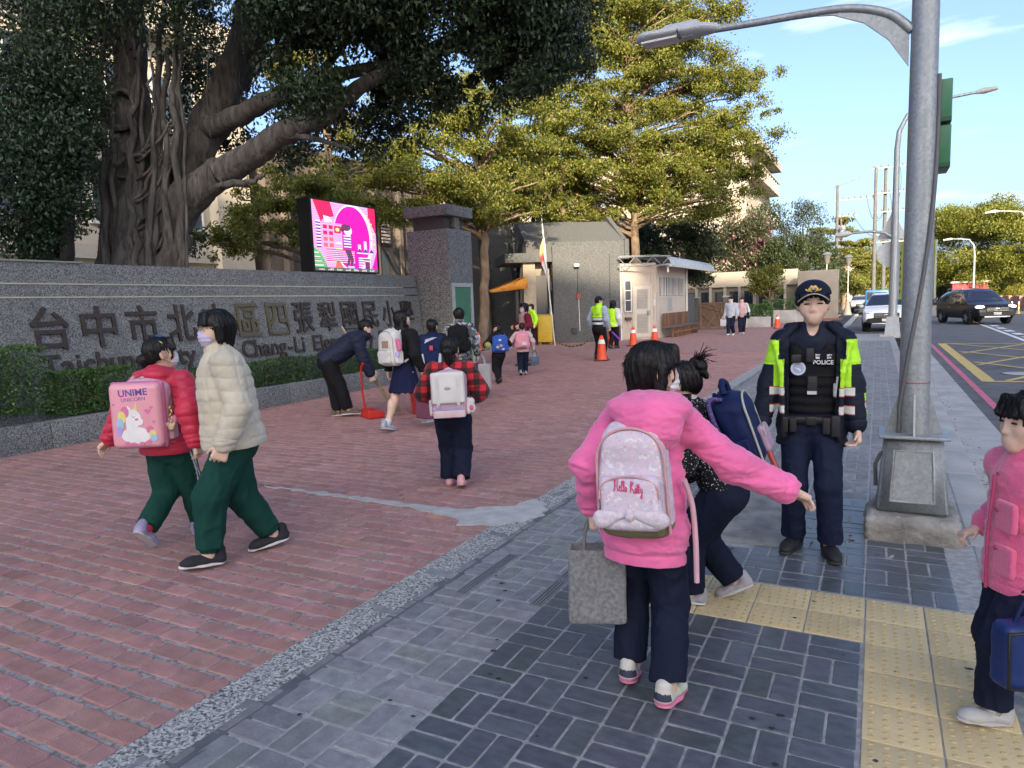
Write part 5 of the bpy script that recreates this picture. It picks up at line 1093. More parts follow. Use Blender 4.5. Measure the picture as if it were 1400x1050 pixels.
T3 = [(px, py, d, rx, .45) for (px, py, d, rx) in ((850, 15, 34, 2.2), (800, 30, 33.5, 2.2), (870, 150, 33.5, 2.4), (900, 240, 33, 2.0), (760, 120, 32.5, 2.2), (820, 195, 33, 2.3), (950, 115, 33.5, 2.0), (870, 85, 34, 2.4), (965, 200, 33, 1.9), (880, 50, 34, 2.3), (830, 60, 33, 2.3), (790, 90, 33, 2.2), (900, 95, 33.5, 2.6), (960, 85, 33.5, 1.9), (1000, 105, 33.3, 1.3), (1035, 103, 33.2, .7), (850, 120, 33, 2.5), (780, 150, 32.5, 2.3), (920, 140, 33, 2.4), (980, 155, 33, 1.7), (1030, 160, 33, .9), (850, 175, 32.5, 2.6), (750, 190, 32, 2.0), (920, 190, 33, 2.3), (990, 195, 33, 1.5), (1025, 205, 33, .9), (800, 220, 32, 2.2), (880, 225, 32.5, 2.3), (960, 230, 33, 1.9), (1010, 245, 33.2, 1.0), (740, 235, 31.5, 1.6), (830, 255, 32, 1.7), (920, 262, 32.5, 1.8), (985, 270, 33, 1.1), (720, 140, 31, 1.7), (760, 55, 33, 1.6), (820, 10, 34, 1.6), (840, -40, 34, 2), (900, 10, 35, 1.5), (930, 55, 35, 1.4), (770, 270, 31, 1.0), (690, 250, 31, 1.0))]
T3 += [(rg.uniform(720, 990), rg.uniform(0, 285), rg.uniform(30.8, 33), rg.uniform(1.0, 1.7), .5) for _ in range(34)]
T3 += [(rg.uniform(700, 1000), rg.uniform(200, 300), rg.uniform(31, 33.5), rg.uniform(.8, 1.4), .4) for _ in range(24)]+[(rg.uniform(960, 1030), rg.uniform(120, 270), 33, rg.uniform(.6, 1.0), .35) for _ in range(10)]
for k in range(8): T3.append((rg.uniform(800, 900), rg.uniform(-30, 60), 33, 1.8, .6))
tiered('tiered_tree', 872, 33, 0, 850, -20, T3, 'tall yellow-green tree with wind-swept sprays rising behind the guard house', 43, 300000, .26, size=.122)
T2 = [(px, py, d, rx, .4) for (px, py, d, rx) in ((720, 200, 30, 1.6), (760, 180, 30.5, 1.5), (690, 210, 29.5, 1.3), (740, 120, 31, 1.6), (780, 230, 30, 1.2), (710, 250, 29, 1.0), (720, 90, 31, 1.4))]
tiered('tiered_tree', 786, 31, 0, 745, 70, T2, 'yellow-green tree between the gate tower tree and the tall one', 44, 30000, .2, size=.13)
# slim dark stems beyond the gate
for k, (px, d) in enumerate(((706, 33), (727, 36), (748, 38), (762, 36), (775, 40), (694, 38))):
    p = pw(px, 440, d); t = empty('slim_tree', (p.x, p.y, 0), 0, ['slim dark trunk right of the buttress slabs', 'second thin dark trunk above the orange canopy', 'thin dark trunk left of the banner top', 'thin dark trunk behind the banner pole', 'thin leaning trunk at the left end of the slanted roof', 'thin dark trunk behind the lit tan trunk'][k], 'tree', 'slim dark trees beyond the gate'); b = MB()
    rg = random.Random(k); limb(b, [(0, 0, 0), (rg.uniform(-.2, .2), 0, 3), (rg.uniform(-.4, .4), 0, 6), (rg.uniform(-.5, .5), 0, 9)], .15, .06, k, 6, 8, .03)
    for q in range(5): z = rg.uniform(4, 7.5); s = rg.choice((-1, 1)); limb(b, [(0, 0, z), (s*.7, rg.uniform(-.4, .4), z+.6), (s*1.4, rg.uniform(-.8, .8), z+.8)], .04, .015, q, 5, 5, .02)
    b.build('trunk', BARK3, t)
    leafobj('crown', LEAFD, t, leaves([((rg.uniform(-.6, .6), rg.uniform(-.5, .5), rg.uniform(4.5, 8.5)), (.9, .9, .5)) for _ in range(7)], 2200, .14, [(.05, .07, .02), (.04, .06, .02), (.07, .08, .02)], 60+k, flat_=.3, gap=.5, shell=.1))
# ---- round-headed trees further along
def bushy(name, px, py, d, r, fz, label, seed, n, size, cols, mat_=LEAFD, trunk=True, group=None, cat='tree', nb=20, lx=1.0, bark=BARK3, flat_=0, extra=None, gap=.4):
    c = pw(px, py, d); loc = Vector((c.x, c.y, -.1)); t = empty(name, loc, 0, label, cat, group); rg = random.Random(seed); cz = c.z+.1
    if trunk:
        b = MB(); limb(b, [(0, 0, 0), (.1, 0, cz*.4), (0, .1, cz*.8), (0, 0, cz)], max(.08, r*.075), .04, seed, 7, 8, .02)
        for q in range(7): a = rg.uniform(0, 6.28); limb(b, [(0, .05, cz*.55), (.5*r*math.cos(a)*.6, .5*r*math.sin(a)*.6, cz*.8), (r*.75*math.cos(a), r*.75*math.sin(a), cz+rg.uniform(-.3, .4)*r*fz)], max(.05, r*.03), .015, seed+q, 6, 6, .03)
        b.build('trunk', bark, t)
    B_ = []
    for q in range(nb):
        a = rg.uniform(0, 6.28); u = rg.uniform(-.8, .9); s = math.sqrt(1-u*u)*rg.uniform(.35, .8); k = rg.uniform(.3, .5); B_.append(((r*lx*s*math.cos(a), r*s*math.sin(a), cz+r*fz*u*.75), (r*k, r*k, r*k*.75)))
    leafobj('crown', mat_, t, leaves(B_, n, size, cols, seed, flat_=flat_, gap=gap, gsc=2.2/max(.5, r)+.6, shell=.2))
    if extra: leafobj('blossom', mat_, t, leaves(B_, extra[0], size*1.1, extra[1], seed+3, gap=.95, gsc=1.8, shell=.85))
    return t
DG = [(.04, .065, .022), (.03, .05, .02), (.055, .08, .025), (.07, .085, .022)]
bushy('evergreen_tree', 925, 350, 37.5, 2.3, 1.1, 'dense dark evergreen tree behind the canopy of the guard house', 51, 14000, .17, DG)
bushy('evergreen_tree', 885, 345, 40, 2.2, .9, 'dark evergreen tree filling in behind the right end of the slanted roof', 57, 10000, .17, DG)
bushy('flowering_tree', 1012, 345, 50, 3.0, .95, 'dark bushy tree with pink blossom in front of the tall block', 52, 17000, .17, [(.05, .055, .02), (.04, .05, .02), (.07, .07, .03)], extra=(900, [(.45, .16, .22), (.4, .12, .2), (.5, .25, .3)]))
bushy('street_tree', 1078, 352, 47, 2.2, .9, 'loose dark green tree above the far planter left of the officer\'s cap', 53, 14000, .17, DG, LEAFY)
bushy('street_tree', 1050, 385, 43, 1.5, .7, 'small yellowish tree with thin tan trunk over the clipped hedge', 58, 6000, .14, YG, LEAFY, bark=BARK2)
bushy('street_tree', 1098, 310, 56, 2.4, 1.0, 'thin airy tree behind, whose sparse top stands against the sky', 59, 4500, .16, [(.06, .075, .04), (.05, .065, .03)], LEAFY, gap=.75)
TF = [(px, py, d, rx, .3) for (px, py, d, rx) in ((1140, 315, 74, 2.0), (1165, 330, 74, 2.2), (1120, 345, 73, 2.2), (1150, 355, 73, 2.4), (1180, 360, 74, 2.0), (1165, 385, 73, 2.2), (1130, 380, 72, 2.0), (1185, 395, 74, 1.5), (1155, 300, 75, 1.2))]
tiered('tiered_tree', 1152, 74, 0, 1150, 295, TF, 'sunlit tiered tree far down the pavement around the thinner utility pole', 45, 26000, .25, size=.24)
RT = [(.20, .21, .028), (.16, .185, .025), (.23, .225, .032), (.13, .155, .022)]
def rain(px, py, d, rx, rz, label, seed, n, size, cols=RT):
    c = pw(px, py, d); t = empty('rain_tree', (c.x, c.y, -.1), 0, label, 'tree', 'broad sunlit trees across the road'); rg = random.Random(seed); cz = c.z+.1
    b = MB(); limb(b, [(0, 0, 0), (.1, 0, cz*.4), (0, .1, cz*.7)], .5, .3, seed, 6, 10, .03)
    for q in range(9): a = rg.uniform(0, 6.28); limb(b, [(0, .05, cz*.5), (.4*rx*math.cos(a), .4*rx*math.sin(a), cz*.8), (rx*.8*math.cos(a), rx*.8*math.sin(a), cz)], .2, .04, seed+q, 6, 6, .05)
    b.build('trunk', BARK3, t); B_ = []
    for q in range(110):
        a = rg.uniform(0, 6.28); rr = math.sqrt(rg.random()); h_ = math.sqrt(max(0, 1-rr*rr)); lay_ = rg.uniform(.25, 1); B_.append(((rx*rr*math.cos(a), rx*rr*math.sin(a), cz+rz*h_*lay_*(1 if rg.random() < .55 else -1.15)), (rx*.24, rx*.24, rz*.2)))
    leafobj('crown', LEAFY, t, leaves(B_, n, size, cols, seed, flat_=.35, gap=.35, gsc=.9, shell=.15)); return t
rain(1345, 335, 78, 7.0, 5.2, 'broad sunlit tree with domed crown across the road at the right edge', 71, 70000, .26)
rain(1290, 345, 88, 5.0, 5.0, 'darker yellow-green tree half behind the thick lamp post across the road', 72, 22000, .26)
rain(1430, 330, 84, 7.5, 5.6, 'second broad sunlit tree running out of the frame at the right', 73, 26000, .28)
bushy('shrub', 1388, 402, 74, 1.3, .9, 'bright yellow-green clipped shrub behind the low reddish wall', 74, 3000, .13, [(.2, .2, .02), (.24, .22, .03)], LEAFY, trunk=False, cat='shrub')
for k, px in enumerate((1300, 1325, 1350, 1372)): bushy('shrub', px, 398, 92+k, 1.9, .8, ['dark shrub behind the roof of the black car, left', 'dark shrub beside the red hut', 'dark green shrub right of the red hut', 'dark shrub left of the bright yellow-green one'][k], 80+k, 4500, .2, DG, trunk=False, cat='shrub', group='dark shrubs across the road')
for k, (px, d) in enumerate(((1180, 120), (1205, 140), (1232, 130), (1250, 150))): bushy('street_tree', px, 380, d, 3.2, .9, ['far street tree left of the twin utility pole', 'far street tree at the end of the road', 'far yellow-green tree right of the second lamp post', 'farthest street tree beside the thick lamp post'][k], 90+k, 5000, .32, YG, LEAFY, group='far street trees')
bushy('street_tree', 1105, 365, 64, 3.4, .9, 'full green tree behind the pale end wall', 201, 14000, .22, DG, LEAFY)
bushy('street_tree', 1168, 372, 90, 4.0, .9, 'full yellow-green tree closing the view under the tiered one', 202, 12000, .28, YG, LEAFY)
bushy('street_tree', 1130, 400, 85, 3.4, .8, 'low dark green tree left of the far lantern post', 203, 9000, .26, DG, LEAFY)
bushy('street_tree', 1035, 330, 57, 3.4, .9, 'dark tree filling in between the pink blossom and the tall block', 204, 12000, .22, DG, LEAFY)
# a wooded skyline closes the view
B_ = [((x, 330+random.uniform(-12, 12), 2.5), (7, 6, random.uniform(3, 5))) for x in range(-160, 190, 7)]
tag(leafobj('far_woods', LEAFY, None, leaves(B_, 9000, .9, [(.09, .11, .03), (.07, .09, .03)], 99, gap=.2, gsc=.2)), kind='stuff')
# ---- hedges and bushes in the planter, clipped
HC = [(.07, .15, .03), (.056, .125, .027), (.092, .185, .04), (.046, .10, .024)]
def hedge(name, label, y0, y1, x0, x1, z0, z1, n, seed, size=.034, cols=HC, stems=2, rough=0):
    t = empty(name, ((x0+x1)/2, (y0+y1)/2, .26), 0, label, 'hedge' if 'hedge' in name else 'bush', 'clipped plants in the planter'); cz = (z0+z1)/2-.26; h_ = (z1-z0)/2
    rg = random.Random(seed); B_ = []; k = max(2, int((y1-y0)/.35))
    for q in range(k): yy = -(y1-y0)/2+(q+.5)*(y1-y0)/k; B_.append(((rg.uniform(-.015, .015), yy, cz+rg.uniform(-.02, .02)), ((x1-x0)/2, (y1-y0)/k/2*1.1, h_*(1+rg.uniform(-.05, .05)))))
    leafobj('foliage', LEAFH, t, leaves(B_, n, size, cols, seed, box=True, droop=0, asp=.62))
    b = MB()
    for q in range(stems): yy = rg.uniform(-.35, .35)*(y1-y0); limb(b, [(rg.uniform(-.05, .05), yy, -.02), (rg.uniform(-.05, .05), yy+rg.uniform(-.05, .05), .2), (0, yy+rg.uniform(-.15, .15), cz)], .022, .012, q, 5, 6, .006)
    core = B_; 
    b.build('stem', BARK2, t)
    return t
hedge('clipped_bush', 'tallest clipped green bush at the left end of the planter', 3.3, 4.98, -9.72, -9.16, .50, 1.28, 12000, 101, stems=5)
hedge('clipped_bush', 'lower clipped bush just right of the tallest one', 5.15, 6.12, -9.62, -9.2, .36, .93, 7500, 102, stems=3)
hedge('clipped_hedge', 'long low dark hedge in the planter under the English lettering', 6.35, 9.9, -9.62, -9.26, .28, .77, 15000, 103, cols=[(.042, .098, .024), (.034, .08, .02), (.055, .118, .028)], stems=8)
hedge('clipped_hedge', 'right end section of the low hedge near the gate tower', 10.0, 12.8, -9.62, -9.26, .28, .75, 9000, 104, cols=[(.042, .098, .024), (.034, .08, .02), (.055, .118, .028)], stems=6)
for k, (x0, x1, y_, h_) in enumerate(plants_far): 
    t = empty('clipped_hedge', ((x0+x1)/2, y_, h_-.08), 0, ['clipped hedge in the planter behind the two walking students', 'clipped hedge in the longer planter left of the officer\'s cap'][k], 'hedge'); leafobj('foliage', LEAFH, t, leaves([((0, 0, .35), ((x1-x0)/2, .4, .38))], 3500, .09, HC, 110+k, box=True, droop=0, asp=.6)); b = MB(); b.tube([(0, 0, 0), (0, 0, .5)], .03, 6); b.build('stem', BARK2, t)
# ================================================================== people
SKIN = mat('skin', (.66, .45, .345), rough=.55, var=.07, scale=9, spec=.35); p_ = SKIN.node_tree.nodes['Principled BSDF']; p_.inputs['Subsurface Weight'].default_value = .12; p_.inputs['Subsurface Radius'].default_value = (.012, .005, .003)
HAIR = mat('black_hair', (.006, .005, .005), rough=.45, var=.4, scale=30, stretch=(1, 1, .12), bump=.5, bscale=90, spec=.3)
HAIR2 = mat('brown_black_hair', (.018, .013, .011), rough=.4, var=.4, scale=30, stretch=(1, 1, .12), bump=.5, bscale=90, spec=.6)
def fabric(name, col, rough=.85, var=.1, bump=.12, bscale=220, sheen=.15, scale=6, **k): return mat(name, col, rough=rough, var=var, bump=bump, bscale=bscale, sheen=sheen if max(col) > .2 else 0, spec=.4 if max(col) > .2 else .15, scale=scale, **k)
NAVY = fabric('navy_cloth', (.010, .014, .032)); BLACKC = fabric('black_cloth', (.011, .011, .013)); WHITEC = fabric('white_cloth', (.62, .62, .62)); MASKW = fabric('mask_white', (.66, .67, .68)); MASKL = fabric('mask_lilac', (.50, .44, .62))
EYEW = flat((.6, .58, .56), .3); EYEB = flat((.012, .009, .008), .2); LIP = flat((.52, .17, .16), .5)
SOLEW = flat((.55, .54, .52), .6); SOLED = flat((.025, .025, .027), .8)
def ik(a, t, l1, l2, hint):
    a = Vector(a); t = Vector(t); d = t-a; L = min(d.length, (l1+l2)*.998); d = d.normalized(); e = a+d*L; c = (l1*l1+L*L-l2*l2)/(2*l1*L); c = max(-1, min(1, c)); h = Vector(hint); h = (h-d*h.dot(d)); h = h.normalized() if h.length > 1e-4 else Vector((0, 1, 0))
    return a+d*(l1*c)+h*(l1*math.sqrt(max(0, 1-c*c))), e
class Person:
    def __init__(s, label, loc, rz, h, hh=None, vox=.006, lean=0, side=0, twist=0, hipz=None, hipoff=(0, 0), arms=None, legs=None, head=(0, 0, 0), sw=None, group=None, fat=1.0):
        s.h = h; s.hh = hh or h/6.6; s.vox = vox; s.fat = fat; s.loc = Vector((loc[0], loc[1], 0)); s.rz = rz; s.M = Matrix.Translation(s.loc) @ Matrix.Rotation(rz, 4, 'Z')
        s.root = empty('person', s.loc, rz, label, 'person', group); s.u = Vector((math.sin(side), math.sin(lean)*math.cos(side), math.cos(lean)*math.cos(side))).normalized()
        s.r = Vector((math.cos(twist), math.sin(twist), 0)); s.r = (s.r-s.u*s.r.dot(s.u)).normalized(); s.f = s.u.cross(s.r)
        s.P = Vector((hipoff[0], hipoff[1], hipz or .49*h)); tl = .325*h; s.C = s.P+s.u*tl; s.sw = sw or .112*h
        s.neck = s.C+s.u*.035*h; arms = arms or {}; legs = legs or {}
        s.sh, s.elb, s.wr, s.hip, s.kn, s.an, s.foot, s.hand = {}, {}, {}, {}, {}, {}, {}, {}
        for k, sx in (('R', 1), ('L', -1)):
            s.sh[k] = s.C+s.r*sx*s.sw-s.u*.012*h
            w, hint, hd = arms.get(k, ((sx*.06, .02, -.30), (sx*.35, -1, 0), None))
            tgt = s.sh[k]+Vector(w)*h if len(w) == 3 else Vector(w[:3])
            s.elb[k], s.wr[k] = ik(s.sh[k], tgt, .172*h, .15*h, hint); d = (s.wr[k]-s.elb[k]).normalized(); s.hand[k] = hd or {}
            s.hip[k] = s.P+Vector((math.cos(twist), math.sin(twist), 0))*sx*.052*h-Vector((0, 0, .01*h))
            a, yaw, pitch, hint = (legs.get(k, ((sx*.055*h, 0, .045*h), 0, 0, (0, 1, 0)))+((0, 1, 0),))[:4]
            s.kn[k], s.an[k] = ik(s.hip[k], a, .232*h, .222*h, hint); s.foot[k] = (yaw, pitch)
        hy, hp, hr = head; s.HR = (Matrix.Rotation(hy, 3, 'Z') @ Matrix.Rotation(-hp, 3, 'X') @ Matrix.Rotation(hr, 3, 'Y')); s.HC = s.neck+s.u*.02*h+s.HR @ Vector((0, .02, .50))*s.hh*.98
        s.HC = s.neck+Vector((0, 0, 1)).lerp(s.u, .5).normalized()*((.40*s.hh) if s.h/s.hh < 6.7 or True else 0)+s.HR @ Vector((0, .07, .18))*s.hh
    def H(s, x, y, z): return s.HC+s.HR @ (Vector((x, y, z))*s.hh)
    def W(s, p): return s.M @ Vector(p)
    def body(s, skin=SKIN, face=True, legskin=False, gap=.8):
        S_ = SDF(s.vox, .022*s.h*.6); hh = s.hh; R = s.HR; h = s.h; k = .03*hh/.2*.9; H = s.H
        S_.rc(H(0, -.06, -.2), s.neck, .205*hh, .225*hh*min(1.1, s.fat), k)
        S_.el(H(0, -.06, .11), Vector((.345, .425, .385))*hh, R, k)
        S_.rc(H(0, .08, -.04), H(0, .15, -.27), .295*hh, .195*hh, k)
        S_.el(H(0, .25, -.40), Vector((.11, .10, .08))*hh, R, k)
        if face:
            for sx in (-1, 1): S_.el(H(sx*.165, .20, -.12), Vector((.135, .13, .15))*hh, R, k); S_.el(H(sx*.35, -.04, -.05), Vector((.035, .085, .135))*hh, R, k*.4); S_.el(H(sx*.145, .40, .03), Vector((.09, .055, .038))*hh, R, k*.6, op='-')
            S_.rc(H(0, .355, .03), H(0, .410, -.135), .026*hh, .038*hh, k*.6); S_.el(H(.05, .375, -.145), Vector((.032, .035, .026))*hh, R, k*.4); S_.el(H(-.05, .375, -.145), Vector((.035, .035, .028))*hh, R, k*.4)
            S_.el(H(0, .325, -.285), Vector((.10, .05, .05))*hh, R, k)
        S_.rc(s.P, s.C-s.u*.06*h, .085*h, .088*h, ax=s.f, sc=.65); S_.rc(s.sh['L'], s.sh['R'], .035*h, .035*h)
        for q, sx in (('R', 1), ('L', -1)):
            S_.rc(s.sh[q], s.elb[q], .036*h, .028*h); S_.rc(s.elb[q], s.wr[q], .028*h, .0195*h, .012*h)
            S_.rc(s.hip[q], s.kn[q], .056*h, .036*h); S_.rc(s.kn[q], s.an[q], .036*h, .023*h, .01*h)
            if legskin: S_.el(s.kn[q].lerp(s.an[q], .3)-Vector((0, .012*h, 0)), Vector((.034, .034, .07))*h, None, .01*h)
            yaw, pt = s.foot[q]; fd = Vector((-math.sin(yaw)*math.cos(pt), math.cos(yaw)*math.cos(pt), -math.sin(pt))); S_.rc(s.an[q]-Vector((0, 0, .015*h)), s.an[q]+fd*.07*h-Vector((0, 0, .02*h)), .02*h, .018*h, .01*h)
            # hand: palm, four fingers of two bones each, thumb from the side of the palm
            hd = s.hand[q]; d = Vector(hd['d']).normalized() if 'd' in hd else (s.wr[q]-s.elb[q]).normalized(); n = Vector(hd.get('n', s.r*(-sx))); n = (n-d*n.dot(d)).normalized(); t = d.cross(n)*(hd.get('t', 1))
            if 't' not in hd and t.dot(s.f) < 0: t = -t
            L = .105*h; curl = hd.get('curl', .5); w0 = s.wr[q]; fr = max(.0062*h/1.3, s.vox*1.02); kk = .004
            S_.rc(w0, w0+d*.12*L, .0185*h, .020*h, .006, ax=n, sc=.75); 
            for j, off in enumerate((-.21, -.07, .07, .20)): S_.rc(w0+d*.08*L+t*off*L*.6, w0+d*.50*L+t*off*L, .014*h*.9, .0105*h, .008)
            for j, (off, fl) in enumerate(((-.215, .36), (-.075, .44), (.07, .47), (.21, .42))):
                b0 = w0+d*.48*L+t*off*L; a1 = curl*(.75+.12*(3-j)); a2 = curl*2.0; d1 = d*math.cos(a1)+n*math.sin(a1)+t*off*.35*(1-min(1, curl)); d2 = d*math.cos(a2)+n*math.sin(a2)+t*off*.2*(1-min(1, curl))
                m1 = b0+d1*fl*.52*L; m2 = m1+d2*fl*.48*L; S_.rc(b0, m1, fr*1.12, fr*1.02, kk); S_.rc(m1, m2, fr*1.02, fr*.85, kk*.5)
            b0 = w0+d*.14*L+t*.20*L; m1 = b0+(d*.62+t*.62+n*.25*(.4+curl))*.24*L; m2 = m1+(d*.85+t*.2+n*.5*(.2+curl))*.22*L; S_.rc(b0, m1, fr*1.35, fr*1.2, .006); S_.rc(m1, m2, fr*1.15, fr*.9, kk)
        o = S_.build('body', skin, s.root); s.bodyo = o; return o
    def eyes(s, closed=False):
        hh = s.hh; q = min(s.vox, .0022)
        for sx in (-1, 1):
            E_ = SDF(q, .001).el(s.H(sx*.150, .358, .022), Vector((.078, .030, .018 if closed else .024))*hh, s.HR); E_.build('eye', EYEB if closed else [EYEW, EYEB], s.root, mi=None if closed else (lambda c, sx=sx: (np.abs((c-np.array(s.H(sx*.150, .36, .022)))@np.array(s.HR @ Vector((1, 0, 0)))) < .028*hh).astype(int)))
            B_ = SDF(q, .002).rc(s.H(sx*.09, .372, .108), s.H(sx*.21, .335, .118), .010*hh, .006*hh); B_.build('eyebrow', HAIR, s.root)
        L_ = SDF(q, .002).el(s.H(0, .372, -.268), Vector((.088, .03, .015))*hh, s.HR).el(s.H(0, .366, -.298), Vector((.070, .03, .020))*hh, s.HR); L_.build('mouth', LIP, s.root)
    def folds(s, amp=.006, seed=1, sc=1.0):
        return s.vfolds(amp, seed, sc) if seed in (3, 5, 6, 14, 16, 23, 26, 33, 53) else s.hfolds(amp, seed, sc)
    def vfolds(s, amp, seed, sc):
        k = 1.4/s.h*sc
        return lambda V, n: amp*(.5*vnoise(V*np.array([1.3, 1.3, .6]), 11*k, seed)+.6*np.clip(1-np.abs(vnoise(V*np.array([1.7, 1.7, .55]), 13*k, seed+3))*1.8, -.3, 1)+.35*np.clip(1-np.abs(vnoise(V+V[:, [2, 0, 1]]*.35, 18*k, seed+5))*2, -.3, 1)-.4)
    def hfolds(s, amp=.006, seed=1, sc=1.0):
        k = 1.4/s.h*sc
        def f(V, n):
            a = vnoise(V*np.array([1, 1, 1.3]), 10*k, seed); r1 = 1-np.abs(vnoise(V*np.array([.7, .7, 1.9]), 15*k, seed+3))*1.7; r2 = 1-np.abs(vnoise(V*np.array([.8, .8, 2.3]), 30*k, seed+7))*1.7
            return amp*(.55*a+.55*np.clip(r1, -.3, 1)**1+.22*np.clip(r2, -.3, 1)-.35)
        return f
    def top(s, m_, hem=-.02, wx=.105, cx=.112, dp=.68, sl=(.054, .046, .04), cuff=.93, collar=.03, name='jacket', disp=None, mi=None, col=None, extra=None, vox=None, bell=0, neck=True, sleeve=True, cutk=.004, relax=1):
        S_ = SDF(vox or s.vox, .030*s.h*.7); h = s.h*1.0; fat = s.fat; hz = s.P+s.u*hem*h
        S_.rc(hz-s.u*.03*h, s.C-s.u*.075*h, (wx+bell)*h*fat, cx*h*fat, ax=s.f, sc=dp); S_.rc(s.P+s.u*.12*h, s.C-s.u*.09*h, wx*.97*h*fat, cx*h*fat, ax=s.f, sc=dp)
        S_.rc(s.sh['L']+s.r*.01*h-s.u*.012*h, s.sh['R']-s.r*.01*h-s.u*.012*h, sl[0]*h*.98, sl[0]*h*.98)
        if hem < 0: S_.el((s.hip['L']+s.hip['R'])/2-s.f*.022*h+s.u*.005*h, Vector((.126, .095, .085))*h*fat, None, .03)
        if collar: S_.rc(s.C+s.u*.0*h, s.neck+s.u*collar*h+s.f*.008*h, .07*h, .054*h)
        if sleeve:
            for q in ('R', 'L'): e = s.elb[q].lerp(s.wr[q], cuff); S_.rc(s.sh[q], s.elb[q], sl[0]*h, sl[1]*h); S_.rc(s.elb[q], e, sl[1]*h, sl[2]*h, .02*h)
        if extra: extra(S_)
        S_.cut(hz, -s.u, cutk); d0 = disp or s.folds(.005); HZ = np.array(hz); U = np.array(s.u); w_ = max(.007, s.vox*1.3)
        def disp(V, n):
            t = (V-HZ)@U; d = d0(V, n)*np.clip((t-.01)/.05, .25, 1)-.005*np.exp(-((t-.045*h/1.4)/w_)**2)
            for q in ('R', 'L'):
                if not sleeve: break
                A = np.array(s.elb[q]); e = np.array(s.elb[q].lerp(s.wr[q], cuff)); ax = e-A; L_ = np.linalg.norm(ax); ax = ax/L_; X = V-e; tt = X@ax; rad = np.linalg.norm(X-np.outer(tt, ax), axis=1); d = d-.005*np.exp(-((tt+.022*h/1.4)/w_)**2)*(rad < .075)
            return d
        o = S_.build(name, m_, s.root, disp=disp, mi=mi, col=col, relax=relax); return o
    def pants(s, m_, r=(.072, .056, .046), waist=.06, ankle=.96, name='trousers', disp=None, mi=None, hipw=.098, seed=3, cuffm=None, vox=None):
        S_ = SDF(vox or s.vox, .022*s.h); h = s.h
        S_.rc(s.P+s.u*waist*h, s.P-Vector((0, 0, .005*h)), .088*h*s.fat, hipw*h*s.fat, ax=s.f, sc=.74); S_.el((s.hip['L']+s.hip['R'])/2-Vector((0, .022*h, .0)), Vector((.09, .072, .07))*h*s.fat, None, .03)
        for q in ('R', 'L'): a = s.kn[q].lerp(s.an[q], ankle); S_.rc(s.hip[q], s.kn[q], r[0]*h, r[1]*h, .016*h); S_.rc(s.kn[q], a, r[1]*h, r[2]*h, .012*h); 
        for q in ('R', 'L'): a = s.kn[q].lerp(s.an[q], ankle); d = (s.an[q]-s.kn[q]).normalized(); S_.bx(a+d*(.14*h+.003), Vector((max(.054, r[2]*1.1), max(.075, r[2]*1.3), .14))*h, .001, Vector((0, 0, 1)).rotation_difference(d).to_matrix(), 0, '-')
        o = S_.build(name, m_, s.root, disp=disp or s.folds(.006, seed, .9), mi=mi); return o
    def skirt(s, m_, z, r0=.095, r1=.135):
        S_ = SDF(s.vox, .01); b = Vector((s.P.x, s.P.y, z)); S_.rc(s.P+s.u*.05*s.h, b-Vector((0, 0, .03)), r0*s.h, r1*s.h, ax=(0, 1, 0), sc=.85); S_.cut(b, (0, 0, -1))
        S_.build('skirt', m_, s.root, disp=lambda V, n: .010*np.sin(np.arctan2(V[:, 1]-s.P.y, V[:, 0]-s.P.x)*14)*np.clip((s.P.z-V[:, 2])/(s.P.z-z), 0, 1)+.004*vnoise(V, 9, 2))
    def shoes(s, m_, sole=SOLEW, name='shoe', L=.155, mi=None, mats=None):
        h = s.h
        for q, sx in (('R', 1), ('L', -1)):
            yaw, pt = s.foot[q]; f = Vector((-math.sin(yaw)*math.cos(pt), math.cos(yaw)*math.cos(pt), -math.sin(pt))); r_ = Vector((math.cos(yaw), math.sin(yaw), 0)); u = r_.cross(f); A = s.an[q]-u*.045*h*.92; R = Matrix((r_, f, u)).transposed()
            T_ = SDF(max(.0035, s.vox*.8), .012*h); hl = A-f*.036*h; T_.rc(hl+u*.024*h, hl+u*.055*h, .026*h, .0235*h); T_.rc(hl+u*.022*h, hl+f*.105*h+u*.020*h, .024*h, .026*h, ax=u, sc=.85); T_.rc(hl+f*.06*h+u*.02*h, hl+f*(L-.037)*h+u*.0155*h, .026*h, .023*h, ax=u, sc=.72); T_.cut(A+u*.0045*h, -u)
            T_.bx(s.an[q]+u*(.035*h), Vector((.018, .024, .03))*h, .006, R, .006, '-')
            o = T_.build(name, mats or m_, s.root, mi=mi(hl, f, u) if mi else None, disp=lambda V, n: .0012*vnoise(V, 60, 4))
            B_ = SDF(max(.0035, s.vox*.8), .01*h); B_.rc(hl+f*.004*h+u*.004*h, hl+f*.06*h+u*.004*h, .0275*h, .027*h, ax=u, sc=.4); B_.rc(hl+f*.06*h+u*.004*h, hl+f*(L-.034)*h+u*.004*h, .027*h, .025*h, ax=u, sc=.4); B_.cut(A, -u); B_.build('sole', sole, o)
    def socks(s, m_, z0=.02, z1=.09):
        h = s.h
        for q in ('R', 'L'):
            T_ = SDF(s.vox, .005); a = s.an[q].lerp(s.kn[q], -.02); b = s.an[q].lerp(s.kn[q], z1); T_.rc(a, b, .026*h, .031*h); T_.cut(b, (s.kn[q]-s.an[q])); T_.build('sock', m_, s.root)
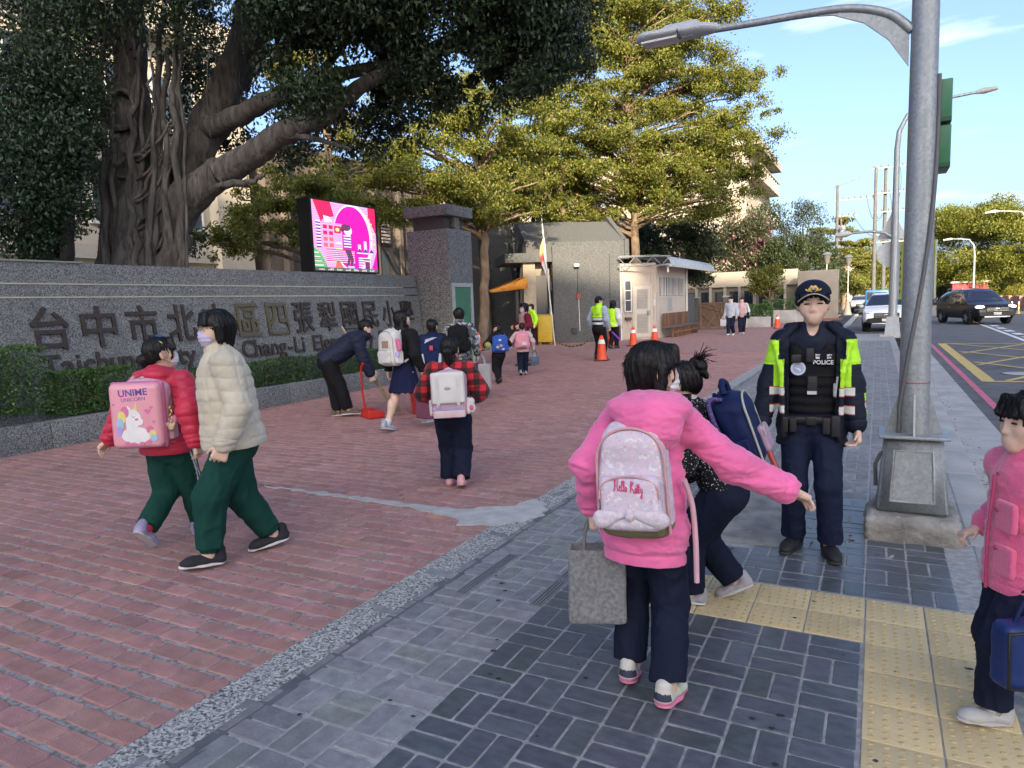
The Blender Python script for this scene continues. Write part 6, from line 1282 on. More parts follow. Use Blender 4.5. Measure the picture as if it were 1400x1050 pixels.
    def hair(s, style='short', m_=HAIR, strands=60, seed=1, length=.3, amp=.006, fringe=True, name='hair', vox=None, tail=None):
        S_ = SDF(vox or s.vox*.9, .03); hh = s.hh; R = s.HR; H = s.H; k = .05*hh
        S_.el(H(0, -.075, .125), Vector((.390, .462, .420))*hh, R, k); S_.el(H(0, -.16, -.05), Vector((.345, .345, .34))*hh, R, k)
        if style in ('bob', 'long'):
            for sx in (-1, 1): S_.rc(H(sx*.31, .0, .08), H(sx*.30, -.02, -.25-length*.35), .13*hh, .10*hh, k)
            S_.rc(H(0, -.22, .0), H(0, -.20, -.30-length*.3), .30*hh, .26*hh, k)
        if style == 'long':
            lo_ = s.neck-s.u*length*s.h*.9-s.f*.075*s.h; S_.rc(H(0, -.24, -.1), lo_, .28*hh, .20*hh, k, ax=s.f, sc=.5)
            for sx in (-1, 1): S_.rc(H(sx*.26, -.16, -.1), lo_+s.r*sx*.05*s.h, .14*hh, .07*hh, k)
        if tail:
            for (a, b, ra, rb) in tail: S_.rc(H(*a), H(*b), ra*hh, rb*hh, .04*hh)
        # open the face
        S_.el(H(0, .36, -.20), Vector((.30, .34, .36))*hh, R, .03*hh, '-')
        if style in ('short', 'tied'): S_.bx(H(0, .30, -.32), Vector((.6, .34, .30))*hh, .05*hh, R, .03*hh, '-')
        if style == 'short': S_.bx(H(0, -.1, -.47), Vector((.6, .7, .22))*hh, .02, R, .02*hh, '-')
        if style == 'tied': S_.bx(H(0, .02, -.45), Vector((.6, .34, .26))*hh, .03, R, .03*hh, '-')
        for sx in (-1, 1): 
            if style in ('short', 'tied'): S_.el(H(sx*.37, -.02, -.07), Vector((.09, .11, .16))*hh, R, .01, '-')
        if fringe:
            for j in range(7): u = (j-3)/3; S_.rc(H(u*.20, .27, .40), H(u*.27, .385-.07*abs(u), .13+.02*abs(u)), .075*hh, .05*hh, .02*hh)
        if fringe == 'side':
            for sx in (-1, 1): S_.rc(H(sx*.22, .28, .28), H(sx*.315, .20, -.18), .055*hh, .03*hh, .015*hh)
        RT_ = np.array(R)
        def dsp(V, n):
            X = (V-np.array(s.HC))@RT_/hh; a = np.arctan2(X[:, 0], -X[:, 1]-.02); return amp*1.0*np.clip(vnoise(X*np.array([1, 1, .45]), 5.5, seed+2), -.5, 1)+amp*(.5*np.sin(a*23+2*np.sin(X[:, 2]*5))+.5*np.sin(a*57+X[:, 2]*4+np.sin(X[:, 2]*9)))+.5*amp*vnoise(X, 7, seed)
        o = S_.build(name, m_, s.root, disp=dsp)
        if strands:
            rg = random.Random(seed); b = MB()
            for q in range(strands):
                a = rg.uniform(-2.6, 2.6); e = rg.uniform(-.3, 1.0); r_ = 1.0; x, y, z = .388*math.sin(a)*math.cos(e), -.075-.460*math.cos(a)*math.cos(e), .125+.418*math.sin(e); dz = rg.uniform(.12, .35)
                if y > .15 and z < .2: continue
                pts = [H(x*1.0, y, z), H(x*1.05+rg.gauss(0, .02), y*1.05+rg.gauss(0, .02), z-dz*.5), H(x*1.04+rg.gauss(0, .05), y*1.03+rg.gauss(0, .05), z-dz)]; b.tube(wob(pts, 0, q, 4), [.006*hh, .006*hh, .006*hh, .006*hh, .005*hh, .004*hh, .003*hh, .002*hh, .001*hh], 4)
            st = b.build('loose_strands', m_, o, kind='stuff')
        return o
    def mask(s, m_):
        hh = s.hh; R = s.HR; S_ = SDF(s.vox*.8, .01); H = s.H; S_.el(H(0, .215, -.20), Vector((.285, .245, .245))*hh, R); S_.rc(H(0, .38, -.06), H(0, .30, -.36), .075*hh, .09*hh, .05*hh); S_.cut(H(0, .17, 0), R @ Vector((0, -1, -.05))); S_.cut(H(0, 0, .01), R @ Vector((0, -.1, 1)))
        RT_ = np.array(R); o = S_.build('face_mask', m_, s.root, disp=lambda V, n: .0018*np.sin(((V-np.array(s.HC))@RT_)[:, 2]/hh*60))
        for sx in (-1, 1):
            b = MB(); b.tube([H(sx*.27, .18, -.10), H(sx*.345, .02, -.02), H(sx*.37, -.06, -.05), H(sx*.345, .0, -.14), H(sx*.27, .18, -.26)], .009*hh, 5); b.build('ear_loop', m_, o)
def xf(p, local, rz=0, tilt=0, roll=0):
    """world matrix of something carried, from the wearer's local frame"""
    return p.M @ Matrix.Translation(Vector(local)) @ Matrix.Rotation(rz, 4, 'Z') @ Matrix.Rotation(tilt, 4, 'X') @ Matrix.Rotation(roll, 4, 'Y')
def carried(name, label, cat, M, group=None):
    e = empty(name, (0, 0, 0), 0, label, cat, group); e.matrix_world = M; return e
def backpack(label, M, w, h, d, m_, m2=None, m3=None, vox=.006, round_=.05, pocket=(.8, .42, .05, -.2), handle=True, straps=None, trim=None, side=True, bottom=None, topround=1.0, group=None, taper=0):
    """local frame: y points out of the wearer's back, z up, origin at the middle of the pack's back face"""
    t = carried('backpack', label, 'backpack', M, group or 'school backpacks'); m2 = m2 or m_; m3 = m3 or m2
    S_ = SDF(vox, .03); S_.bx((0, d*.5, -.02*h), (w/2, d/2, h*.46), min(round_, d*.48)); S_.el((0, d*.45, h*.30), (w*.47, d*.55, h*.22), None, .04)
    if taper: S_.cut((w*.5, 0, h*.1), (1, 0, taper), .03); S_.cut((-w*.5, 0, h*.1), (-1, 0, taper), .03)
    mif = None; mats = [m_]
    if bottom: mats = [m_, bottom]; mif = lambda c: (c[:, 2] < -h*.36).astype(int)
    S_.build('bag_body', mats, t, disp=lambda V, n: .005*vnoise(V, 13, 2)+.002*vnoise(V, 40, 5), mi=mif)
    if pocket:
        pw_, ph, pd, pz = pocket; S_ = SDF(vox, .02); S_.bx((0, d+pd*.25, pz*h), (w*pw_/2, pd*.7, h*ph/2), min(.035, pd*.65)); S_.build('pocket', m2, t, disp=lambda V, n: .003*vnoise(V, 18, 3))
    if trim:
        b = MB(); pts = []
        for k in range(33): a = k/32*PI; pts.append((w*.455*math.cos(a)*(1 if abs(math.cos(a)) < .8 else 1), d*.93, h*.12+h*.33*math.sin(a)**.75))
        pts = [(w*.47, d*.9, -h*.42)]+pts+[(-w*.47, d*.9, -h*.42)]; b.tube(pts, .006, 6); 
        if pocket: pp = [(pw_*w/2*.96*math.cos(a), d+pocket[2]*.80, pz*h+h*ph*.10+h*ph*.40*math.sin(a)**.6) for a in np.linspace(0, PI, 20)]; b.tube(pp, .004, 6)
        b.build('piping', trim, t)
    if side:
        for sx in (-1, 1): S_ = SDF(vox, .01); S_.bx((sx*(w/2+.006), d*.45, -h*.26), (.018, d*.32, h*.17), .015); S_.build('side_pocket', m3, t)
    if handle: b = MB(); b.tube([(-.035, .03, h*.44), (-.03, .03, h*.50), (0, .03, h*.53), (.03, .03, h*.50), (.035, .03, h*.44)], .009, 8); b.build('handle', m3, t)
    if straps:
        for pts in straps:
            b = MB(); P = wob(pts, 0, 1, 6); b.tube(P, .016, 8); b.build('strap', m3, t)
    return t
def pack_text(t, txt, loc, size, m_, roll=0, tilt=0, ex=.0008, off=0, fit=None):
    me = text_mesh(txt, size, ex, off); me.materials.clear(); o = link('lettering', me, m_, t); o.matrix_local = Matrix.Translation(Vector(loc)) @ Matrix.Rotation(PI, 4, 'Z') @ Matrix.Rotation(PI/2+tilt, 4, 'X') @ Matrix.Rotation(roll, 4, 'Z'); return o
def patch(t, name, poly, y, m_, th=.002, tilt=0):
    """flat applique lying on the outer face of a pack: polygon in (x towards the viewer's right, z)"""
    b = MB(); b.prism([(-x, z) for x, z in poly], 'y', 0, th); o = b.build(name, m_, t); o.location = (0, y, 0); o.rotation_euler = (tilt, 0, 0); return o
def ellp(cx, cz, rx, rz_, n=18, a0=0, a1=2*PI): return [(cx+rx*math.cos(a0+(a1-a0)*i/n), cz+rz_*math.sin(a0+(a1-a0)*i/n)) for i in range(n if abs(a1-a0-2*PI) < .01 else n+1)]
def shoulder_straps(p, w, y_back, ztop, zbot):
    """strap curves in the pack's own frame (pack frame is the wearer's turned by half a turn)"""
    o = []
    for sx in (-1, 1): o.append([(sx*w*.28, .01, ztop*.9), (sx*w*.30, -.04, ztop+.03), (sx*w*.33, -.11*p.h/1.3, ztop-.02), (sx*w*.40, -.15*p.h/1.3, ztop-.10), (sx*w*.47, -.12*p.h/1.3, zbot*.4), (sx*w*.50, -.02, zbot)])
    return o
def tote(name, label, M, w, h, d, m_, hm=None, hl=.18, vox=.007, taper=.0):
    t = carried(name, label, 'bag', M); b = MB(); n = 10; V = []; r = np.random.default_rng(3)
    S_ = SDF(vox, .01); S_.bx((0, 0, -h/2), (w/2, d/2, h/2), .012); S_.bx((0, 0, .03), (w/2-.012, d/2-.008, .05), .005, None, .004, '-'); S_.build('bag_body', m_, t, disp=lambda V, n: .006*vnoise(V, 9, 1)*np.clip(-V[:, 2]/h+.1, 0, 1))
    for sy in (-1, 1): b = MB(); b.tube(wob([(-w*.24, sy*d*.42, -.05), (-w*.20, sy*d*.3, hl*.55), (-.02, sy*.012, hl), (.02, sy*.012, hl), (w*.20, sy*d*.3, hl*.55), (w*.24, sy*d*.42, -.05)], 0, 1, 5), .008, 6); b.build('handle', hm or m_, t)
    return t
# ---------------------------------------------------------------- cloth colours
PINKJ = fabric('pink_jacket', (.78, .15, .35), bump=.08, sheen=.3); PINKV = fabric('pink_fleece', (.68, .11, .24), bump=.5, bscale=160, sheen=.5); REDJ = fabric('red_puffer', (.48, .018, .055), rough=.5, sheen=.1)
CREAMJ = fabric('cream_quilt', (.50, .45, .35), rough=.8); GREENP = fabric('green_trousers', (.008, .048, .038)); JANB = fabric('navy_jacket', (.016, .020, .040), rough=.6)
LIME = mat('lime_reflective', (.42, .80, .02), rough=.6, var=.05); REFL = mat('reflective_band', (.6, .62, .6), rough=.35, var=.05); REDT = flat((.5, .08, .03), .6)
PNAVY = fabric('police_navy', (.011, .014, .027), rough=.6); PTROU = fabric('police_trousers', (.009, .014, .036), rough=.75)
WHITEP = mat('white_backpack', (.60, .59, .56), rough=.55, var=.06, scale=5, bump=.1); PINKPK = mat('pink_backpack', (.62, .25, .32), rough=.55, var=.06, scale=5); NAVYP = fabric('navy_backpack', (.008, .016, .065), rough=.6, sheen=.05); BLUEP = fabric('blue_backpack', (.01, .07, .36), rough=.6)
GREYP = fabric('grey_felt', (.20, .20, .205), rough=.95, bump=.6, bscale=300, var=.25, scale=60); STRAPP = flat((.62, .36, .42), .7); KHAKI = fabric('khaki_canvas', (.20, .17, .095)); SILV = flat((.35, .36, .38), .35)
FLORAL = mat('floral_print', (.52, .50, .60), rough=.75, var=0, scale=75, voro=True, col2=(.66, .50, .56), bump=.08)
overlay(FLORAL, (.58, .22, .32), scale=85, lo=.60, hi=.66, amt=.55, det=2); overlay(FLORAL, (.30, .40, .55), scale=110, lo=.63, hi=.68, amt=.5, det=2); overlay(FLORAL, (.72, .70, .66), scale=48, lo=.58, hi=.64, amt=.7, det=1)
SPECK = fabric('speckled_black', (.012, .012, .014)); overlay(SPECK, (.55, .55, .55), scale=95, lo=.63, hi=.66, amt=.9, det=1)
CAMO = fabric('camo_cloth', (.10, .11, .12)); overlay(CAMO, (.35, .36, .38), scale=14, lo=.52, hi=.54, amt=1, det=2); overlay(CAMO, (.03, .03, .035), scale=17, lo=.56, hi=.58, amt=1, det=2)
def plaid_mat():
    M_ = fabric('red_plaid', (.45, .02, .03)); n = M_.node_tree; L = n.links.new; p = n.nodes['Principled BSDF']; tc = n.nodes.new('ShaderNodeTexCoord'); sp = n.nodes.new('ShaderNodeSeparateXYZ'); L(tc.outputs['Object'], sp.inputs[0]); last = None
    for ax, sc in (('X', 62), ('Z', 62)):
        mu = n.nodes.new('ShaderNodeMath'); mu.operation = 'MULTIPLY'; mu.inputs[1].default_value = sc; L(sp.outputs[ax], mu.inputs[0]); sn = n.nodes.new('ShaderNodeMath'); sn.operation = 'SINE'; L(mu.outputs[0], sn.inputs[0]); gt_ = n.nodes.new('ShaderNodeMath'); gt_.operation = 'GREATER_THAN'; gt_.inputs[1].default_value = 0; L(sn.outputs[0], gt_.inputs[0])
        if last is None: last = gt_
        else: ad = n.nodes.new('ShaderNodeMath'); ad.operation = 'ADD'; L(last.outputs[0], ad.inputs[0]); L(gt_.outputs[0], ad.inputs[1]); last = ad
    rp = n.nodes.new('ShaderNodeValToRGB'); rp.color_ramp.interpolation = 'CONSTANT'; e = rp.color_ramp.elements; e[0].position = 0; e[0].color = (.50, .018, .028, 1); e[1].position = .34; e[1].color = (.13, .008, .012, 1); x = e.new(.8); x.color = (.012, .010, .012, 1)
    dv = n.nodes.new('ShaderNodeMath'); dv.operation = 'MULTIPLY'; dv.inputs[1].default_value = .5; L(last.outputs[0], dv.inputs[0]); L(dv.outputs[0], rp.inputs[0]); L(rp.outputs[0], p.inputs['Base Color']); return M_
PLAID = plaid_mat()
# ================================================================ 1 girl in the pink hooded jacket
h = 1.39
p = Person('girl in a pink hooded jacket seen from behind, stretching one arm out to the right', (-.795, 2.60), .10, h, .222, vox=.0052, lean=.09, side=.03, sw=.092*1.39, arms={'R': ((.50, .17, .835), (.2, -.6, -1), {'d': (.8, .35, -.5), 'n': (.1, -.2, -1), 'curl': .35}), 'L': ((-.215, -.055, .80), (-.6, -1, 0), {'d': (.08, .05, -1), 'n': (1, 0, 0), 'curl': 1.25})},
           legs={'L': ((-.09, .07, .072), .12, .10), 'R': ((.095, -.06, .072), -.22, .10)}, head=(-.95, .06, 0))
p.arms = None
for q in ('R',): p.sh[q], p.elb[q], p.wr[q] = p.sh[q], *ik(p.sh[q], (.52, .17, .835), .185*h, .17*h, (.2, -.6, -1))
p.elb['L'], p.wr['L'] = ik(p.sh['L'], (-.205, -.03, .765), .172*h, .15*h, (-.35, -1, 0))
p.body()
p.hair('bob', strands=170, length=.12, amp=.005, fringe='side', seed=2); p.mask(MASKW)
def ex(S_):
    S_.el(p.C-p.f*.125+p.u*.035+Vector((.02, 0, 0)), (.165, .115, .070), None, .012); S_.el(p.C-p.f*.175-p.u*.035+Vector((.035, 0, 0)), (.125, .075, .092), None, .035); S_.el(p.neck+p.u*.0, (.135, .110, .055), None, .02)
    S_.el(p.C+p.u*.075+p.f*.03, (.085, .10, .06), None, .02, '-')
p.top(PINKJ, hem=-.085, wx=.105, cx=.092, dp=.80, sl=(.047, .047, .041), cuff=.97, collar=.0, extra=ex, bell=.016, disp=p.folds(.013, 4))
p.pants(NAVY, r=(.062, .054, .051), ankle=.93, waist=.0, hipw=.082, disp=p.folds(.012, 6, .8)); 
SHOEP = [flat((.55, .53, .47), .6), flat((.03, .035, .06), .6), flat((.62, .22, .33), .5), flat((.35, .6, .25), .5)]
p.shoes(None, flat((.64, .20, .32), .6), mats=SHOEP, mi=lambda hl, f, u: (lambda c: np.where(((c-np.array(hl))@np.array(u) > .03) & ((c-np.array(hl))@np.array(u) < .058) & ((c-np.array(hl))@np.array(f) < -.012), 1, np.where((c-np.array(hl))@np.array(u) < .026, 2, np.where(np.sin((c-np.array(hl))@np.array(f)*90) > .8, 3, 0)))))
b = MB(); S_ = SDF(.005, .01); S_.rc(p.elb['L'].lerp(p.wr['L'], .9), p.wr['L'], .030, .026); S_.build('cuff', fabric('white_cuff', (.5, .52, .58)), p.root)
Mp = xf(p, p.C-p.u*.222-p.f*.112+Vector((-.012, 0, 0)), PI, .05, .06)
t = backpack('white floral school backpack with khaki bottom, on the girl in the pink hooded jacket', Mp, .275, .44, .145, FLORAL, FLORAL, FLORAL, vox=.0055, round_=.06, pocket=(.82, .46, .05, -.16), trim=flat((.55, .30, .32), .6), bottom=KHAKI, taper=.20, side=False, handle=False)
CURS = flat((.62, .08, .22), .6)
# cursive embroidered words built from a pen line
def cursive(par, strokes, size, ox, oz, y, m_, r=.0018, tilt=0):
    b = MB()
    for st in strokes: b.tube(wob([(-(ox+x*size), y, oz+z_*size+tilt*x*size) for x, z_ in st], 0, 1, 4), r, 5)
    b.build('lettering', m_, par)
HK = [[(0, 0), (.12, .5), (.2, 1), (.12, .95), (.1, 0)], [(.1, .45), (.3, .5), (.42, 1), (.34, .5), (.36, 0), (.48, .2)], [(.48, .2), (.62, .4), (.58, .55), (.5, .3), (.58, .02), (.7, .15)], [(.7, .15), (.84, .9), (.76, .9), (.76, .1), (.88, .15)], [(.88, .15), (1.0, .9), (.92, .9), (.92, .1), (1.04, .15)], [(1.04, .2), (1.12, .5), (1.02, .3), (1.1, .02), (1.2, .3), (1.12, .5)],
      [(1.5, 0), (1.58, .5), (1.64, 1), (1.56, .9), (1.5, 0)], [(1.56, .4), (1.82, 1.0)], [(1.56, .45), (1.72, .3), (1.84, 0), (1.92, .1)], [(1.92, .1), (1.98, .5), (1.97, .05), (2.06, .12)], [(2.0, .68), (2.02, .7)], [(2.06, .12), (2.16, .9), (2.1, .1), (2.2, .12)], [(2.06, .6), (2.24, .64)], [(2.2, .12), (2.3, .9), (2.24, .1), (2.34, .12)], [(2.2, .6), (2.38, .64)], [(2.4, .5), (2.42, .15), (2.52, .2), (2.56, .5), (2.5, -.35), (2.38, -.3), (2.6, .15)]]
cursive(t, HK, .040, -.052, -.018, .192, CURS, tilt=-.12)
BOWM = mat('floral_bow', (.50, .46, .52), rough=.8, var=0, scale=90, voro=True, col2=(.66, .55, .58))
for sx in (-1, 1): S_ = SDF(.005, .02); S_.rc((sx*.02, .190, -.105), (sx*.105, .188, -.125), .014, .034, ax=(0, 1, 0), sc=.5); S_.build('bow_loop', BOWM, t, disp=lambda V, n: .003*vnoise(V, 40, 2))
S_ = SDF(.004, .01); S_.el((0, .198, -.105), (.018, .014, .024)); S_.build('bow_knot', BOWM, t)
b = MB(); b.tube(wob([(-.165, -.02, -.02), (-.185, -.05, -.12), (-.19, -.05, -.26), (-.185, -.05, -.42)], 0, 1, 5), .011, 6); b.build('loose_strap', STRAPP, t)
tote('felt_bag', 'grey felt tote bag hanging from the hand of the pink hooded girl', p.M @ Matrix.Translation(p.wr['L']+Vector((.01, .01, -.165))) @ Matrix.Rotation(.25, 4, 'Z'), .23, .31, .10, GREYP, flat((.17, .165, .155), .8), .11)
# ================================================================ 2 girl with the navy backpack, stooping to the left
h = 1.30
p = Person('girl in dark clothes with spiky ponytail, stooping just beyond the pink jacket girl', (-.73, 3.55), 1.60, h, .20, vox=.006, lean=.40, hipz=.61, hipoff=(0, -.06), arms={'R': ((.05, .06, -.29), (.3, -1, 0), {}), 'L': ((-.05, .1, -.28), (-.3, -1, 0), {})}, legs={'R': ((.09, -.10, .10), 0, .5), 'L': ((-.05, .10, .06), .1, 0)}, head=(-.15, .1, 0))
p.body(); p.hair('tied', strands=40, seed=5, tail=[((0, -.32, .40), (0, -.46, .52), .10, .11), ((0, -.46, .52), (0, -.60, .38), .11, .12), ((0, -.55, .42), (.0, -.68, .12), .12, .05)])
b = MB(); rg = random.Random(8)
for k in range(60):
    a = Vector((rg.gauss(0, .05), -.46+rg.gauss(0, .04), .50)); d = Vector((rg.gauss(0, .13), -.14+rg.gauss(0, .10), .06+rg.gauss(0, .15))); b.tube([p.H(*a), p.H(*(a+d*.6+Vector((0, 0, .08)))), p.H(*(a+d*1.25+Vector((0, 0, rg.uniform(-.12, .10)))))], [.007*p.hh*2, .005*p.hh*2, .001], 4)
b.build('loose_strands', HAIR, p.root, kind='stuff')
p.top(SPECK, hem=.0, wx=.112, cx=.108, collar=.01, bell=.02); p.pants(NAVY, r=(.082, .066, .054), ankle=.95); 
S_ = SDF(.006, .02); S_.rc(p.neck-p.u*.03+p.r*.01, p.neck+p.u*.015, .075, .062); S_.build('collar', fabric('pale_collar', (.55, .47, .47)), p.root)
SH2 = mat('mottled_shoe', (.30, .29, .33), rough=.6, var=0, scale=30, voro=True, col2=(.42, .40, .42)); p.shoes(SH2, SOLEW)
Mp = xf(p, p.P+p.u*.27-p.f*.105, PI, .36, 0)
t = backpack('navy school backpack with pale piping and a mauve front pocket, on the stooping girl', Mp, .30, .38, .18, NAVYP, mat('mauve_flap', (.42, .27, .36), rough=.6, var=.08), NAVYP, vox=.006, round_=.07, pocket=(.5, .36, .03, -.2), trim=flat((.42, .40, .34), .5))
for sx in (-1, 1): b = MB(); b.tube(wob([(sx*.12, .08, .17), (sx*.15, .02, .18), (sx*.158, .02, .0), (sx*.155, .08, -.15)], 0, 1, 5), .012, 6); b.build('side_cord', fabric('purple_cord', (.10, .07, .2), var=.6, scale=120), t)
b = MB(); b.tube([(-.07, .09, .19), (-.06, .09, .235), (0, .09, .25), (.06, .09, .235), (.07, .09, .19)], .017, 8); b.build('grab_handle', NAVYP, t)
# ================================================================ 3 police officer
h = 1.62
p = Person('police officer in a navy and lime jacket over a black vest, facing the camera', (-.345, 4.60), PI+.05, h, .246, vox=.006, hipz=.80, arms={'R': ((.075, .05, -.312), (.5, -1, 0), {'d': (.06, .1, -1), 'n': (-1, .2, 0), 'curl': 1.2}), 'L': ((-.05, .035, -.318), (-.5, -1, 0), {'d': (-.05, .12, -1), 'n': (1, .2, 0), 'curl': .8})}, legs={'R': ((.095, .02, .072), -.25, 0), 'L': ((-.115, .10, .072), .2, 0)}, head=(.05, .03, .02), sw=.104*1.62)
p.body(); p.eyes(closed=True)
p.hair('tied', strands=14, seed=8, fringe=False, tail=[((.31, .08, .05), (.33, -.02, -.22), .07, .035), ((-.31, .08, .05), (-.33, -.02, -.2), .07, .035), ((.18, .33, .22), (.32, .20, -.05), .06, .04), ((-.16, .34, .22), (-.33, .18, -.05), .06, .04)])
hh = p.hh; S_ = SDF(.0045, .02); S_.el(p.H(0, -.06, .20), Vector((.425, .495, .40))*hh, p.HR); S_.cut(p.H(0, 0, .205), p.HR @ Vector((0, .05, -1)), .01); S_.el(p.H(0, -.06, .10), Vector((.37, .43, .38))*hh, p.HR, .005, '-')
CAPM = fabric('cap_cloth', (.010, .013, .030), rough=.7); cap = S_.build('cap', CAPM, p.root)
S_ = SDF(.004, .012)
for j in range(11): u = (j-5)/5; S_.rc(p.H(u*.345, .24+.12*math.sqrt(max(0, 1-u*u)), .275-.05*u*u), p.H(u*.335, .34+.34*math.sqrt(max(0, 1-u*u*.97)), .265-.17*u*u), .020*hh, .014*hh, .02)
S_.build('visor', CAPM, cap)
b = MB(); b.tube([p.H(u*.345, .35+.35*math.sqrt(max(0, 1-u*u*.97)), .265-.175*u*u) for u in np.linspace(-1, 1, 21)], .0032, 6); b.build('visor_piping', flat((.45, .42, .34), .5), cap)
GOLD = flat((.62, .42, .09), .35, .3); b = MB(); 
for q in range(6): a = q*PI/3; b.lathe([(.011, 0), (.008, .004)], 8, M=Matrix.Translation(p.H(0+.075*math.cos(a), .405+.02*math.sin(a), .375+.055*math.sin(a))) @ p.HR.to_4x4() @ Matrix.Rotation(-PI/2+.5, 4, 'X'))
for sx in (-1, 1): b.tube([p.H(sx*.05, .415, .33), p.H(sx*.13, .40, .335), p.H(sx*.17, .385, .37)], .005, 6)
b.build('cap_badge', GOLD, cap); S_ = SDF(.003, .004); S_.el(p.H(0, .415, .385), (.010, .007, .011), p.HR); S_.build('cap_emblem', flat((.5, .5, .55), .4), cap)
# shirt and collar, vest, then the open jacket
S_ = SDF(.006, .02); S_.rc((0, 0, .86), p.C-p.u*.06, .125, .145, ax=p.f, sc=.66); S_.rc(p.C-p.u*.02, p.neck+p.u*.0, .09, .068); S_.rc(p.sh['L'], p.sh['R'], .060, .060); S_.rc(p.sh['L'], p.elb['L'], .058, .048); S_.rc(p.sh['R'], p.elb['R'], .058, .048); S_.el(p.neck+p.f*.085+p.u*.02, (.042, .07, .07), None, .01, '-'); S_.build('shirt', PNAVY, p.root, disp=p.folds(.004, 9))
S_ = SDF(.0055, .02); S_.rc((0, .012, .90), (0, .018, 1.20), .150, .150, ax=(0, 1, 0), sc=.72); S_.bx((0, .07, 1.235), (.115, .04, .045), .02); S_.bx((0, 0, 1.38), (.068, .3, .13), .03, None, .02, '-'); S_.cut((0, 0, .875), (0, 0, -1))
vest = S_.build('vest', BLACKC, p.root, disp=lambda V, n: .004*np.clip(np.sin(V[:, 2]*115)*3, -1, 1)*(V[:, 2] < 1.10)+.003*vnoise(V, 14, 3))
VB = flat((.018, .018, .02), .5)
def vb(n_, x, z, w, hgt, d, m_=VB, y=.117, bev=.006): o = BX(n_, (x-w/2, y, z-hgt/2), (x+w/2, y+d, z+hgt/2), m_, p.root, bev); return o
vb('radio_mic', .010, 1.225, .045, .085, .022, y=.122); vb('body_camera', .085, 1.205, .055, .05, .03); cam_ = vb('action_camera', -.005, 1.045, .055, .11, .03); BX('label_strip', (-.030, .1475, .992), (.022, .150, 1.012), flat((.55, .56, .56), .4), cam_); BX('screen', (-.026, .1475, 1.03), (.018, .150, 1.065), flat((.03, .03, .03), .2), cam_)
b = MB(); b.lathe([(.042, 0), (.042, .003)], 28, M=Matrix.Translation((.075, .121, 1.145)) @ Matrix.Rotation(-PI/2, 4, 'X')); bd = b.build('round_badge', flat((.50, .54, .64), .5), p.root); b = MB(); b.lathe([(.030, 0), (.030, .001)], 20, M=Matrix.Translation((.075, .1245, 1.145)) @ Matrix.Rotation(-PI/2, 4, 'X')); b.build('badge_disc', flat((.30, .36, .5), .5), bd); b = MB(); b.prism([(.055, 1.135), (.07, 1.148), (.098, 1.150), (.078, 1.138), (.066, 1.128)], 'y', .1256, .1266); b.build('badge_print', flat((.6, .62, .66), .5), bd)
def vtext(txt, x, z, size, m_, y=.1395):
    me = text_mesh(txt, size, .0008, .0006); me.materials.clear(); o = link('lettering', me, m_, p.root); o.matrix_local = Matrix.Translation((x, y, z)) @ Matrix.Rotation(PI, 4, 'Z') @ Matrix.Rotation(PI/2, 4, 'X')
WTX = flat((.68, .68, .68), .5); BX('name_panel', (-.125, .118, 1.165), (.0, .137, 1.235), BLACKC, p.root, .006); vtext('POLICE', -.062, 1.172, .034, WTX); vtext('警', -.032, 1.206, .030, WTX); vtext('察', -.095, 1.206, .030, WTX)
BX('belt', (-.165, -.11, .80), (.165, .118, .855), flat((.012, .012, .013), .45), p.root, .02); vb('buckle', 0, .828, .06, .055, .012, flat((.02, .02, .02), .35), .119); 
for x, w_, hg in ((-.085, .045, .10), (-.135, .05, .13), (.10, .04, .09), (.145, .035, .10)): vb('pouch', x, .80, w_, hg, .035, VB, .105, .008)
b = MB(); b.tube([(-.14, .15, 1.10), (-.135, .152, 1.04), (-.13, .15, .98)], .006, 6); b.tube([(-.125, .15, 1.06), (-.125, .152, .985)], .008, 6); b.build('whistle_cord', flat((.35, .35, .36), .4), p.root)
def ex(S_):
    S_.bx((0, .15, 1.02), (.128, .135, .42), .02, None, .012, '-')
    S_.bx((0, .0, 1.44), (.075, .25, .10), .03, None, .02, '-')
    for sx in (-1, 1): S_.rc((sx*.10, .02, 1.395), (sx*.205, .085, 1.29), .030, .024, .012); S_.rc((sx*.205, .085, 1.29), (sx*.165, .125, 1.12), .022, .018, .012); S_.rc((sx*.165, .125, 1.12), (sx*.155, .115, .72), .016, .018, .012)
    S_.rc((-.13, -.05, 1.375), (.13, -.05, 1.375), .042, .042, .02)
def pm(c):
    x, y, z = c[:, 0], c[:, 1], c[:, 2]; ax = np.abs(x); m_ = np.zeros(len(c), int)
    m_[(z > 1.165) & (ax > .155) & (z < 1.315) & ~((y > .06) & (ax < .185))] = 1                       # lime shoulders
    m_[(ax > .155) & (ax < .215) & (y > .06) & (z > .99) & (z < 1.20)] = 1                          # lime strip beside the opening
    fa = (z > .80) & (z < .995) & (ax > .205) & (y < .06); m_[fa] = 1
    m_[fa & (z > .905) & (z < .94)] = 2; m_[fa & ((np.abs(z-.9) < .006) | (np.abs(z-.945) < .006))] = 3
    fr = (ax > .15) & (ax < .235) & (y > .03)
    for zz in (1.005, .895): m_[fr & (np.abs(z-zz) < .021)] = 2; m_[fr & (np.abs(np.abs(z-zz)-.024) < .004)] = 3
    return m_
p.top([PNAVY, LIME, REFL, REDT], hem=-.085, wx=.120, cx=.106, dp=.68, sl=(.045, .042, .038), cuff=.96, collar=0, extra=ex, mi=pm, bell=.01, disp=p.folds(.006, 12), vox=.0055)
p.pants(PTROU, r=(.057, .048, .043), hipw=.09, ankle=.96, disp=p.folds(.008, 14)); p.shoes(flat((.014, .014, .016), .7), SOLED, L=.165)
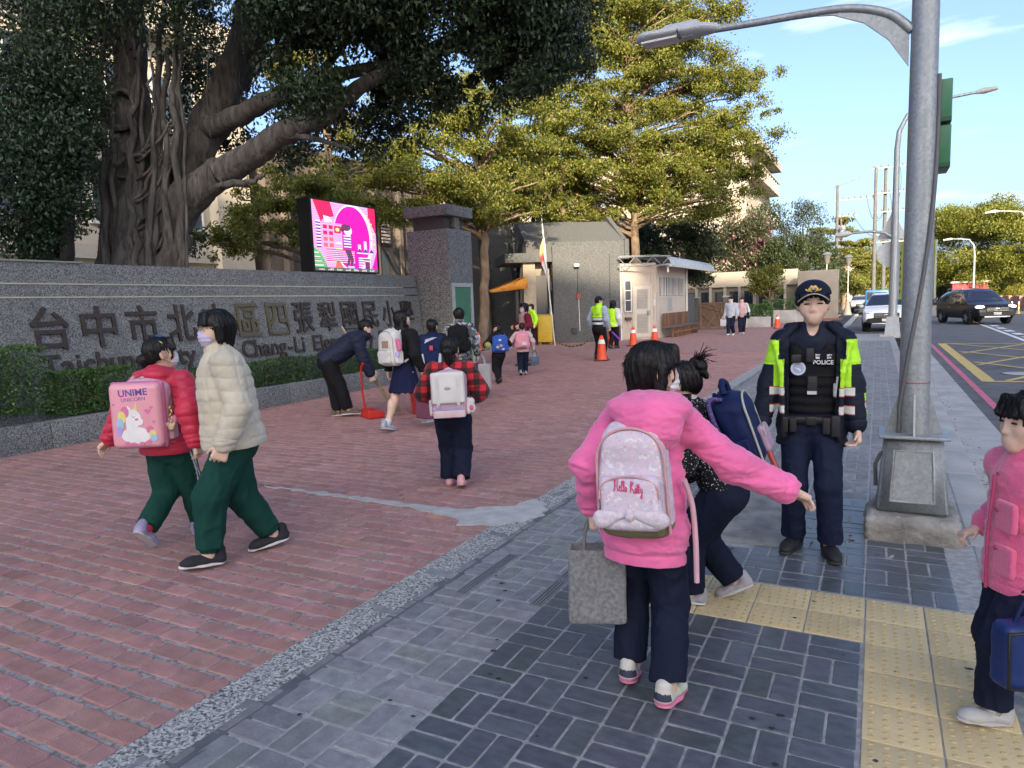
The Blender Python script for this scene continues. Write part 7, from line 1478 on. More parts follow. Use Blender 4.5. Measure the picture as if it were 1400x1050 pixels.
b = carried('baton', 'red traffic baton in the right hand of the police officer', 'baton', p.M @ Matrix.Translation(p.wr['R']+Vector((-.012, .045, -.075))) @ Matrix.Rotation(.42, 4, 'Y') @ Matrix.Rotation(.25, 4, 'X'))
q_ = MB(); q_.lathe([(.012, .09), (.014, .05), (.014, -.06)], 14); q_.build('grip', VB, b); q_ = MB(); q_.lathe([(.018, -.06), (.0185, -.30), (.017, -.315)], 16); q_.build('tube', mat('red_baton', (.36, .045, .05), rough=.25, var=.1), b); q_ = MB(); q_.lathe([(.019, -.316), (.017, -.335)], 16); q_.build('tip', flat((.5, .45, .45), .4), b)
# ================================================================ 4 small girl at the right edge
h = 1.15
p = Person('small girl in a pink fleece vest at the right edge, walking left in profile', (.492, 2.998), 2.02, h, .215, vox=.0052, lean=-.02, arms={'R': ((.05, .05, -.23), (.3, -1, -.2), {'d': (.0, .9, -.35), 'n': (-.3, 0, -1), 'curl': .8}), 'L': ((-.06, -.01, -.30), (-.3, -1, -.3), {'d': (0, .85, -.3), 'n': (.3, -.2, -1), 'curl': .6})}, legs={'R': ((.05, -.14, .12), 0, .7), 'L': ((-.05, .12, .055), 0, -.1)}, head=(0, -.02, 0))
p.body(); p.eyes(closed=True); p.hair('tied', strands=120, seed=11, fringe='side', tail=[((0, -.38, .25), (0, -.62, .1), .13, .12), ((0, -.62, .1), (0, -.66, -.35), .12, .05)])
p.top(PINKV, hem=-.06, wx=.125, cx=.120, dp=.78, sl=(.062, .056, .048), cuff=.78, collar=.05, bell=.012, disp=p.folds(.008, 21), name='fleece_jacket')
S_ = SDF(.005, .012)
for z_ in (.62, .78): S_.bx(Vector((-.055, .108, z_)), (.05, .012, .055), .010, None, .012)
S_.build('patch_pocket', PINKV, p.root); b = MB(); b.tube([(0, .135, .50), (0, .135, .70), (0, .118, .92)], .006, 6); b.build('front_zip', flat((.45, .06, .14), .5), p.root)
for z_ in (.66, .80, .93): b = MB(); b.lathe([(.008, 0), (.006, .005)], 10, M=Matrix.Translation((-.03, .125, z_)) @ Matrix.Rotation(-PI/2, 4, 'X')); b.build('snap_button', flat((.35, .05, .10), .3), p.root)
p.pants(NAVY, r=(.070, .064, .054), ankle=.9, hipw=.088, disp=p.folds(.01, 23)); p.socks(fabric('stripe_sock', (.45, .42, .42), var=.5, scale=60)); p.shoes(flat((.40, .40, .39), .7), flat((.4, .38, .36), .7))
Mp = xf(p, p.C-p.u*.16-p.f*.10, PI, .0, 0); st = [[(sx*.09, .01, .15), (sx*.095, -.06, .195), (sx*.10, -.15, .165), (sx*.105, -.185, .06), (sx*.12, -.17, -.06), (sx*.13, -.02, -.15)] for sx in (-1, 1)]
backpack('white spotted backpack on the small girl at the right edge, mostly outside the frame', Mp, .28, .36, .13, mat('spotted_white', (.58, .57, .55), rough=.7, var=0, scale=50, voro=True, col2=(.62, .60, .60)))
t = carried('lunch_bag', 'dark blue fabric bag with white print held low by the girl at the right edge', 'bag', p.M @ Matrix.Translation((-.20, .10, .47)) @ Matrix.Rotation(.1, 4, 'Z'))
S_ = SDF(.006, .02); S_.bx((0, 0, -.115), (.05, .125, .115), .03); S_.build('bag_body', mat('blue_nylon', (.008, .025, .12), rough=.5, var=.1), t, disp=lambda V, n: .006*vnoise(V, 14, 4)); b = MB(); b.tube([(-.052, -.12, -.21), (-.054, 0, -.228), (-.052, .12, -.21), (-.052, .128, -.02), (-.052, -.128, -.02), (-.052, -.12, -.21)], .006, 6); b.build('piping', VB, t)
b = MB(); b.tube([(0, -.07, -.01), (.01, -.03, .06), (.01, .03, .06), (0, .07, -.01)], .008, 6); b.build('handle', NAVYP, t)
b = MB()
for k in range(4): b.box((-.0565, -.05+.01*k, -.155+k*.02), (-.054, .045-.02*k, -.143+k*.02))
b.build('print', flat((.6, .6, .62), .6), t)
# ================================================================ 5 girl in the red puffer with the unicorn backpack
h = 1.42
p = Person('girl in a red puffer jacket and green track trousers with white side stripes', (-4.36, 3.10), .30, h, .22, vox=.0068, arms={'R': ((.10, -.08, -.28), (.6, -1, 0), {'curl': .6}), 'L': ((-.16, -.06, -.275), (-.5, -1, .2), {'d': (-.5, -.3, -.6), 'n': (.2, -.3, -1), 'curl': .5})}, legs={'R': ((.06, .20, .068), -.15, 0), 'L': ((-.06, -.22, .16), .0, .75)}, head=(-.75, -.05, 0))
p.body(); p.mask(MASKW); p.hair('tied', strands=90, seed=13, fringe='side', tail=[((-.05, -.38, .0), (-.07, -.52, -.16), .11, .13), ((-.07, -.52, -.16), (-.06, -.44, -.52), .13, .05)])
S_ = SDF(.005, .005); S_.el(p.H(-.06, -.42, -.04), (.024, .018, .02)).el(p.H(.05, -.02, .54), (.03, .015, .014)); S_.build('hair_tie', flat((.02, .06, .25), .5), p.root)
b = MB(); b.tube([p.H(.25, -.1, .42), p.H(.34, .0, .33)], .004, 6); b.tube([p.H(-.2, -.3, .38), p.H(-.28, -.24, .3)], .004, 6); b.build('hair_clip', flat((.5, .4, .15), .4), p.root)
puf = lambda V, n: .010*np.abs(np.sin(V[:, 2]*PI/.062+.4*np.sin(V[:, 0]*9)))**.55+.004*vnoise(V, 20, 5)-.006
def ex(S_): S_.el(p.C-p.f*.06+p.u*.03, (.11, .085, .075), None, .03); S_.el(p.C+p.u*.11+p.f*.02, (.075, .085, .06), None, .02, '-')
p.top(REDJ, hem=-.03, wx=.112, cx=.112, dp=.78, sl=(.055, .052, .045), cuff=.95, collar=.03, disp=puf, extra=ex)
def pm5(c):      # white stripes down the outside of each leg
    m_ = np.zeros(len(c), int)
    for q, sx in (('R', 1), ('L', -1)):
        for a, b_ in ((p.hip[q], p.kn[q]), (p.kn[q], p.an[q])):
            A = np.array(a); B = np.array(b_); d = (B-A)/np.linalg.norm(B-A); tt = (c-A)@d; X = c-A-np.outer(tt, d); fwd = np.array((0, 1, 0))-d*d[1]; fwd /= np.linalg.norm(fwd); yy = X@fwd; xx = X[:, 0]*sx
            ok = (tt > -.03) & (tt < np.linalg.norm(B-A)+.02) & (xx > .02) & (np.abs(X).sum(1) < .16)
            m_[ok & ((np.abs(yy-.018) < .0075) | (np.abs(yy+.010) < .0075))] = 1
    return m_
p.pants([GREENP, WHITEC], r=(.070, .060, .050), ankle=.93, mi=pm5, disp=p.folds(.009, 16)); p.socks(REDJ); p.shoes(mat('lilac_shoe', (.30, .27, .42), rough=.6, var=.2, scale=20), flat((.45, .44, .48), .6))
b = MB(); b.tube([p.wr['L']+Vector((.02*math.cos(a), .02*math.sin(a)*.8, .012*math.cos(a))) for a in np.linspace(0, 2*PI, 13)], .009, 6); b.build('wrist_band', VB, p.root)
Mp = xf(p, p.C-p.u*.20-p.f*.10+Vector((-.04, 0, 0)), PI+.22, .0, 0)
PKF = mat('pink_shell', (.68, .30, .36), rough=.35, var=.05, scale=4); PKD = flat((.50, .13, .27), .45)
st = [[(sx*.10, .01, .18), (sx*.11, -.05, .22), (sx*.12, -.16, .18), (sx*.14, -.2, .05), (sx*.16, -.14, -.1), (sx*.15, -.02, -.19)] for sx in (-1, 1)]
t = backpack('pink hard shell school bag with a unicorn drawing, on the girl in red', Mp, .34, .44, .14, flat((.55, .34, .42), .5), PKD, flat((.58, .34, .40), .5), vox=.006, round_=.05, pocket=None, straps=st, side=True)
S_ = SDF(.0055, .02); S_.bx((0, .165, -.01), (.165, .04, .215), .038); S_.build('shell_front', PKF, t); S_ = SDF(.0055, .012); S_.bx((0, .135, -.01), (.172, .018, .222), .017); S_.build('shell_rim', PKD, t)
fy_ = .2055
pack_text(t, 'UNIME', (.0, fy_, .125), .062, flat((.10, .08, .30), .6), off=.0012, roll=.05); pack_text(t, 'UNICORN', (.0, fy_, .090), .034, flat((.12, .10, .32), .6), roll=.05)
UW = flat((.70, .68, .68), .6); MN = [flat((.62, .16, .32), .6), flat((.66, .58, .18), .6), flat((.30, .48, .62), .6), flat((.45, .3, .6), .6)]
patch(t, 'horse_body', ellp(.0, -.135, .095, .055), fy_, UW); patch(t, 'horse_neck', [(-.055, -.12), (-.06, -.02), (.0, .02), (.02, -.10)], fy_, UW, .0022); patch(t, 'horse_head', ellp(-.012, -.012, .052, .048), fy_, UW, .0026); patch(t, 'horse_muzzle', ellp(.022, -.045, .030, .026), fy_, UW, .003)
patch(t, 'horn', [(-.005, .035), (.018, .085), (.02, .03)], fy_, MN[1], .002); patch(t, 'ear', [(-.04, .03), (-.045, .062), (-.018, .04)], fy_, UW, .003)
for k, (cx, cz, rx, rz_) in enumerate(((-.06, .02, .026, .038), (-.082, -.015, .026, .042), (-.095, -.06, .024, .042), (-.105, -.105, .020, .035))): patch(t, 'mane', ellp(cx, cz, rx, rz_), fy_, MN[k], .0032+.0003*k)
for k, (cx, cz) in enumerate(((.09, -.10), (.108, -.125), (.115, -.155))): patch(t, 'tail', ellp(cx, cz, .022, .024), fy_, MN[k], .0034+.0003*k)
for (cx, cz) in ((-.06, -.185), (-.02, -.192), (.035, -.19), (.075, -.182)): patch(t, 'hoof', ellp(cx, cz, .018, .012), fy_, MN[0], .003)
patch(t, 'blush', ellp(.012, -.03, .012, .008), fy_, MN[0], .0042); patch(t, 'eye_line', [(-.018, -.006), (-.006, -.014), (.008, -.008), (-.006, -.018)], fy_, VB, .0042)
for cx, cz, s_ in ((.085, .02, .022), (.11, .045, .012), (-.13, .07, .010), (.12, -.05, .012)): patch(t, 'heart', [(cx, cz-s_), (cx+s_, cz+.2*s_), (cx+.5*s_, cz+.8*s_), (cx, cz+.35*s_), (cx-.5*s_, cz+.8*s_), (cx-s_, cz+.2*s_)], fy_, MN[0], .0015)
kr = carried('key_charm', 'dangling gold and mauve charms clipped to the side of the unicorn bag', 'charm', Mp @ Matrix.Translation((-.195, .12, -.02)))
b = MB()
for k in range(5): b.tube([(0, 0, .06-.024*k), (.008*(-1)**k, .006, .042-.024*k)], .006, 6)
b.build('chain', GOLD, kr); S_ = SDF(.004, .01); S_.el((0, .01, -.08), (.022, .018, .026)).el((.02, .015, -.06), (.012, .012, .014)).el((-.02, .015, -.06), (.012, .012, .014)); S_.build('toy', flat((.5, .38, .25), .7), kr); S_ = SDF(.004, .01); S_.el((-.02, 0, -.03), (.018, .012, .03)); S_.build('tassel', flat((.42, .16, .3), .7), kr)
# ================================================================ 6 woman in the cream quilted jacket
h = 1.60
p = Person('woman in a cream quilted jacket, wide dark green trousers and lilac face mask', (-3.66, 3.06), 2.58, h, .235, vox=.0068, lean=.05, fat=1.12, arms={'L': ((-.055, .04, -.30), (-.4, -1, 0), {'curl': .9}), 'R': ((.02, .02, -.30), (.3, -1, 0), {'curl': .8})}, legs={'R': ((.075, -.22, .095), .1, .12), 'L': ((-.075, .20, .085), .12, -.10)}, head=(.12, .02, 0))
p.body(); p.mask(MASKL); p.hair('bob', strands=120, length=.10, amp=.004, seed=17)
def quilt(V, n):
    c = np.array((p.P.x, p.P.y)); a = np.arctan2(V[:, 1]-c[1], V[:, 0]-c[0]); 
    q = np.abs(np.sin(V[:, 2]*PI/.075+.3*np.sin(a*2)))**.28*np.abs(np.sin(a*6.5+.4+.8*np.sin(V[:, 2]*6)))**.28; return .011*(q-.6)+.006*vnoise(V, 11, 4)+.003*vnoise(V, 33, 6)
p.top(CREAMJ, hem=-.02, wx=.110, cx=.102, dp=.86, sl=(.052, .051, .043), cuff=.93, collar=-.005, bell=.016, disp=quilt)
S_ = SDF(.006, .008); S_.rc(p.elb['L'].lerp(p.wr['L'], .84), p.elb['L'].lerp(p.wr['L'], .97), .043*h, .040*h); S_.build('cuff', CREAMJ, p.root, disp=lambda V, n: .003*np.sin(V[:, 2]*140))
def ex6(*a): pass
p.pants(GREENP, r=(.074, .064, .052), ankle=.86, hipw=.098, disp=p.folds(.016, 26, .7))
for q in ('R', 'L'): S_ = SDF(.006, .01); a = p.kn[q].lerp(p.an[q], .80); b_ = p.kn[q].lerp(p.an[q], .95); S_.rc(a, b_, .046*h, .036*h); S_.cut(b_, (p.an[q]-p.kn[q])); S_.build('trouser_cuff', GREENP, p.root, disp=lambda V, n: .0018*np.sin(np.arctan2(V[:, 1]-b_.y, V[:, 0]-b_.x)*40))
p.shoes(fabric('charcoal_shoe', (.03, .03, .035)), SOLEW, L=.16)
b = MB(); b.tube([p.H(-.30, .36, .07), p.H(-.34, .15, .07), p.H(-.36, -.02, .04)], .0035, 5); b.tube([p.H(-.05, .43, .06), p.H(-.13, .43, .0), p.H(-.24, .41, .02), p.H(-.28, .38, .07), p.H(-.16, .43, .11), p.H(-.05, .43, .06)], .003, 5); b.build('glasses', flat((.25, .2, .12), .3, .5), p.root)
# ================================================================ 7 man sweeping
h = 1.70
p = Person('man in a dark navy jacket bending over to sweep with a broom, beside the planter', (-7.12, 7.98), -.83, h, .235, vox=.009, lean=.98, hipz=.86, hipoff=(0, -.16), arms={'R': ((.02, .10, -.335), (.3, -1, -.2), {'curl': 1.3}), 'L': ((-.02, .13, -.33), (-.3, -1, -.2), {'curl': 1.3})}, legs={'R': ((.09, .10, .075), -.1, 0), 'L': ((-.09, -.06, .075), .1, 0)}, head=(-.05, .45, 0))
p.body(); p.eyes(); p.hair('short', strands=20, seed=31, fringe=False); p.top(JANB, hem=-.05, wx=.112, cx=.122, dp=.8, sl=(.060, .052, .042), collar=.03, disp=p.folds(.012, 31)); p.pants(BLACKC, r=(.076, .060, .050), ankle=.95, disp=p.folds(.010, 33)); p.shoes(mat('brown_shoe', (.13, .09, .06), rough=.8, var=.3, scale=18), SOLEW, L=.165)
b = MB(); b.tube([p.H(-.34, .0, .05), p.H(-.30, .30, .07)], .004, 5); b.tube([p.H(.34, .0, .05), p.H(.30, .30, .07)], .004, 5)
for sx in (-1, 1): b.tube([p.H(sx*(.15+.10*math.cos(a)), .41-.03*abs(math.cos(a)), .05+.07*math.sin(a)) for a in np.linspace(0, 2*PI, 13)], .0035, 5)
b.build('glasses', flat((.3, .3, .32), .3, .5), p.root)
hw_ = (p.W(p.wr['R'])+p.W(p.wr['L']))/2
hb = Vector((-6.34, 8.28, .05)); up = (hw_-hb).normalized(); br = empty('broom', hb, 0, 'straw broom with a pale stick held by the man in the navy jacket', 'broom')
b = MB(); b.tube([hw_-hb-up*.08, hw_-hb+up*.88], [.016, .013], 8); b.build('stick', mat('pale_wood', (.42, .33, .2), rough=.7, var=.15, scale=12), br)
b = MB(); rg = random.Random(3)
for k in range(70):
    a = rg.uniform(0, 6.28); s = rg.random()**.5; o1 = Vector((math.cos(a), math.sin(a), 0))*.018*s; o2 = Vector((math.cos(a)*.8+.5, math.sin(a)*.8+.3, -.2))*.10*s; b.tube([hw_-hb-up*.06+o1, (hw_-hb)*.45+o1*1.8, Vector((0, 0, 0))+o2+Vector((0, 0, .02))], [.006, .006, .002], 4)
b.build('bristles', mat('straw', (.22, .16, .085), rough=.9, var=.35, scale=40), br)
RDP = mat('red_plastic', (.52, .025, .015), rough=.4, var=.08, scale=5)
dp_ = empty('dustpan', (-6.60, 8.06, 0), -.5, 'red long-handled dustpan standing in front of the sweeping man', 'dustpan'); S_ = SDF(.008, .01); S_.bx((0, 0, .065), (.16, .13, .065), .02); S_.bx((0, .05, .09), (.145, .15, .075), .01, None, .01, '-'); S_.cut((0, .1, .10), (0, .6, .8)); S_.build('pan', RDP, dp_); b = MB(); b.tube([(0, -.11, .10), (.01, -.15, .4), (.04, -.16, .74), (.10, -.15, .82)], [.02, .016, .016, .02], 8); b.build('handle', RDP, dp_)
bu = empty('red_bucket', (-6.02, 8.72, 0), 0, 'large round red plastic tub behind the girl in the skirt', 'bucket'); b = MB(); b.lathe([(.27, 0), (.31, .38), (.335, .40), (.335, .42), (.30, .42), (.26, .03)], 28); b.build('tub', RDP, bu); b = MB(); b.lathe([(.318, .30), (.326, .31), (.321, .33)], 28); b.build('rib', RDP, bu)
# ================================================================ 8 girl in the navy skirt
h = 1.555
p = Person('girl with long black hair in a dark top and navy skirt, striding off', (-5.48, 7.38), -.18, h, .225, vox=.009, legs={'R': ((.06, .33, .075), -.1, 0), 'L': ((-.06, -.30, .10), .1, .25)}, arms={'R': ((.07, .03, -.29), (.5, -1, 0), {}), 'L': ((-.06, -.02, -.30), (-.5, -1, 0), {})}, head=(-.35, -.05, 0))
p.body(legskin=True); p.hair('long', strands=30, seed=41, length=.20, fringe=True, amp=.006); p.top(BLACKC, hem=.0, wx=.095, cx=.105, dp=.75, sl=(.052, .048, .038), collar=.01, disp=p.folds(.010, 41), name='dark_top'); p.skirt(fabric('navy_skirt', (.010, .014, .045)), .50, .095, .155); p.socks(WHITEC, z1=.20); p.shoes(mat('grey_shoe', (.33, .36, .40), rough=.7, var=.3, scale=30), SOLEW)
Mp = xf(p, p.C-p.u*.18-p.f*.10+Vector((-.03, 0, 0)), PI-.1, .03, .05); st = lambda: [[(sx*.09, .01, .18), (sx*.10, -.05, .23), (sx*.11, -.16, .18), (sx*.13, -.2, .05), (sx*.15, -.14, -.1), (sx*.14, -.02, -.19)] for sx in (-1, 1)]
t = backpack('white canvas backpack with a kraft label, worn by the girl in the navy skirt', Mp, .33, .48, .17, WHITEP, WHITEP, WHITEP, vox=.009, round_=.06, straps=st(), pocket=(.74, .38, .05, -.24), trim=flat((.4, .4, .38), .6))
BX('kraft_label', (-.07, .172, .00), (.06, .178, .09), flat((.30, .21, .13), .8), t); BX('zip_flap', (-.12, .206, -.10), (.12, .212, -.09), flat((.35, .34, .32), .6), t)
kc = carried('key_charm', 'bundle of pink and lilac plush charms on the white canvas backpack', 'charm', Mp @ Matrix.Translation((-.19, .10, .0))); S_ = SDF(.009, .02); S_.el((0, 0, .05), (.035, .03, .04)).el((-.02, .0, .0), (.03, .03, .05)).el((.0, .01, .09), (.028, .028, .028)); S_.build('plush', flat((.62, .13, .28), .9), kc); S_ = SDF(.009, .02); S_.el((.02, .01, -.09), (.035, .03, .05)); S_.build('plush_lilac', flat((.42, .34, .60), .9), kc)
tote('cloth_bag', 'plum coloured cloth bag carried by the girl in the navy skirt', p.M @ Matrix.Translation(p.wr['R']+Vector((.01, .02, -.22))), .28, .42, .10, fabric('plum_cloth', (.16, .055, .09)), None, .16, vox=.01)
# ================================================================ 9 girl in the red plaid shirt
h = 1.30
p = Person('girl with ponytail in a red and black plaid shirt and navy trousers, walking away', (-3.27, 5.07), .45, h, .205, vox=.0075, arms={'R': ((.05, .13, -.21), (.5, -1, 0), {}), 'L': ((-.05, .13, -.21), (-.5, -1, 0), {})}, legs={'R': ((.06, -.06, .085), 0, .25), 'L': ((-.06, .10, .058), 0, 0)}, head=(-.05, .05, 0))
p.body(); p.hair('tied', strands=40, seed=51, fringe=True, amp=.007, tail=[((0, -.40, .10), (0, -.55, -.10), .16, .20), ((0, -.55, -.10), (.02, -.50, -.62), .22, .10), ((.08, -.5, -.1), (.14, -.5, -.5), .12, .05), ((-.08, -.5, -.1), (-.12, -.5, -.5), .12, .05)]); p.top(PLAID, hem=.0, wx=.108, cx=.115, dp=.76, sl=(.060, .056, .046), collar=.02, disp=p.folds(.010, 51), name='plaid_shirt'); p.pants(NAVY, r=(.076, .066, .060), ankle=.96, disp=p.folds(.010, 53)); p.shoes(flat((.60, .32, .33), .6), flat((.45, .30, .28), .6))
Mp = xf(p, p.C-p.u*.21-p.f*.095, PI, .02, .03); st2 = lambda: [[(sx*.08, .01, .15), (sx*.09, -.05, .19), (sx*.095, -.15, .15), (sx*.11, -.18, .04), (sx*.13, -.12, -.08), (sx*.12, -.02, -.16)] for sx in (-1, 1)]
PKB = mat('pearl_pink', (.55, .30, .36), rough=.5, var=.2, scale=3); t = backpack('white flap school backpack with pearly pink lower panel and buckles, on the plaid shirt girl', Mp, .30, .41, .15, PKB, PKB, WHITEP, vox=.007, straps=st2(), pocket=None)
S_ = SDF(.007, .012); S_.bx((0, .145, .06), (.142, .025, .135), .022); fl = S_.build('flap', WHITEP, t)
for sx in (-1, 1): BX('buckle_strap', (sx*.085-.012, .170, -.10), (sx*.085+.012, .177, .16), flat((.56, .55, .52), .5), fl); b = MB(); b.lathe([(.010, 0), (.008, .008)], 10, M=Matrix.Translation((sx*.085, .177, -.085)) @ Matrix.Rotation(-PI/2, 4, 'X')); b.build('buckle', SILV, fl)
S_ = SDF(.005, .005); S_.el((0, .170, .06), (.032, .006, .018)); S_.build('metal_badge', SILV, fl); BX('lilac_stripe', (-.13, .150, -.125), (.13, .157, -.105), flat((.36, .33, .55), .5), t); BX('lower_pocket', (-.135, .150, -.19), (.135, .165, -.13), flat((.60, .45, .47), .5), t, .008)
kc = carried('key_charm', 'white and pink plush charm hanging off the side of the plaid girl\'s backpack', 'charm', Mp @ Matrix.Translation((-.185, .09, -.10))); S_ = SDF(.007, .02); S_.el((0, 0, .03), (.028, .028, .035)).el((0, .0, -.03), (.032, .03, .04)); S_.build('plush', flat((.62, .55, .55), .9), kc); S_ = SDF(.007, .01); S_.el((.0, .02, -.02), (.02, .02, .025)); S_.build('plush_pink', flat((.65, .12, .25), .9), kc)
# ================================================================ 10, 11 two children ahead
def kid(label, loc, rz, h, coat, trous, pack, packlabel, vox=.011, head=(0, 0, 0), hair='short', arms=None, legs=None, extra=None, shoe=None, hh=None, pk=(.30, .40, .16), pocket=None, tail=None, trim=None, packm2=None, fringe=True, collar=.02, mask=False, sl=(.056, .052, .042), hem=-.03, mats=None, mi=None, packrz=0, name='jacket'):
    p = Person(label, loc, rz, h, hh or h/6.4, vox=vox, head=head, arms=arms, legs=legs or {'R': ((.055, .12, .06), 0, 0), 'L': ((-.055, -.12, .085), 0, .35)})
    p.body(); p.hair(hair, strands=0, seed=int(h*100), tail=tail, fringe=fringe, amp=.008)
    if mask: p.mask(MASKW)
    p.top(mats or coat, hem=hem, sl=sl, wx=.112, cx=.115, dp=.76, collar=collar, extra=extra(p) if extra else None, disp=p.folds(.011, int(h*90)), mi=mi, name=name); p.pants(trous, disp=p.folds(.01, 5)); p.shoes(shoe or VB, SOLED)
    t = None
    if pack: Mp = xf(p, p.C-p.u*.18*h/1.4-p.f*.09, PI+packrz, .02, 0); t = backpack(packlabel, Mp, *pk, pack, packm2 or pack, pack, vox=vox, pocket=pocket or (.7, .4, .05, -.2), trim=trim, straps=st2())
    return p, t
p, t = kid('child with short black hair and furry dark collar under a big navy backpack', (-6.10, 8.98), .5, 1.38, BLACKC, BLACKC, NAVYP, 'navy and grey backpack with a red tag on the child with the furry collar', extra=lambda p: (lambda S_: S_.rc(p.C-p.f*.05-p.r*.06, p.C-p.f*.05+p.r*.06, .075, .075, .03)), pk=(.36, .50, .18), head=(-.2, 0, 0))
BX('red_tag', (-.03, .245, .0), (.02, .252, .07), flat((.5, .04, .06), .5), t)
for sx in (-1, 1): patch(t, 'grey_panel', [(sx*.10, -.20), (sx*.15, -.19), (sx*.15, -.06), (sx*.12, -.05)], .205, flat((.42, .43, .45), .6), .02)
patch(t, 'grey_flash', [(-.10, .10), (-.02, .14), (.10, .19), (.02, .19), (-.08, .16)], .185, flat((.42, .44, .48), .5), .01)
p, t = kid('boy in a grey camouflage jacket with a black backpack, walking in through the gate', (-6.20, 9.95), .35, 1.535, CAMO, BLACKC, BLACKC, 'black backpack on the boy in the camouflage jacket', pk=(.33, .46, .17), head=(.25, .05, 0), arms={'R': ((.07, .02, -.29), (.5, -1, 0), {}), 'L': ((-.06, .05, -.28), (-.5, -1, 0), {})})
tt_ = tote('fleece_bag', 'grey and plum tote bag in the right hand of the camouflage boy', p.M @ Matrix.Translation(p.wr['R']+Vector((.03, .05, -.16))), .34, .46, .16, fabric('grey_fleece', (.36, .35, .36)), None, .14, vox=.011); BX('plum_panel', (-.18, -.09, -.30), (-.02, .09, .0), fabric('plum_cloth2', (.09, .03, .07)), tt_, .02)
yp = carried('yellow_pouch', 'small yellow net pouch glimpsed beside the camouflage boy', 'pouch', p.M @ Matrix.Translation((.42, .25, .92))); S_ = SDF(.011, .02); S_.el((0, 0, 0), (.06, .04, .055)); S_.build('pouch_body', fabric('yellow_net', (.36, .34, .09)), yp); b = MB(); b.tube([(-.02, 0, .08), (0, 0, .12), (.02, 0, .08)], .006, 5); b.build('loop', VB, yp)
# ================================================================ 12, 13 small children near the gate
p, t = kid('small boy in a black furry-hooded coat looking left, blue backpack behind', (-6.84, 12.42), 1.0, 1.19, BLACKC, BLACKC, BLUEP, 'bright blue backpack with small pictures on the boy in black', vox=.012, head=(.55, -.1, 0), extra=lambda p: (lambda S_: S_.el(p.C-p.f*.06+p.u*.03, (.12, .09, .07), None, .03)), pk=(.30, .36, .15), packrz=-.5, arms={'R': ((.06, .14, -.16), (.4, -1, 0), {}), 'L': ((-.05, .16, -.12), (-.4, -1, 0), {})})
for k, (x, z, c) in enumerate(((-.05, -.06, (.55, .45, .15)), (.06, -.10, (.5, .5, .5)), (.02, -.03, (.5, .3, .15)), (.0, .08, (.5, .5, .55)))): patch(t, 'printed_spot', ellp(x, z, .03, .022), .185, flat(c, .6), .012)
p, t = kid('small girl in a pale pink coat with a pink backpack, walking into the gate', (-7.07, 13.98), .45, 1.16, fabric('pale_pink_coat', (.55, .38, .38)), NAVY, PINKPK, 'pink backpack with a white label on the small girl in pale pink', vox=.012, head=(0, 0, 0), hair='tied', tail=[((0, -.35, .1), (.05, -.55, -.3), .14, .08)], pk=(.30, .38, .15), arms={'R': ((.10, .03, -.27), (.5, -1, 0), {}), 'L': ((-.09, .1, -.2), (-.5, -1, 0), {})}, shoe=flat((.35, .35, .36), .6))
BX('white_label', (-.10, .215, -.10), (-.0, .222, -.03), flat((.62, .55, .58), .6), t)
tote('lunch_bag', 'dark blue patterned lunch bag swinging from the small girl in pale pink', p.M @ Matrix.Translation(p.wr['R']+Vector((.02, .03, -.20))), .22, .20, .12, mat('patterned_blue', (.02, .03, .07), rough=.7, var=0, scale=40, voro=True, col2=(.10, .14, .2)), None, .12, vox=.011)
tote('shoe_bag', 'pale printed bag held just in front of the dark lunch bag', p.M @ Matrix.Translation(p.wr['R']+Vector((-.05, .14, -.12))), .20, .24, .06, mat('pale_print', (.30, .36, .42), rough=.7, var=0, scale=25, voro=True, col2=(.55, .45, .48)), None, .10, vox=.011)
# ================================================================ 14 woman and helper by the yellow bin
p, t = kid('woman in a pink waistcoat with maroon sleeves and a face mask by the yellow bin', (-8.10, 16.2), 2.45, 1.60, None, fabric('blue_jeans', (.10, .14, .22)), None, '', vox=.013, hair='bob', mask=True, mats=[fabric('pink_waistcoat', (.55, .30, .32)), fabric('maroon_knit', (.17, .02, .035))], mi=lambda c: (np.abs(c[:, 0]) > .18).astype(int), arms={'R': ((.06, .12, -.17), (.5, -1, 0), {}), 'L': ((-.05, .14, -.16), (-.5, -1, 0), {})}, hem=-.08, fringe=True)
t = carried('handbag', 'dark red handbag on the arm of the woman in the pink waistcoat', 'bag', p.M @ Matrix.Translation((-.26, .16, .92))); S_ = SDF(.012, .02); S_.bx((0, 0, 0), (.10, .06, .10), .03); S_.build('bag_body', flat((.20, .02, .04), .6), t); b = MB(); b.tube([(-.07, 0, .09), (-.05, 0, .2), (.05, 0, .2), (.07, 0, .09)], .008, 6); b.build('handle', VB, t)
def vestmi(c): return np.where(np.abs(c[:, 0]) > .165, 0, np.where((np.abs(c[:, 2]-.98) < .028) | (np.abs(c[:, 2]-1.09) < .028), 2, np.where(np.abs(c[:, 2]-1.035) < .035, 3, np.where(c[:, 2] < .95, 3, 1))))
p, t = kid('helper in a yellow safety vest half hidden behind the woman in pink', (-11.95, 24.5), 2.6, 1.58, None, BLACKC, None, '', vox=.014, hair='bob', mask=True, mats=[fabric('yellow_sleeve', (.45, .50, .05)), LIME, REFL, PNAVY], mi=lambda c: np.where(c[:, 2] > 0, 1, 1))
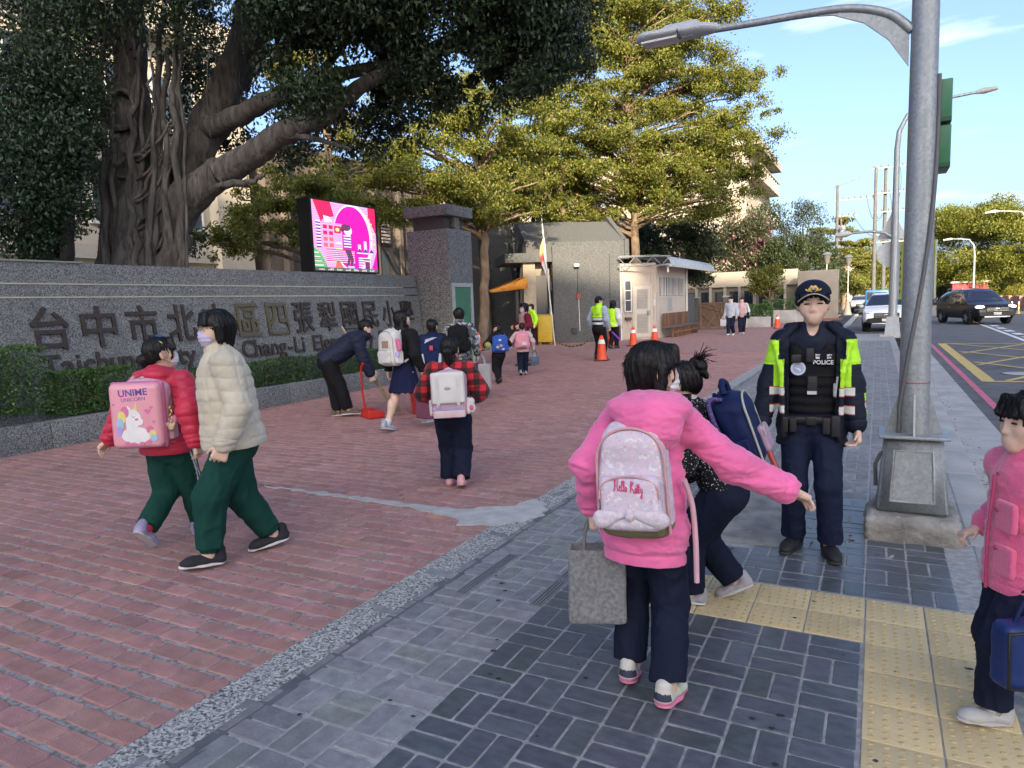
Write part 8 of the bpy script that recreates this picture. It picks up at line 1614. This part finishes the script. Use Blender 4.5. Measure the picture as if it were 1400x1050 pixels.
# ================================================================ 15 guard
p, t = kid('guard in a cap, pale blue shirt and lime safety vest standing behind an orange cone', (-6.86, 18.32), -.30, 1.74, None, BLACKC, None, '', vox=.013, hair='short', fringe=False, mats=[fabric('pale_blue_shirt', (.32, .38, .50)), LIME, REFL, PNAVY], mi=lambda c: np.where(np.abs(c[:, 0]) > .185, 0, np.where((np.abs(c[:, 2]-1.00) < .03) | (np.abs(c[:, 2]-1.12) < .03), 2, np.where(c[:, 2] < 1.16, 3, 1))), legs={'R': ((.09, .02, .078), -.2, 0), 'L': ((-.09, 0, .078), .2, 0)}, arms={'R': ((.05, .05, -.295), (.5, -1, 0), {'curl': 1.2}), 'L': ((-.05, .03, -.30), (-.5, -1, 0), {})}, head=(-.5, 0, 0), hh=.235, sl=(.05, .045, .036), hem=.0)
hh = p.hh; S_ = SDF(.012, .02); S_.el(p.H(0, -.05, .18), Vector((.42, .48, .42))*hh, p.HR); S_.cut(p.H(0, 0, .20), p.HR @ Vector((0, .1, -1)), .01); S_.rc(p.H(0, .3, .24), p.H(0, .62, .18), .24*hh, .20*hh, .01, ax=p.HR @ Vector((0, 0, 1)), sc=.15); S_.build('cap', CAPM, p.root)
def gtext(txt, x, z, s_, m_): me = text_mesh(txt, s_, .001); me.materials.clear(); o = link('lettering', me, m_, p.root); o.matrix_local = Matrix.Translation((x, -.155, z)) @ Matrix.Rotation(PI/2, 4, 'X'); return o
gtext('POLICE', 0, 1.22, .07, flat((.10, .14, .04), .6))
t = carried('signal_baton', 'purple lit baton in the hand of the guard in the lime vest', 'baton', p.M @ Matrix.Translation(p.wr['R']+Vector((.02, .06, -.10))) @ Matrix.Rotation(-.6, 4, 'Y') @ Matrix.Rotation(.5, 4, 'X')); b = MB(); b.lathe([(.016, .10), (.016, -.05)], 10); b.build('grip', VB, t); b = MB(); b.lathe([(.022, -.05), (.022, -.36), (.01, -.38)], 10); b.build('tube', flat((.30, .03, .55), .3), t)
p, t = kid('person in a lime vest with a ponytail behind the guard, by the wall', (-7.95, 22.6), -.2, 1.60, None, BLACKC, None, '', vox=.014, hair='long', mats=[WHITEC, LIME, REFL, PNAVY], mi=lambda c: np.where(np.abs(c[:, 0]) > .17, 0, 1))
# ================================================================ far students
p, t = kid('student in a grey hooded top and dark trousers walking towards us, far away', (-5.50, 30.6), PI-.25, 1.60, fabric('grey_hoodie', (.40, .43, .50)), NAVY, NAVYP, 'dark backpack on the far student in the grey top', vox=.016, hair='short', shoe=flat((.6, .6, .6), .6)); p.eyes
tote('paper_bag', 'white paper bag carried by the far student in the grey top', p.M @ Matrix.Translation(p.wr['R']+Vector((.03, .02, -.12))), .28, .30, .12, flat((.58, .56, .60), .7), None, .12, vox=.014)
p, t = kid('student with long hair in pale pink waistcoat and white sleeves, beside the grey top', (-5.22, 31.6), PI+.1, 1.56, None, NAVY, None, '', vox=.016, hair='long', mats=[fabric('rose_waistcoat', (.50, .32, .34)), WHITEC], mi=lambda c: (np.abs(c[:, 0]) > .16).astype(int), shoe=flat((.5, .5, .5), .6))
t = carried('shoulder_bag', 'dark shoulder bag on the far student with long hair', 'bag', p.M @ Matrix.Translation((-.26, .08, .80))); S_ = SDF(.015, .02); S_.bx((0, 0, 0), (.06, .17, .14), .03); S_.build('bag_body', NAVY, t); b = MB(); b.tube([(0, -.12, .12), (.06, 0, .5), (0, .12, .12)], .012, 6); b.build('strap', NAVY, t)
